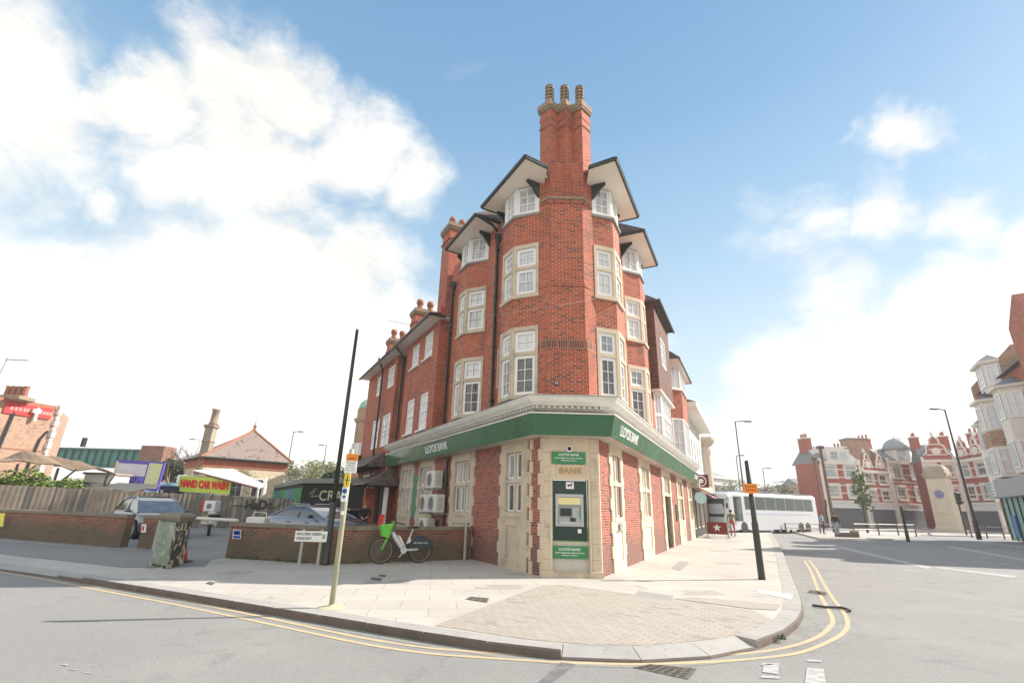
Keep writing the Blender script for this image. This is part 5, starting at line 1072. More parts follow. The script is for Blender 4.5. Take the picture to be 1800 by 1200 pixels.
# ---------------------------------------------------------------- cars
def car(loc, hd, paint, label, L=4.55, Wd=1.86, Hh=1.5, rails=False, glassf=None):
    """car pointing along +x in its own frame: body, greenhouse glass, roof, wheels, lamps, mirrors, plates"""
    root = thing('parked_car', label, 'car', loc, 'cars parked behind the low wall', math.atan2(hd[1], hd[0]))
    X = L/2; hw = Wd/2
    def sec(x, w_, zb, zt, tuck=.06):
        pts = [(w_-.10, zb), (w_-.02, zb+.10), (w_, zb+.30), (w_-.01, (zb+zt)/2+.12), (w_-tuck, zt-.04), (w_-tuck-.06, zt)]
        return [Vector((x, y, z)) for y, z in pts]+[Vector((x, -y, z)) for y, z in pts[::-1]]
    st = [(-X, hw-.28, .38, .78), (-X+.06, hw-.12, .26, .90), (-X+.3, hw-.03, .20, .98), (-X+.9, hw, .19, 1.0), (-.4, hw, .19, .98), (.6, hw, .19, .96), (1.0, hw-.005, .19, .98), (1.5, hw-.02, .2, .94), (X-.3, hw-.07, .22, .82), (X-.06, hw-.20, .27, .68), (X, hw-.34, .36, .58)]
    m_ = MB(); m_.loft([sec(*s_) for s_ in st]); m_.build('body', paint, root, True, True)
    gl = glassf or CARGL
    def gsec(x, w_, z, inset): return [Vector((x, w_, z)), Vector((x, -w_, z))]
    bs_ = [(-X+.45, hw-.16), (1.05, hw-.12)]; rt = [(-1.15, hw-.36), (.12, hw-.34)]
    b4 = [Vector((-X+.30, hw-.20, 1.0)), Vector((-X+.30, -hw+.20, 1.0)), Vector((1.28, -hw+.13, .97)), Vector((1.28, hw-.13, .97))]
    mid = [Vector((-X+.95, hw-.27, Hh-.19)), Vector((-X+.95, -hw+.27, Hh-.19)), Vector((.55, -hw+.25, Hh-.18)), Vector((.55, hw-.25, Hh-.18))]
    t4 = [Vector((-.75, hw-.36, Hh-.035)), Vector((-.75, -hw+.36, Hh-.035)), Vector((.0, -hw+.34, Hh-.035)), Vector((.0, hw-.34, Hh-.035))]
    m_ = MB()
    for k in (1, 3):   # side windows are k = 1 and 3 (long sides)
        j = (k+1) % 4; m_.face([b4[k], b4[j], mid[j], mid[k]]); m_.face([mid[k], mid[j], t4[j], t4[k]])
    m_.build('side_windows', gl, root, False, True)
    m_ = MB(); m_.face([b4[2], b4[3], mid[3], mid[2]]); m_.face([mid[2], mid[3], t4[3], t4[2]]); m_.build('windscreen', CARGL_L, root, True, True)
    m_ = MB(); m_.face([b4[0], b4[1], mid[1], mid[0]][::-1]); m_.face([mid[0], mid[1], t4[1], t4[0]][::-1]); m_.build('rear_window', gl, root, True, True)
    m_ = MB(); tp = [p+Vector((0, 0, .035)) for p in t4]; ctr = Vector((-.42, 0, Hh))
    e_ = [p.lerp(ctr, .25)+Vector((0, 0, .0)) for p in tp]; e_ = [Vector((p.x, p.y, Hh+.01)) for p in e_]
    lo_ = [p+Vector(((.10 if p.x > 0 else -.12), (.035 if p.y > 0 else -.035), -.04)) for p in t4]
    m_.loft([lo_, tp, e_]); m_.build('roof', paint, root, True, True)
    for y in (1, -1):   # pillars
        m_ = MB()
        def pil(a_, b_, r): m_.tube([a_, b_], r, 6)
        i3, i2 = (3, 0) if y > 0 else (2, 1)
        m_.tube([b4[i3], mid[i3], t4[i3]], .028, 6); m_.tube([b4[i2], mid[i2], t4[i2]], .045, 6); m_.tube([t4[i3], t4[i2]], .028, 6)
        s_ = Vector((-.25, (hw-.12)*y, .96)); m_.tube([s_, Vector((-.30, (hw-.33)*y, Hh-.04))], .03, 6); m_.tube([b4[i3], b4[i2]], .018, 6); m_.build('window_pillars', paint, root, False, True)
        m_ = MB(); m_.ball((.78, (hw+.09)*y, 1.03), (.07, .11, .075), 6); m_.tube([(.80, (hw-.08)*y, .98), (.78, (hw+.04)*y, 1.0)], .025, 6); m_.build('wing_mirror', BLACKP if rails else paint, root, True, True)
        if rails: m_ = MB(); m_.tube([(-1.0, (hw-.36)*y, Hh), (-.95, (hw-.36)*y, Hh+.06), (.05, (hw-.34)*y, Hh+.06), (.12, (hw-.34)*y, Hh)], .018, 6); m_.build('roof_rail', STEEL, root, True, True)
        m_ = MB(); m_.ball((X-.20, (hw-.24)*y, .66), (.16, .13, .06), 6); m_.build('headlight', mat('lamp_glass', (.6, .62, .62), .1), root, True, True)
        m_ = MB(); m_.ball((-X+.10, (hw-.22)*y, .80), (.07, .14, .06), 6); m_.build('tail_light', mat('tail_red', (.35, .01, .01), .2), root, True, True)
        m_ = MB()
        for xx in (.55, -.5): m_.obox((xx-.18, (hw-.02 if y > 0 else -hw-.01), .80), (.18, 0, 0), (0, .03, 0), (0, 0, .025))
        m_.build('door_handles', paint, root, False, True)
        for x in (-X+.85, X-.85):
            m_ = MB(); m_.lathe((x, (hw-.23) if y > 0 else -hw+.01, .33), [(.30, 0), (.33, .02), (.33, .20), (.30, .22)], 22, 'Y'); wh = m_.build('wheel', RUBBER, root, False, True)
            m_ = MB(); m_.lathe((x, (hw-.008) if y > 0 else -hw, .33), [(.20, 0), (.22, .004), (.05, .01)], 14, 'Y')
            m_.build('rim', STEEL, wh, False, True)
            m_ = MB(); m_.lathe((x, (hw-.2) if y > 0 else -hw+.012, .34), [(.385, 0), (.385, .19)], 22, 'Y'); m_.build('wheel_arch', DARK, root, False, True)
    m_ = MB(); m_.obox((X-.03, -.26, .42), (.05, 0, 0), (0, .52, 0), (0, 0, .11)); m_.build('number_plate', SIGNW, root, False, True)
    m_ = MB(); m_.obox((X-.06, -.55, .30), (.05, 0, 0), (0, 1.1, 0), (0, 0, .10)); m_.build('grille', BLACKP, root, False, True)
    return root
GREYC = mat('grey_car_paint', (.17, .18, .19), .28, metal=.5, coat=.8); SILC = mat('silver_car_paint', (.22, .235, .27), .28, metal=.5, coat=.8); BLUEC = mat('pale_blue_paint', (.35, .60, .66), .3, coat=.5)
car((-15.3, 22.1, .0), (.78, -.62), GREYC, 'grey coupe-style car parked behind the brick gate pier, facing right', 4.7, 1.92, 1.6)
car((-7.45, 20.3, .0), (.86, -.5), SILC, 'silver saloon car with roof rails behind the wall with the street name', 4.5, 1.84, 1.40, rails=True)
# white trolley frame behind the wall
p_ = V3(at(454, 912, 17.2)); r_ = thing('storage_box', 'small white box with a carrying frame just above the wall left of the silver car', 'box', (p_.x, p_.y, 0))
m_ = MB(); m_.bbox((p_.x, p_.y, .72), (.62, .4, .6), .03); m_.build('box', WHITE, r_); m_ = MB(); m_.tube([(p_.x-.2, p_.y, 1.02), (p_.x-.17, p_.y, 1.18), (p_.x+.24, p_.y, 1.15), (p_.x+.27, p_.y, 1.0)], .02, 6); m_.build('handle', WHITE, r_); m_ = MB(); m_.box((p_.x, p_.y, .21), (.5, .3, .42)); m_.build('stand', GALV, r_)
# delivery moped
p_ = G(362, 941); r_ = thing('moped', 'white delivery moped with a red and white pizza box on the back', 'moped', tuple(p_)); M = lambda x, y, z: Vector((p_.x+x, p_.y+y, z))
for x, y in ((.12, -.05), (-.5, 1.0)):
    m_ = MB(); m_.lathe(M(x-.06, y, .26), [(.16, 0), (.25, .01), (.25, .11), (.16, .12)], 18, Vector((.9, .45, 0)).normalized()); w_ = m_.build('wheel', RUBBER, r_); m_ = MB(); m_.lathe(M(x-.07, y, .26), [(.15, 0), (.15, .13)], 12, Vector((.9, .45, 0)).normalized()); m_.build('rim', GALV, w_)
m_ = MB(); m_.loft([[M(-.18, .2, .35), M(.25, .2, .35), M(.25, .2, .72), M(-.18, .2, .72)], [M(-.28, -.2, .5), M(.28, -.2, .5), M(.2, -.2, .78), M(-.2, -.2, .78)]]); m_.build('body', WHITE, r_); m_ = MB(); m_.loft([[M(-.75, .95, .3), M(-.25, .95, .3), M(-.3, .95, 1.0), M(-.65, .95, 1.0)], [M(-.7, .8, .3), M(-.2, .8, .3), M(-.3, .8, .95), M(-.6, .8, .95)]]); m_.build('front_fairing', WHITE, r_)
m_ = MB(); m_.bbox(M(0, .35, .82), (.3, .6, .12), .03); m_.build('seat', RUBBER, r_); m_ = MB(); m_.tube([M(-.8, .8, 1.1), M(-.45, .85, 1.15), M(-.1, .85, 1.1)], .02, 6); m_.build('handlebar', BLACKP, r_)
m_ = MB(); m_.bbox(M(.05, -.1, 1.25), (.52, .45, .46), .02); bx = m_.build('delivery_box', SIGNW, r_); m_ = MB(); m_.bbox(M(-.27, -.1, 1.25), (.13, .46, .47), .02); m_.build('red_side', mat('sign_red', (.65, .05, .04), .5), bx); m_ = MB(); m_.ball(M(.05, -.34, 1.25), (.11, .01, .12), 6); m_.build('emblem', mat('emblem_grey', (.2, .25, .22), .5), bx)
m_ = MB(); m_.obox(M(-.1, -.33, .62), (.22, 0, 0), (0, .01, 0), (0, 0, .2)); m_.build('number_plate', YELSIGN, r_); m_ = MB(); m_.obox(M(-.1, -.33, .48), (.22, 0, 0), (0, .01, 0), (0, 0, .13)); m_.build('learner_plate', SIGNW, r_)

# ---------------------------------------------------------------- timber fence and structures behind the car park
fa, fb = at(-260, 880, 24.0), at(524, 880, 31.0); fa.z = fb.z = 0
za, zb_ = hz(0, 852, at(0, 880, 26.).x, 26.3), hz(524, 877, fb.x, fb.y)
r_ = thing('timber_fence', 'long weathered grey board fence behind the car park with black scrawled graffiti', 'fence', tuple(fa.lerp(fb, .6)))
U_ = (fb-fa); Lf = U_.length; U_.normalize(); N_ = Vector((U_.y, -U_.x, 0)); m_ = MB(); s_ = 0; k = 0
FW = [surf('fence_board_'+c, b, [((b[0]*.72, b[1]*.7, b[2]*.68), .4, .7, .8)], [1.6]) for c, b in (('brown', (.36, .29, .23)), ('grey', (.20, .185, .165)), ('pale', (.36, .32, .27)))]
while s_ < Lf:
    w_ = .115; z = za+(zb_-za)*max(0, (s_/Lf-.3)/.7)+random.uniform(-.015, .015); p = fa+U_*s_
    m_.obox(p+N_*(.02*(k % 2)), U_*(w_-.008), N_*.02, (0, 0, z), random.choice((0, 1, 1, 2) if s_/Lf > .55 else (0, 0, 2, 2, 1))); s_ += w_; k += 1
m_.build('boards', FW, r_)
m_ = MB(); s_ = 0
while s_ < Lf: p = fa+U_*s_-N_*.08; m_.obox(p, U_*.1, -N_*.1, (0, 0, za)); s_ += 2.4
m_.build('fence_posts', FENCEW, r_)
gp_ = fa+U_*(Lf-2.1)+N_*.045+Vector((0, 0, 1.15)); text('graffiti', 'HaDe', .72, gp_+Vector((0, 0, .12)), U_, N_, BLACKP, r_, .004, sx=.85, bold=.03)
m_ = MB(); m_.tube([gp_-U_*1.4+Vector((0, 0, .1))+N_*.01, gp_+Vector((0, 0, .0))+N_*.01, gp_+U_*.9+Vector((0, 0, .0))+N_*.01, gp_+U_*1.5+Vector((0, 0, .45))+N_*.01], .02, 5); m_.build('graffiti_stroke', BLACKP, r_)
def bld(name, label, cat, poly, z0, z1, mt, part='wall'):
    c_ = sum((Vector((p[0], p[1], 0)) for p in poly), Vector())/len(poly); r_ = thing(name, label, cat, (c_.x, c_.y, 0)); m_ = MB(); m_.prism([(p[0], p[1]) for p in poly], z0, z1); m_.build(part, mt, r_); return r_
# dark shed with graffiti and corrugated side
a_, b_ = at(527, 890, 30.), at(650, 890, 27.5); c_, d_ = at(640, 890, 42.), at(478, 880, 44.)
zt = hz(527, 841, a_.x, a_.y); BLK = mat('shed_black', (.012, .013, .012), .8, noise=(1.2, (.03, .033, .026), .6))
r_ = bld('dark_shed', 'black flat-roofed shed with pale green graffiti behind the silver car', 'shed', [a_, b_, c_, d_], 0, zt-.25, BLK)
m_ = MB(); e_ = .25; cc = (a_+b_+c_+d_)/4; m_.prism([tuple((p+(p-cc).normalized()*e_)[:2]) for p in (a_, b_, c_, d_)], zt-.25, zt+.02); m_.build('flat_roof', mat('felt_grey', (.22, .22, .20), .9, noise=(1., (.3, .3, .27), .6)), r_)
u_ = V3(b_-a_, 0).normalized(); n_ = Vector((u_.y, -u_.x, 0)); g_ = V3(a_, 0).lerp(V3(b_, 0), .48)+Vector((0, 0, zt-.95))+n_*.01; PALE = mat('graffiti_pale_green', (.50, .60, .36), .6)
text('graffiti', 'CRAS', .78, g_, u_, n_, PALE, r_, .004, sx=1.2); m_ = MB(); m_.tube([g_-u_*1.9+Vector((0, 0, .1)), g_-u_*1.4+Vector((0, 0, .45)), g_-u_*1.75+Vector((0, 0, -.05)), g_-u_*1.2+Vector((0, 0, .0))], .03, 5); m_.build('graffiti_stroke', PALE, r_)
m_ = MB(); v_ = V3(d_-a_, 0); vn = Vector((v_.y, -v_.x, 0)).normalized(); vn = -vn if vn.dot(CAM-a_) < 0 else vn; n_s = 34
for k in range(n_s): m_.obox(V3(a_, .6)+v_*(k/n_s)+vn*.01, v_*(.6/n_s), vn*.05, (0, 0, zt-1.1), k//6 % 3)
m_.build('corrugated_side', [mat('spray_green', (.06, .30, .10), .6), mat('spray_blue', (.08, .24, .32), .6), mat('spray_teal', (.10, .34, .22), .6)], r_)
m_ = MB(); m_.obox(V3(a_.lerp(b_, .25), 1.15)+n_*.02, u_*3.6, n_*.9, (0, 0, .12)); m_.build('canopy', mat('felt_grey', (.22, .22, .20), .9), r_)
# hall with pyramid tiled roof
Yh = 50.; l_, rr_ = at(352, 805, Yh-3.), at(516, 812, Yh+3.); ze = hz(430, 808, (l_.x+rr_.x)/2, Yh); uu = V3(rr_-l_, 0); nn = Vector((uu.y, -uu.x, 0)).normalized(); uu_n = uu.normalized()
bk = -nn*uu.length*.9
hall = [V3(l_, 0)+uu_n*.5-nn*.5, V3(rr_, 0)-uu_n*.5-nn*.5, V3(rr_, 0)-uu_n*.5+bk, V3(l_, 0)+uu_n*.5+bk]
r_ = bld('hall', 'cream brick hall with a hipped tiled roof and red ridge tiles behind the car park', 'building', hall, 0, ze-.8, BR_CREAM)
m_ = MB(); h2 = [p+(p-(hall[0]+hall[2])/2).normalized()*.12 for p in hall]; m_.prism([tuple(p[:2]) for p in h2], ze-.8, ze-.12); m_.build('brick_frieze', mat('frieze_red', (.44, .15, .09), .8, noise=(1.2, (.3, .08, .05), .6)), r_)
ap = at(447, 757, Yh+4.); ap.z = hz(447, 757, ap.x, ap.y)
m_ = MB(); q_ = [V3(l_, ze), V3(rr_, ze), V3(rr_+bk*1.1, ze), V3(l_+bk*1.1, ze)]; back_ = ap+bk*.12; m_.mesh(q_+[ap, back_], [(0, 1, 4), (1, 2, 5, 4), (2, 3, 5), (3, 0, 4, 5)]); m_.mesh([p-Vector((0, 0, .12)) for p in q_], [(3, 2, 1, 0)]); rf = m_.build('roof', TILE_PINK, r_)
m_ = MB(); m_.tube([q_[0], ap], .14, 6); m_.tube([q_[1], ap], .14, 6); m_.tube([ap, back_], .14, 6); m_.build('ridge_tiles', TERRA, rf); m_ = MB(); m_.lathe(ap, [(.25, 0), (.12, .3), (.2, .5), (.05, .7), (.04, 1.1)], 8); m_.build('finial', TERRA, rf)
m_ = MB(); m_.tube([q_[0], q_[1]], .09, 6); m_.build('gutter', GUTTER, rf)
for k in (.1, .35, .6): window(r_, V3(hall[0], 0).lerp(V3(hall[1], 0), k)+nn*.02, uu_n, nn, 0, 1.1, 1.8, 3.6, 2, 2, -.06, .08, glass=GDARK)
# tall stone chimney beside the hall
p_ = at(361, 800, 49.); zt1 = hz(371, 744, p_.x, p_.y); r_ = thing('tall_chimney', 'tall weathered chimney with buff pot standing left of the hall roof', 'chimney', (p_.x, p_.y, 0)); m_ = MB(); m_.box((p_.x, p_.y, (zt1-.4)/2), (.8, .8, zt1-.4)); m_.build('stack', surf('old_chimney_stone', (.36, .31, .24), [((.2, .18, .15), .45, .7, .7)], [1.]), r_)
m_ = MB(); m_.bbox((p_.x, p_.y, zt1-.3), (1.08, 1.08, .3), .05); m_.bbox((p_.x, p_.y, zt1-1.8), (.93, .93, .2), .05); m_.build('cap', CAPST, r_); m_ = MB(); m_.lathe((p_.x+.1, p_.y, zt1-.15), [(.5, 0), (.36, .3), (.32, 1.4), (.4, 1.45), (.4, 1.6)], 10); m_.build('chimney_pot', BUFFPOT, r_, True)
# hand car wash board
def board(px, Y, mt, name, label, legs=True, th=.12):
    r_, b_, P, n = plate(px, Y, mt, name, label, 'sign board', th); base_ = r_.location.copy()
    if legs:
        m_ = MB()
        for k in (.06, .94): q_ = P[3].lerp(P[2], k); m_.obox(V3(q_, 0)-n*.1, (.12, 0, 0), (0, .12, 0), (0, 0, q_.z+.1))
        m_.build('legs', GALV, r_)
    return r_, b_, P, n
r_, b_, P, n = board([(316, 835), (408, 841), (403, 869), (311, 863)], 36., mat('board_lime', (.60, .75, .12), .5), 'car_wash_sign', 'yellow-green board with big red letters above the fence')
text('lettering', 'HAND CAR WASH', .66, P[0].lerp(P[2], .5), P[1]-P[0], n, mat('letter_red', (.75, .03, .01), .5), b_, .03, sx=.62, bold=.045, up=(P[0]-P[3]))
# price board
r_, b_, P, n = board([(206, 807), (290, 812), (276, 862), (192, 858)], 34., mat('board_purple', (.10, .08, .45), .5), 'price_board', 'large purple and yellow price board behind the fence at the left', True, .15)
f = lambda u, v, d=.01: P[0].lerp(P[1], u).lerp(P[3].lerp(P[2], u), v)+n*d
def pq(u0, v0, u1, v1, mt, nm, d=.01):
    m2 = MB(); q_ = [f(u0, v0, d), f(u1, v0, d), f(u1, v1, d), f(u0, v1, d)]; m2.loft([q_, [x-n*.008 for x in q_]]); return m2.build(nm, mt, b_)
pq(.05, .12, .66, .54, mat('board_white', (.66, .66, .72), .5, noise=(7, (.5, .5, .62), .6)), 'price_table'); pq(.69, .06, .97, .94, mat('board_pale', (.62, .66, .42), .5, noise=(5, (.72, .70, .35), .6)), 'yellow_panel'); pq(.0, .05, .045, .9, mat('board_cream', (.7, .62, .35), .5), 'cream_edge')
for k in range(11): pq(.06+k*.055, .58, .09+k*.055, .68+.05*(k % 3), SIGNW if k < 4 else mat('board_violet', (.25, .22, .62), .5), 'column_heading', .012)
# pale blue van roof and white unit behind the fence
r_ = thing('van', 'pale blue van with a white box body seen above the fence between the two boards', 'van', tuple(V3(at(325, 860, 37.), 0)), rz=.3)
m_ = MB(); m_.loft([[Vector((x, y, z)) for y, z in ((-1, .4), (1, .4), (1, 1.9), (.8, 2.55), (-.8, 2.55), (-1, 1.9))] for x in (-2.2, 2.2)]); m_.build('body', BLUEC, r_, False, True); m_ = MB(); m_.bbox((.6, .3, 2.85), (2.4, 1.2, .6), .05); m_.build('box_body', WHITE, r_, False, True)
m_ = MB(); m_.bbox((.0, -1.0, 2.1), (2.6, .06, .5), .01); m_.build('window', CARGL, r_, False, True)
for x in (-1.4, 1.4):
    for y in (-1, .8): m_ = MB(); m_.lathe((x, y, .36), [(.36, 0), (.36, .2)], 16, 'Y'); m_.build('wheel', RUBBER, r_, False, True)
# white canopy over the wash
r_ = thing('canopy', 'large white fabric canopy sloping over the car wash in front of the hall', 'canopy', tuple(V3(at(410, 860, 40), 0))); A_ = [at(340, 826, 37), at(408, 823, 43), at(468, 852, 37), at(455, 856, 34)]; m_ = MB(); m_.loft([A_, [p-Vector((0, 0, .08)) for p in A_]]); m_.build('fabric', mat('canvas', (.75, .72, .68), .8), r_)
for p in A_: m_ = MB(); m_.tube([V3(p, 0), p], .06, 6); m_.build('pole', WHITE, r_)
q_ = at(468, 838, 36); m_ = MB(); m_.tube([V3(q_, 0), q_], .1, 6); m_.build('pole', WHITE, r_); m_ = MB(); m_.tube([A_[0]-Vector((0, 0, .1)), A_[3]-Vector((0, 0, .1))], .05, 6); m_.build('edge_beam', mat('dark_red_steel', (.25, .05, .04), .6), r_)
# railway bridge
bl_, br_ = at(60, 800, 78.), at(258, 812, 78.); zt = hz(90, 785, bl_.x*.95, 78.); r_ = thing('railway_bridge', 'green riveted steel railway bridge girder behind the left-hand building', 'bridge', tuple(V3(bl_.lerp(br_, .5), 0))); TEAL = mat('bridge_teal', (.08, .27, .22), .6, noise=(.3, (.13, .34, .28), .6))
m_ = MB(); uu = V3(br_-bl_, 0); zb2 = zt-2.9; m_.obox(V3(bl_, zb2), uu, (0, .4, 0), (0, 0, 2.7)); m_.build('girder', TEAL, r_); m_ = MB(); m_.obox(V3(bl_, zt-.25), uu, (0, -.5, 0), (0, 0, .25)); m_.obox(V3(bl_, zb2), uu, (0, -.5, 0), (0, 0, .25))
for k in range(15): m_.obox(V3(bl_, zb2+.25)+uu*(k/15), (.18, 0, 0), (0, -.4, 0), (0, 0, 2.4))
m_.build('flanges', mat('bridge_dark', (.05, .16, .14), .6), r_)
m_ = MB(); c_ = V3(br_, 0); m_.obox(c_-Vector((1, .6, 0)), (3.6, 0, 0), (0, 3, 0), (0, 0, zt+.6)); m_.build('brick_pier', BR_GARDEN, r_); m_ = MB(); m_.obox(V3(bl_, 0)-Vector((3, .5, 0)), (3, 0, 0), (0, 3, 0), (0, 0, zt)); m_.build('abutment', BR_GARDEN, r_)
m_ = MB(); m_.box(tuple(V3(bl_.lerp(br_, .4), zt+.9)), (.5, .5, 1.4)); m_.build('signal_box', DARK, r_)
# brick building at the far left
q0_, q1_, q2_ = at(-90, 800, 40.), at(76, 804, 46.), at(98, 806, 52.); zt = hz(90, 716, q1_.x, q1_.y)
q3_ = at(-60, 800, 60.)
r_ = bld('brick_building', 'buff brick building with a red roof-edge sign at the left edge of the photo', 'building', [q0_, q1_, q2_, q3_], 0, zt, BR_BROWN); uu = V3(q1_-q0_, 0); un = uu.normalized(); nn = Vector((un.y, -un.x, 0))
REDS = mat('banner_red', (.62, .02, .02), .5); 
m_ = MB(); m_.obox(V3(q0_, zt-1.15)+uu*.36+nn*.02, uu*.56, nn*.12, (0, 0, 1.0)); bn2 = m_.build('red_banner', REDS, r_)
for k in (.42, .47, .52, .57, .61, .80, .84, .88): m_ = MB(); m_.obox(V3(q0_, zt-.8)+uu*k+nn*.14, uu*.032, nn*.02, (0, 0, .3)); m_.build('banner_marks', mat('banner_pink', (.75, .25, .22), .5), bn2)
m_ = MB(); m_.obox(V3(q0_, zt-1.5)+uu*.70+nn*.15, uu*.03, nn*.3, (0, 0, 1.2)); m_.obox(V3(q0_, zt-.8)+uu*.66+nn*.15, uu*.10, nn*.3, (0, 0, .35)); m_.build('white_bracket', WHITE, r_)
m_ = MB(); m_.obox(V3(q0_, zt-.15)-nn*.1, uu, nn*.2, (0, 0, .3)); m_.build('parapet', TERRA, r_)
m_ = MB()
for k in range(9): m_.box(tuple(V3(q1_, .6+k*1.05)+nn*.05), (.42, .4, .5)); m_.box(tuple(V3(q1_, 1.1+k*1.05)+nn*.03), (.3, .3, .3))
m_.build('quoin', WHITE, r_)
m_ = MB(); m_.tube([V3(q0_, .1)+uu*.8+nn*.12, V3(q0_, zt-3)+uu*.88+nn*.12, V3(q0_, zt-2.2)+uu*.94+nn*.12], .09, 6); m_.tube([V3(q0_, 1)+uu*.42+nn*.12, V3(q0_, zt-1.)+uu*.48+nn*.12], .11, 6); m_.build('downpipe', BLACKP, r_)
m_ = MB(); m_.obox(V3(q0_, zt*.56)+uu*.0+nn*.0, uu, nn*.04, (0, 0, .12)); m_.build('string_course', TERRA, r_)
p_ = q0_+uu*.36; zc = hz(8, 697, p_.x, p_.y); m_ = MB(); m_.box((p_.x, p_.y+.6, (zt+zc)/2), (2.0, 1.2, zc-zt)); cs = m_.build('chimney_stack', BR_BROWN, r_); m_ = MB(); m_.bbox((p_.x, p_.y+.6, zc), (2.4, 1.6, .35), .05); m_.build('chimney_cap', CAPST, cs)
for k in range(4): m_ = MB(); m_.lathe((p_.x-.8+k*.53, p_.y+.6, zc+.1), [(.22, 0), (.2, .9), (.25, 1.0)], 8); m_.build('chimney_pot', TERRA, cs)
m_ = MB(); ta = at(12, 632, p_.y); m_.tube([(ta.x-.3, p_.y, zc), (ta.x, p_.y, ta.z+.2)], .05, 5); m_.tube([(ta.x, p_.y, ta.z), (ta.x+2, p_.y, ta.z)], .04, 5)
for k in range(5): m_.tube([(ta.x+.3+k*.35, p_.y-.4, ta.z), (ta.x+.3+k*.35, p_.y+.4, ta.z)], .02, 4)
m_.build('aerial', GALV, r_)
# timber canopy with wavy sheet, low tiled shed roof
WOODC = surf('canopy_sheet', (.30, .20, .12), [((.20, .13, .08), .45, .7, .7), ((.42, .32, .22), .5, .7, .6)], [1., 4.])
A0_, A1_, A2_, A3_ = at(-60, 806, 31.), at(203, 832, 31.), at(140, 806, 38.), at(-60, 800, 38.); r_ = thing('timber_canopy', 'sagging brown sheet canopy on posts above the hedge at the left', 'canopy', tuple(V3(A0_.lerp(A1_, .5), 0)))
m_ = MB(); rows = []; zc0 = A0_.z
for i in range(25):
    u = i/24; row = []
    for j in range(7):
        v = j/6; p = A0_.lerp(A1_, u).lerp(A3_.lerp(A2_, u), v); p.z += .16*math.sin(u*9+v*2)+.08*math.sin(u*23+v*3)+(.55 if .3 < u < .7 else 0)*math.sin((u-.3)/.4*PI)*.7; row.append(p)
    rows.append(row)
m_.loft([r+[q-Vector((0, 0, .07)) for q in r[::-1]] for r in rows]); m_.build('sheet', WOODC, r_)
for u in (.05, .35, .62, .95): m_ = MB(); p = A0_.lerp(A1_, u); m_.tube([V3(p, 0), p], .07, 6); m_.tube([V3(p, p.z-1.2), V3(A0_.lerp(A1_, min(u+.12, 1)), p.z-.05)], .05, 5); m_.build('post', mat('dark_timber', (.12, .08, .05), .8), r_)
a_, b_ = at(48, 850, 29.5), at(218, 858, 30.5); r_ = thing('low_shed', 'low lean-to with a long grey roof edge just above the fence', 'shed', tuple(V3(a_.lerp(b_, .5), 0))); zt = a_.z
m_ = MB(); m_.obox(V3(a_, 0), V3(b_-a_, 0), (0, 2.4, 0), (0, 0, zt-.25)); m_.build('wall', BR_GARDEN, r_); m_ = MB(); m_.mesh([V3(a_, zt-.25)-Vector((.2, .3, 0)), V3(b_, zt-.35)+Vector((.2, -.3, 0)), V3(b_, zt+.1)+Vector((.2, 2.6, 0)), V3(a_, zt+.2)+Vector((-.2, 2.6, 0)), V3(a_, zt-.1)-Vector((.2, .3, 0)), V3(b_, zt-.2)+Vector((.2, -.3, 0)), V3(b_, zt+.25)+Vector((.2, 2.6, 0)), V3(a_, zt+.35)+Vector((-.2, 2.6, 0))], [(0, 3, 2, 1), (4, 5, 6, 7), (0, 1, 5, 4), (1, 2, 6, 5), (2, 3, 7, 6), (3, 0, 4, 7)]); m_.build('roof', mat('felt_dark', (.11, .11, .10), .9), r_)
a_, b_ = at(150, 833, 32.), at(196, 842, 32.); r_ = thing('white_cabin', 'small white painted cabin between the canopy and the price board', 'cabin', tuple(V3(a_.lerp(b_, .5), 0))); m_ = MB(); m_.obox(V3(a_, 0), V3(b_-a_, 0), (0, 1.5, 0), (0, 0, a_.z)); m_.build('wall', WHITE, r_); m_ = MB(); m_.obox(V3(a_, a_.z)-Vector((.1, .1, 0)), V3(b_-a_, 0)+Vector((.2, 0, 0)), (0, 1.7, 0), (0, 0, .12)); m_.build('roof', FENCEW, r_)

# ---------------------------------------------------------------- plants
def leafmat(name, a_, b_, c_):
    m = bpy.data.materials.new(name); m.use_nodes = True; t = NT(m.node_tree); b = t.n['Principled BSDF']; pos = t.new('ShaderNodeNewGeometry').outputs['Position']
    c = t.mix(t.mr(t.noise(pos, 1.1, 4), .4, .62, 0, 1), a_, b_); c = t.mix(t.mr(t.noise(pos, 9, 3), .5, .7, 0, .8), c, c_); t.l.new(c, b.inputs['Base Color']); b.inputs['Roughness'].default_value = .6; b.inputs['Specular IOR Level'].default_value = .3; return m
LG = leafmat('hedge_leaf', (.10, .16, .03), (.26, .34, .08), (.34, .40, .14)); LD = leafmat('dark_leaf', (.03, .07, .02), (.06, .11, .03), (.10, .14, .06)); LY = leafmat('spring_leaf', (.22, .26, .10), (.32, .32, .16), (.36, .30, .20)); BARK = surf('bark', (.20, .16, .13), [((.12, .10, .08), .45, .7, .7)], [3.])
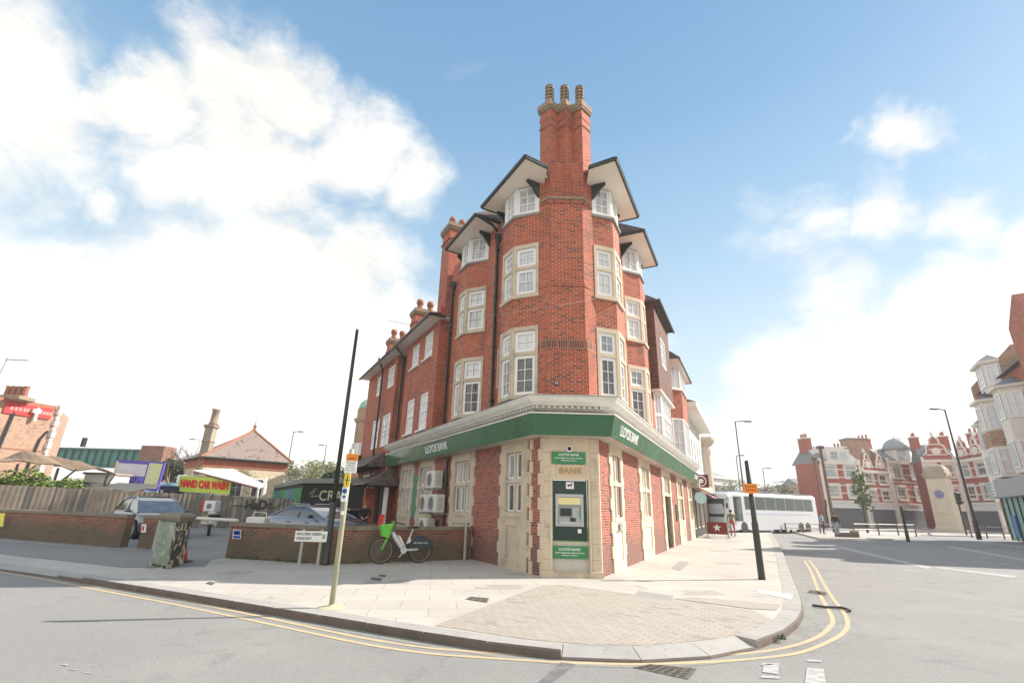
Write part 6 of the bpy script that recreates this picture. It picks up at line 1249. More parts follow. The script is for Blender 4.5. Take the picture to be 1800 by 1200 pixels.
def leaves(mb, c, r, n, sz, m=0, seed=0):
    rd = random.Random(seed)
    cl = [Vector((rd.gauss(0, .5), rd.gauss(0, .5), rd.gauss(0, .45))) for _ in range(max(n//40, 5))]
    for i in range(n):
        b = rd.choice(cl); p = b+Vector((rd.gauss(0, .16), rd.gauss(0, .16), rd.gauss(0, .15)))
        if p.length > 1.05: p = p.normalized()*rd.uniform(.8, 1.05)
        p = Vector((c[0]+p.x*r[0], c[1]+p.y*r[1], c[2]+p.z*r[2])); a_ = rd.uniform(0, 2*PI); e_ = rd.uniform(-.9, .9); s_ = sz*rd.uniform(.6, 1.3)
        u = Vector((math.cos(a_), math.sin(a_), e_*.6)).normalized()*s_; v = Vector((-math.sin(a_)*.6, math.cos(a_)*.6, rd.uniform(-.8, .8))).normalized()*s_*.55
        mb.face([p-u, p-v, p+u, p+v], m)
def branch(mb, p, d, ln, r, depth, rd, tips=None):
    q = p+d*ln; mid = p+d*ln*.5+Vector((rd.uniform(-.06, .06)*ln, rd.uniform(-.06, .06)*ln, 0)); mb.tube([p, mid, q], [r, r*.85, r*.68], 5 if depth > 2 else 4)
    if depth == 0:
        if tips is not None: tips.append(q)
        return
    for k in range(rd.choice((2, 3, 3))):
        nd = (d+Vector((rd.gauss(0, .48), rd.gauss(0, .48), rd.uniform(-.1, .4)))).normalized(); branch(mb, q if k < 2 else mid, nd, ln*rd.uniform(.62, .85), r*.6, depth-1, rd, tips)
def tree(name, label, x, y, h, w_, mt=None, n=0, sz=.3, seed=1, depth=5, trunk=.28, cz=None, group=None, z0=0):
    rd = random.Random(seed); root = thing(name, label, 'tree', (x, y, z0), group); m_ = MB(); tips = []
    base = Vector((x, y, z0)); fork = base+Vector((0, 0, h*.30)); m_.tube([base, base.lerp(fork, .5)+Vector((.05, 0, 0)), fork], [trunk*1.3, trunk, trunk*.85], 8)
    for k in range(4): a_ = k*PI/2+rd.uniform(-.5, .5); branch(m_, fork, Vector((math.cos(a_)*w_/h*.9, math.sin(a_)*w_/h*.9, .85)).normalized(), h*.20, trunk*.55, depth-1, rd, tips)
    m_.build('trunk', BARK, root)
    if mt:
        m_ = MB(); k = 0
        for t_ in (tips if len(tips) < 60 else rd.sample(tips, 60)): leaves(m_, t_, (w_*.16, w_*.16, h*.10), n//60+1, sz, 0, seed*100+k); k += 1
        m_.build('crown', mt, root)
    return root
p_ = at(308, 830, 62.); tree('bare_tree', 'leafless spreading tree between the bridge and the tall chimney', p_.x, p_.y, hz(308, 768, p_.x, p_.y)*1.0, 7, None, seed=5, depth=6, trunk=.35)
p_ = at(335, 830, 64.); tree('evergreen_tree', 'dark evergreen tree just left of the tall chimney', p_.x, p_.y, hz(335, 796, p_.x, p_.y), 6, LD, 2600, .3, 9)
for i, (px, py, Y, w_, mt, sd_, lb) in enumerate(((538, 796, 75., 7, LY, 3, 'hazy spring-green tree right of the hall roof'), (560, 790, 90., 8, LY, 4, 'tall pale twiggy tree behind the dark shed'), (600, 815, 62., 6, LD, 6, 'dark green tree between the signpost and the domed building'), (575, 800, 84., 7, LY, 8, 'pale budding tree above the right part of the dark shed'))):
    p_ = at(px, 830, Y); tree('tree', lb, p_.x, p_.y, hz(px, py, p_.x, p_.y), w_, mt, 3000 if mt is LD else 800, .28, sd_, 5, .25, group='trees behind the car wash')
r_ = thing('hedge', 'bright green ivy hedge under the brown canopy at the left', 'hedge', tuple(V3(at(60, 850, 29.), 0))); m_ = MB()
for k in range(16): p_ = at(-40+k*12, 838-k*.4+(k % 3)*2, 29.2); leaves(m_, (p_.x, p_.y, p_.z-.1-(.012*k if k < 9 else .05*k)), (1.0, .8, .62), 420, .085, 0, k); leaves(m_, (p_.x, p_.y, p_.z-1.3), (1., .8, .9), 120, .1, 0, k+50)
m_.build('leaves', LG, r_); m_ = MB(); a_ = at(-60, 860, 29.8); b_ = at(150, 860, 29.8); m_.obox(V3(a_, 0), V3(b_-a_, 0), (0, .5, 0), (0, 0, 2.1)); m_.build('stems', mat('hedge_stems', (.05, .06, .03), .9), r_)
m_ = MB()
for k in range(60):
    s_ = random.random(); P_ = Vector((-7.8, 14.82, 0)).lerp(Vector((-4.7, 13.96, 0)), s_) if k < 38 else Vector((-4.7, 13.96, 0)).lerp(Vector((-3.3, 14.75, 0)), s_)
    leaves(m_, (P_.x, P_.y-.03, .03), (.13, .05, .05), 10, .025, 0, k+900)
o_ = m_.build('weeds', leafmat('weed_leaf', (.07, .10, .03), (.12, .17, .05), (.18, .2, .09))); o_['kind'] = 'stuff'; o_['label'] = 'small weeds and moss growing along the foot of the low wall'
m_ = MB(); leaves(m_, (3.72, 7.5, -.04), (.12, .08, .05), 60, .025, 0, 77); o_ = m_.build('weeds', MATS.get('w') or bpy.data.materials['weed_leaf']); o_['kind'] = 'stuff'; o_['label'] = 'tuft of weed at the kerb joint on the corner'

# ---------------------------------------------------------------- street lamps
def lamp(x, y, h, arm, label, r=.09, ad=(-1, 0), mt=None, name='street_lamp', head=.7):
    mt = mt or mat('lamp_column_grey', (.10, .095, .09), .6); root = thing(name, label, 'street lamp', (x, y, 0), 'street lamps'); ad = Vector((ad[0], ad[1], 0)).normalized()
    m_ = MB(); m_.lathe((x, y, 0), [(r*1.6, 0), (r*1.5, 1.4), (r, 1.5), (r*.6, h)], 10); m_.build('column', mt, root, True)
    m_ = MB(); m_.tube([(x, y, h-.05), Vector((x, y, h))+ad*.3, Vector((x, y, h+.04))+ad*arm], r*.5, 6); m_.build('arm', mt, root)
    m_ = MB(); c = Vector((x, y, h+.02))+ad*(arm+head/2); m_.bbox(c, (head, .28, .12), .04, math.atan2(ad.y, ad.x)); m_.build('lamp_head', mt, root); return root
def lamp_px(bx, by, tx, ty, Y, arm, label, **k):
    p = at(bx, by, Y); return lamp(p.x, p.y, hz(tx, ty, p.x, p.y), arm, label, **k)
lamp_px(504, 830, 512, 758, 60., .5, 'dark street lamp rising behind the hall roof', ad=(1, 0)); lamp_px(567, 830, 571, 782, 66., .4, 'shorter street lamp behind the pale trees', ad=(-1, 0)); lamp_px(338, 830, 347, 772, 56., .5, 'thin grey street lamp left of the tall chimney', ad=(-1, 0), mt=GALV, r=.06)
lamp_px(1311, 890, 1299, 740, 44., .8, 'tall street lamp above the front of the white coach', ad=(1, 0)); lamp_px(1305, 890, 1299, 800, 60., .3, 'second lamp column just left of the tall one by the coach', ad=(1, 0)); lamp_px(1350, 890, 1346, 822, 70., .5, 'slim lamp column behind the middle of the coach', ad=(1, 0))
lp_ = G(1722, 948); lamp(lp_.x, lp_.y, hz(1668, 719, lp_.x, lp_.y), .6, 'tall dark street lamp leaning over the junction in front of the striped terrace', ad=(-1, 0), r=.11, mt=mat('lamp_column_plum', (.07, .05, .055), .6))
# rusty pole on the left of the striped houses and others
def pole_px(bx, by, tx, ty, Y, r, mt, name, label, cat='pole', gr=None):
    p = at(bx, by, Y); root = thing(name, label, cat, (p.x, p.y, 0), gr); m_ = MB(); h = hz(tx, ty, p.x, p.y); m_.lathe((p.x, p.y, 0), [(r*1.3, 0), (r*1.2, 1), (r, 1.1), (r*.8, h)], 8); m_.build('column', mt, root); m_ = MB(); m_.bbox((p.x, p.y, h), (r*3.4, r*3.4, r*2), r*.3); m_.build('cap', mt, root); return root
RUST = mat('rusty_column', (.20, .10, .07), .8, noise=(2, (.12, .08, .06), .7))
pole_px(1462, 900, 1447, 786, 50., .16, RUST, 'pole', 'thick rusty column at the left end of the striped terrace'); pole_px(1447, 900, 1430, 806, 60., .14, RUST, 'pole', 'thinner rusty column left of the striped terrace')

# ---------------------------------------------------------------- right: shops beyond the bank, white building
T3 = thing('white_building', 'white rendered building with deep eaves and a rounded cornice beyond the bank', 'building', V3(RP(40, 0), 0))
WR = surf('white_render', (.74, .72, .68), [((.6, .58, .54), .5, .75, .5)], [.7], bump=.1)
m_ = MB(); holes(m_, RP(34.1, .0), Rd, nR, 14, 3.2, 8.0, [(a_, a_+1.2, 4.6, 6.6) for a_ in (.6, 2.6, 4.6, 6.6, 8.6, 10.6)], .1); m_.build('wall', WR, T3); m_ = MB(); m_.prism([(x.x, x.y) for x in (RP(34.1, -.2), RP(48.1, -.2), RP(48.1, -6), RP(34.1, -6))], 0, 8.0); m_.build('core', WR, T3)
for a_ in (.6, 2.6, 4.6, 6.6, 8.6, 10.6): window(T3, RP(34.1, 0), Rd, nR, a_, a_+1.2, 4.6, 6.6, 2, 3, .02, .07)
m_ = MB(); m_.prism([(x.x, x.y) for x in (RP(32.6, .95), RP(45, .95), RP(45, -1), RP(32.6, -1))], 7.9, 8.25); m_.build('eaves', CORN, T3); m_ = MB(); m_.loft([[V3(x, 8.25) for x in (RP(32.6, .9), RP(45, .9), RP(45, -5), RP(32.6, -5))], [V3(x, 9.6) for x in (RP(34, -2), RP(43, -2), RP(43, -5), RP(34, -5))]]); m_.build('roof', TILE_ROOF, T3)
c_ = RP(46.5, .1); m_ = MB(); m_.lathe((c_.x, c_.y, 3.1), [(.55, 0), (.55, 3.9), (.7, 4.0), (.95, 4.3), (1.0, 4.4), (1.0, 4.65), (.6, 4.75)], 16); m_.build('round_bay', surf('stone_bay', (.6, .52, .42), [((.4, .34, .28), .5, .7, .7)], [1.2]), T3)
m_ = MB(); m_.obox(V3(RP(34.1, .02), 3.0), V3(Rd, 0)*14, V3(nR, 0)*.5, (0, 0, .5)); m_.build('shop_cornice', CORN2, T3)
m_ = MB(); holes(m_, RP(34.1, .0), Rd, nR, 14, 0, 3.1, [(.5, 2.2, .5, 2.9), (2.8, 4.6, .5, 2.9), (5.4, 8, .5, 2.9), (9, 12, .5, 2.9)], .2); m_.build('shopfront', mat('shop_dark', (.04, .035, .035), .5), T3)
for a_, b_ in ((.5, 2.2), (2.8, 4.6), (5.4, 8), (9, 12)): window(T3, RP(34.1, 0), Rd, nR, a_, b_, .5, 2.9, 2, 1, .05, .06, glass=MID, fm=STONE)
MAROON = mat('maroon', (.16, .012, .02), .5)
# projecting signs
p_ = V3(RP(35.0, .1), 3.05); r_ = thing('projecting_sign', 'square maroon projecting sign with a white ring over the cafe', 'sign', p_); m_ = MB(); m_.obox(p_, V3(nR, 0)*.95, V3(Rd, 0)*.1, (0, 0, .82)); b_ = m_.build('panel', MAROON, r_)
cc = p_+V3(nR, 0)*.48+Vector((0, 0, .41))-V3(Rd, 0)*.012; m_ = MB(); m_.loft([[cc+(V3(nR, 0)*math.cos(2*PI*k/24)+Vector((0, 0, math.sin(2*PI*k/24))))*rr2-V3(Rd, 0)*dd for rr2, dd in ((.27, 0), (.33, 0), (.33, .008), (.27, .008))] for k in range(25)], caps=False); m_.lathe(cc, [(.15, 0), (.15, .01)], 16, -V3(Rd, 0)); m_.build('ring_emblem', SIGNW, b_)
p_ = V3(RP(34.2, .1), 2.05); r_ = thing('projecting_sign', 'round pale blue projecting sign below the maroon one', 'sign', p_); m_ = MB(); m_.lathe(p_+V3(nR, 0)*.42+Vector((0, 0, .35)), [(.36, 0), (.36, .08)], 20, -V3(Rd, 0)); m_.build('disc', mat('pale_blue_sign', (.30, .58, .62), .5, noise=(6, (.7, .8, .8), .8)), r_); m_ = MB(); m_.tube([p_+Vector((0, 0, .75)), p_+V3(nR, 0)*.5+Vector((0, 0, .72))], .02, 5); m_.build('arm', BLACKP, r_)
m_ = MB(); a3 = [V3(RP(34.3, .3), 2.98), V3(RP(38, .3), 2.98), V3(RP(38, 1.2), 2.5), V3(RP(34.3, 1.2), 2.5)]; m_.loft([a3, [p-Vector((0, 0, .05)) for p in a3]]); r_ = thing('awning', 'faded pink shop awning under the maroon sign', 'awning', V3(RP(36, .3), 2.6)); m_.build('fabric', mat('awning_pink', (.62, .25, .25), .8), r_)
# cafe barrier with star
pa, pb = G(1244, 944), G(1281, 946); zt = hz(1262, 915, (pa.x+pb.x)/2, (pa.y+pb.y)/2); r_ = thing('cafe_barrier', 'dark red canvas cafe barrier with a white star', 'barrier', tuple(pa.lerp(pb, .5))); m_ = MB(); u_ = (pb-pa); m_.obox(V3(pa, .22), u_, (0, .03, 0), (0, 0, zt-.3)); cv_ = m_.build('canvas', mat('canvas_maroon', (.22, .02, .015), .7), r_)
for p in (pa, pb): m_ = MB(); m_.tube([V3(p, 0), V3(p, zt)], .035, 6); m_.lathe(V3(p, 0), [(.2, 0), (.2, .03)], 10); m_.build('stand', GALV, r_)
un_ = V3(u_, 0).normalized(); n9 = Vector((un_.y, -un_.x, 0)); c_ = V3(pa.lerp(pb, .5), zt*.5+.1)+n9*.012; m_ = MB(); st_ = [c_+un_*math.sin(k*PI/5)*(.26 if k % 2 == 0 else .105)+Vector((0, 0, math.cos(k*PI/5)*(.26 if k % 2 == 0 else .105))) for k in range(10)]; m_.face(st_); m_.face([p-n9*.005 for p in st_][::-1]); m_.build('star', SIGNW, cv_)
for k, (dx, dy) in enumerate(((1.0, 2.0), (1.9, .9))):
    p_ = pa+Vector((dx, dy, 0)); r_ = thing('cafe_chair', ('steel cafe chair behind the dark red barrier, the nearer to the bank', 'steel cafe chair at the right end of the dark red barrier')[k], 'chair', tuple(p_), 'cafe chairs')
    m_ = MB(); m_.bbox((p_.x, p_.y, .45), (.42, .42, .03), .01); m_.build('seat', GALV, r_); m_ = MB(); m_.bbox((p_.x, p_.y+.2, .72), (.42, .03, .3), .01); m_.build('backrest', GALV, r_)
    for x in (-.18, .18):
        for y in (-.18, .18): m_ = MB(); m_.tube([(p_.x+x, p_.y+y, 0), (p_.x+x, p_.y+y, .44 if y < 0 else .86)], .014, 5); m_.build('leg', GALV, r_)

# coach
ca = at(1256, 920, 43.); cb = at(1418, 920, 50.5); u_ = V3(cb-ca, 0); LC = u_.length; u_.normalize(); ang = math.atan2(u_.y, u_.x)
r_ = thing('coach', 'white coach with dark windows crossing the end of the street, front to the left', 'coach', tuple(V3(ca, ZR)), rz=ang)
CW = mat('coach_white', (.60, .61, .63), .3, coat=.4); n_ = Vector((0, -1, 0)); hw = 1.27
def csec(x, zf, zt_, w_): return [Vector((x, -w_, zf)), Vector((x, w_, zf)), Vector((x, w_, zt_-.25)), Vector((x, w_-.2, zt_)), Vector((x, -w_+.2, zt_)), Vector((x, -w_, zt_-.25))]
m_ = MB(); m_.loft([csec(.0, .45, 2.0, hw-.3), csec(.15, .38, 2.75, hw-.1), csec(.5, .35, 3.15, hw), csec(1.2, .33, 3.38, hw), csec(LC-.2, .33, 3.4, hw), csec(LC, .4, 3.2, hw-.1)]); m_.build('body', CW, r_, False, True)
nw = 7
for k in range(nw):
    x0 = 2.6+(LC-3.4)*k/nw; x1 = 2.6+(LC-3.4)*(k+1)/nw-.10; m_ = MB(); m_.obox((x0, -hw-.015, 1.95), (x1-x0, 0, 0), (0, .05, 0), (0, 0, 1.05)); m_.build('side_window', mat('coach_glass', (.03, .055, .045), .12, coat=.3), r_, False, True)
m_ = MB(); m_.obox((1.05, -hw-.015, 1.0), (1.1, 0, 0), (0, .05, 0), (0, 0, 1.95)); m_.build('front_door', CARGL, r_, False, True)
m_ = MB(); m_.mesh([(-.02, -hw+.25, 1.3), (-.02, hw-.25, 1.3), (.10, hw-.2, 2.75), (.10, -hw+.2, 2.75)], [(3, 2, 1, 0)]); m_.build('windscreen', CARGL, r_, False, True)
m_ = MB(); m_.obox((1.2, -hw+.1, 3.36), (LC-2, 0, 0), (0, 2*hw-.2, 0), (0, 0, .10)); m_.build('roof', mat('coach_roof_grey', (.25, .27, .30), .4), r_, False, True)
m_ = MB(); m_.tube([(.3, -hw, 2.8), (-.15, -hw-.2, 2.75), (-.15, -hw-.2, 2.3)], .04, 5); m_.bbox((-.15, -hw-.2, 2.2), (.1, .16, .4), .02); m_.build('mirror', BLACKP, r_, False, True)
for x in (2.2, LC-3.4, LC-2.2):
    for y in (-hw-.01, hw-.29): m_ = MB(); m_.lathe((x, y, .48), [(.3, 0), (.48, .01), (.48, .29), (.3, .3)], 20, 'Y'); wh = m_.build('wheel', RUBBER, r_, False, True)
m_ = MB(); m_.obox((2.6, -hw-.008, 1.55), (LC-4, 0, 0), (0, .02, 0), (0, 0, .12)); m_.build('stripe', mat('coach_stripe', (.45, .47, .62), .4), r_, False, True)
for y in (-.8, .8): m_ = MB(); m_.ball((.02, y, .8), (.1, .2, .12), 6); m_.build('headlight', mat('lamp_glass', (.6, .62, .62), .1), r_, True, True)
# low far kerb and beds behind the coach
r_ = thing('white_hall', 'pale classical building with a grey hipped roof behind the coach front', 'building', tuple(V3(at(1262, 870, 85.), 0))); a_, b_ = at(1236, 870, 80.), at(1292, 870, 88.); zt = hz(1262, 836, a_.x, a_.y); PALEW = surf('pale_stucco', (.72, .71, .68), [((.6, .59, .56), .5, .7, .5)], [.3])
u_ = V3(b_-a_, 0); m_ = MB(); wl = [(k*1.25+.5, k*1.25+1.1, z, z+1.5) for k in range(4) for z in (2.5, 5.2)]; un = u_.normalized(); nn = Vector((un.y, -un.x, 0)); m_.obox(V3(a_, 0), u_, -nn*9, (0, 0, zt)); m_.build('wall', PALEW, r_)
for s0, s1, z0, z1 in wl: window(r_, V3(a_, 0), un, nn, s0, s1, z0, z1, 2, 2, -.06, .08, glass=MID)
for z in (4.4, zt-1.2, zt-.1): m_ = MB(); m_.obox(V3(a_, z)-un*.3, u_+un*.6, nn*.5, (0, 0, .3)); m_.build('cornice', PALEW, r_)
m_ = MB(); q_ = [V3(a_, zt+.2)-un*6, V3(b_, zt+.2)-un*.5, V3(b_, zt+.2)-nn*9, V3(a_, zt+.2)-nn*9]; t_ = at(1248, 815, 85); m_.loft([q_, [V3(a_, t_.z)-un*4-nn*3, V3(a_, t_.z)+un*1.2-nn*3, V3(a_, t_.z)+un*1.2-nn*5, V3(a_, t_.z)-un*4-nn*5]]); m_.build('roof', mat('slate', (.24, .24, .25), .7), r_)

# ---------------------------------------------------------------- right: striped Victorian terrace
BRW = bricks('brick_bright_red', (.46, .10, .06), (.38, .075, .05), (.42, .2, .15), darkamt=.03, stainamt=.1)
STW = surf('white_stone_dressing', (.76, .72, .64), [((.62, .58, .5), .5, .7, .6)], [1.])
SLATE = mat('slate', (.24, .24, .25), .7)
def terrace(px0, px1, Y0, Y1, pytop, nst, nwin, kind, label, band=.55):
    a_, b_ = at(px0, 890, Y0), at(px1, 890, Y1); u_ = V3(b_-a_, 0); W_ = u_.length; un = u_.normalized(); nn = Vector((un.y, -un.x, 0)); nn = -nn if nn.dot(CAM-a_) < 0 else nn
    H_ = hz((px0+px1)/2, pytop, (a_.x+b_.x)/2, (a_.y+b_.y)/2); o = V3(a_, 0)
    r_ = thing('terraced_house', label, 'house', tuple(V3(a_.lerp(b_, .5), 0)), 'red and white striped terrace across the junction')
    gf = 3.4; sh = (H_-gf)/nst; wins = []
    for s_ in range(nst):
        for k in range(nwin):
            c = W_*(k+.5)/nwin; ww = min(1.9, W_/nwin*.5); wins.append((c-ww/2, c+ww/2, gf+sh*s_+sh*.24, gf+sh*s_+sh*.80))
    m_ = MB(); holes(m_, o, un, nn, W_, gf, H_, wins, .15); holes(m_, o-nn*6, nn, -un, 6, 0, H_, []); holes(m_, o+u_-nn*6, nn, un, 6, 0, H_, []); m_.build('wall', BRW, r_)
    for w_ in wins:
        window(r_, o, un, nn, *w_, 2, 2, .02, .10, glass=MID)
        m_ = MB(); m_.obox(o+un*(w_[0]-.28)+Vector((0, 0, w_[3])), un*(w_[1]-w_[0]+.56), nn*.16, (0, 0, .34)); m_.obox(o+un*(w_[0]-.28)+Vector((0, 0, w_[2]-.25)), un*(w_[1]-w_[0]+.56), nn*.16, (0, 0, .22))
        m_.obox(o+un*(w_[0]-.3)+Vector((0, 0, w_[2]-.03)), un*.27, nn*.12, (0, 0, w_[3]-w_[2]+.03)); m_.obox(o+un*(w_[1]+.03)+Vector((0, 0, w_[2]-.03)), un*.27, nn*.12, (0, 0, w_[3]-w_[2]+.03)); m_.build('window_surround', STW, r_)
    m_ = MB(); z = gf
    while z < H_-.1: m_.obox(o+Vector((0, 0, z)), u_, nn*.05, (0, 0, .16)); z += band*2
    m_.obox(o+Vector((0, 0, H_-.3)), u_, nn*.4, (0, 0, .4)); m_.obox(o+Vector((0, 0, gf-.1)), u_, nn*.35, (0, 0, .3)); m_.build('stone_bands', STW, r_)
    for x in (0, W_-.35): m_ = MB(); m_.obox(o+un*x, un*.35, nn*.3, (0, 0, H_+.5)); m_.build('pilaster', STW, r_)
    m_ = MB(); m_.obox(o-nn*.3, u_, nn*.3, (0, 0, gf-.8)); m_.build('shopfront', mat('shopfront_grey', (.13, .13, .14), .4), r_); m_ = MB(); m_.obox(o+Vector((0, 0, gf-.85)), u_, nn*.25, (0, 0, .75)); m_.build('shop_fascia', mat('fascia_pale', (.72, .72, .72), .5), r_)
    RH = 2.6
    m_ = MB(); e0, e1 = o+Vector((0, 0, H_)), o+u_+Vector((0, 0, H_)); m_.loft([[e0+nn*.3, e1+nn*.3, e1-nn*7, e0-nn*7], [e0-nn*2.8+Vector((0, 0, RH)), e1-nn*2.8+Vector((0, 0, RH)), e1-nn*3.2+Vector((0, 0, RH)), e0-nn*3.2+Vector((0, 0, RH))]]); m_.build('roof', SLATE, r_)
    for x in ((0,) if kind == 'white' else (0, W_-.5)):
        m_ = MB(); c = o+un*(x+.3)-nn*3+Vector((0, 0, H_+RH*.6)); m_.obox(c-un*.5-nn*.9, un*1.0, nn*1.8, (0, 0, 2.1)); cs = m_.build('chimney_stack', BRW, r_); m_ = MB(); m_.obox(c-un*.6-nn*1.0+Vector((0, 0, 2.1)), un*1.2, nn*2.0, (0, 0, .2)); m_.build('chimney_cap', STW, cs)
        for k in range(3): m_ = MB(); m_.lathe(c-nn*.6+nn*.6*k+Vector((0, 0, 2.3)), [(.16, 0), (.14, .6)], 7); m_.build('chimney_pot', TERRA, cs)
    mid = W_/2
    if kind == 'gable' or kind == 'twin':
        cs_ = [mid] if kind == 'gable' else [W_*.28, W_*.74]; gw = W_*.40 if kind == 'gable' else W_*.2; gh = 3.6 if kind == 'gable' else 2.7
        for c in cs_:
            st_ = [(-1, 0), (1, 0), (.98, .22), (.72, .30), (.66, .55), (.36, .66), (.32, .84), (0, 1.0), (-.32, .84), (-.36, .66), (-.66, .55), (-.72, .30), (-.98, .22)]
            F_ = [o+un*(c+x*gw)+Vector((0, 0, H_+z*gh))+nn*.1 for x, z in st_]; m_ = MB(); m_.loft([F_, [p-nn*.5 for p in F_]]); gb = m_.build('gable', BRW, r_)
            m_ = MB()
            for i in range(2, 12): m_.tube([F_[i], F_[i+1 if i < 12 else 0]], .13, 5)
            for z in (.2, .42, .62): wd = gw*(1-z)*.95; m_.obox(o+un*(c-wd)+Vector((0, 0, H_+z*gh))+nn*.1, un*2*wd, nn*.05, (0, 0, .16))
            m_.build('gable_dressing', STW, gb); m_ = MB(); m_.lathe(o+un*c+Vector((0, 0, H_+gh*.36))+nn*.1, [(.55, 0), (.55, .14)], 14, nn); m_.build('gable_roundel', STW, gb)
            m_ = MB(); m_.lathe(o+un*c+Vector((0, 0, H_+gh))-nn*.15, [(.1, 0), (.25, .3), (.1, .55), (.02, .8)], 8); m_.build('finial', STW, gb)
    if kind == 'dome' or kind == 'white':
        c = o+un*mid+Vector((0, 0, H_)); m_ = MB(); m_.obox(c-un*1.7-nn*1.5, un*3.4, nn*1.8, (0, 0, 1.9)); dm = m_.build('dormer', STW, r_)
        window(r_, c-un*1.3+nn*.32, un, nn, 0, 1.2, H_+.3, H_+1.6, 2, 1, -.06, .08, glass=MID); window(r_, c-un*1.3+nn*.32, un, nn, 1.4, 2.6, H_+.3, H_+1.6, 2, 1, -.06, .08, glass=MID)
        if kind == 'dome': m_ = MB(); m_.lathe(c-nn*.6+Vector((0, 0, 1.9)), [(2.0, 0), (1.95, .5), (1.7, 1.1), (1.2, 1.6), (.5, 1.95), (.08, 2.1), (.05, 2.6)], 16); m_.build('dome', mat('lead_dome', (.33, .36, .38), .5), r_, True)
    return r_
terrace(1452, 1525, 72, 72, 812, 2, 2, 'white', 'pale rendered house with red bands at the left end of the striped terrace')
terrace(1525, 1574, 76, 78, 828, 2, 2, 'twin', 'red and white striped house with two small gables, left of the lead dome')
terrace(1574, 1638, 78, 81, 812, 2, 2, 'dome', 'red and white house with a lead dome on its roof')
terrace(1638, 1702, 74, 72, 808, 2, 2, 'gable', 'red and white striped house with a stepped gable behind the stone clock tower')
terrace(1702, 1760, 68, 62, 806, 2, 2, 'twin', 'striped house between the stepped gable and the tall corner building')
a_ = at(1500, 800, 80.); r_ = thing('brick_stack', 'broad red brick chimney block on the roof of the pale rendered house', 'chimney', (a_.x, a_.y, 0)); z1 = hz(1503, 772, a_.x, a_.y); m_ = MB(); m_.box((a_.x+.5, a_.y, z1/2), (3.2, 2, z1)); m_.build('stack', BR_BROWN, r_); m_ = MB(); m_.bbox((a_.x+.5, a_.y, z1), (3.5, 2.3, .3), .05); m_.build('cap', CAPST, r_)
for k, (p0, p1, y_, Y, mt, lb) in enumerate(((1384, 1410, 862, 130., PALEW, 'low pale building far behind the right end of the coach'), (1352, 1386, 868, 120., BR_CREAM, 'low cream building far behind the middle of the coach'), (1410, 1434, 852, 110., BR_BROWN, 'brown brick building far behind the rusty columns'))):
    a_, b_ = at(p0, 885, Y), at(p1, 885, Y); r_ = thing('distant_building', lb, 'building', tuple(V3(a_.lerp(b_, .5), 0)), 'distant buildings'); zt = hz((p0+p1)/2, y_, (a_.x+b_.x)/2, Y); m_ = MB(); m_.obox(V3(a_, 0), V3(b_-a_, 0), (0, 8, 0), (0, 0, zt)); m_.build('wall', mt, r_); m_ = MB(); m_.mesh([V3(a_, zt), V3(b_, zt), V3(b_, zt)+Vector((0, 8, 0)), V3(a_, zt)+Vector((0, 8, 0)), V3(a_, zt+1.6)+Vector((0, 4, 0)), V3(b_, zt+1.6)+Vector((0, 4, 0))], [(0, 1, 5, 4), (2, 3, 4, 5), (0, 4, 3), (1, 2, 5)]); m_.build('roof', SLATE, r_)
    for j in range(4): window(r_, V3(a_, 0), (1, 0), (0, -1), .6+j*.9, 1.1+j*.9, zt-1.9, zt-.7, 1, 2, -.06, .06, glass=MID)
for i, (px, py, Y, w_, sd_, lb) in enumerate(((1290, 832, 75., 6, 12, 'bare twiggy tree above the coach front'), (1322, 826, 62., 6, 13, 'bare spreading tree behind the orange sign'), (1358, 836, 80., 7, 14, 'bare tree right of the orange sign post'), (1405, 850, 100., 8, 15, 'bare tree above the right end of the coach'))):
    p_ = at(px, 880, Y); tree('bare_tree', lb, p_.x, p_.y, hz(px, py, p_.x, p_.y), w_, LY if i in (0, 2) else None, 500, .2, sd_, 5, .22, group='bare trees behind the coach')
p_ = at(1517, 880, 62.); r_ = thing('tree', 'narrow green tree in front of the striped terrace', 'tree', (p_.x, p_.y, 0)); ht = hz(1517, 828, p_.x, p_.y); m_ = MB(); m_.tube([(p_.x, p_.y, 0), (p_.x+.1, p_.y, ht*.5), (p_.x, p_.y, ht*.85)], [.16, .12, .05], 7)
for k in range(9): a_ = k*2.4; m_.tube([(p_.x, p_.y, ht*(.35+.05*k)), (p_.x+math.cos(a_)*.8, p_.y+math.sin(a_)*.8, ht*(.45+.055*k))], [.05, .02], 4)
m_.build('trunk', BARK, r_); m_ = MB()
for k in range(11): leaves(m_, (p_.x+math.cos(k*2.4)*.45, p_.y+math.sin(k*2.4)*.45, ht*(.40+.055*k)), (.75-.03*k, .75, .7), 330, .12, 0, 500+k)
m_.build('crown', LG, r_)
r_ = thing('hedge', 'low dark green hedge line behind the coach', 'hedge', tuple(V3(at(1400, 890, 85.), 0))); m_ = MB()
for k in range(24): p_ = at(1340+k*7, 884, 86.); leaves(m_, (p_.x, p_.y, 1.0), (1.2, 1, 1.2), 90, .3, 0, k+300)
m_.build('leaves', LD, r_); m_ = MB(); a_, b_ = at(1338, 890, 87.), at(1510, 890, 87.); m_.obox(V3(a_, ZR), V3(b_-a_, 0), (0, 1, 0), (0, 0, 1.7)); m_.build('stems', mat('hedge_stems', (.05, .06, .03), .9), r_)

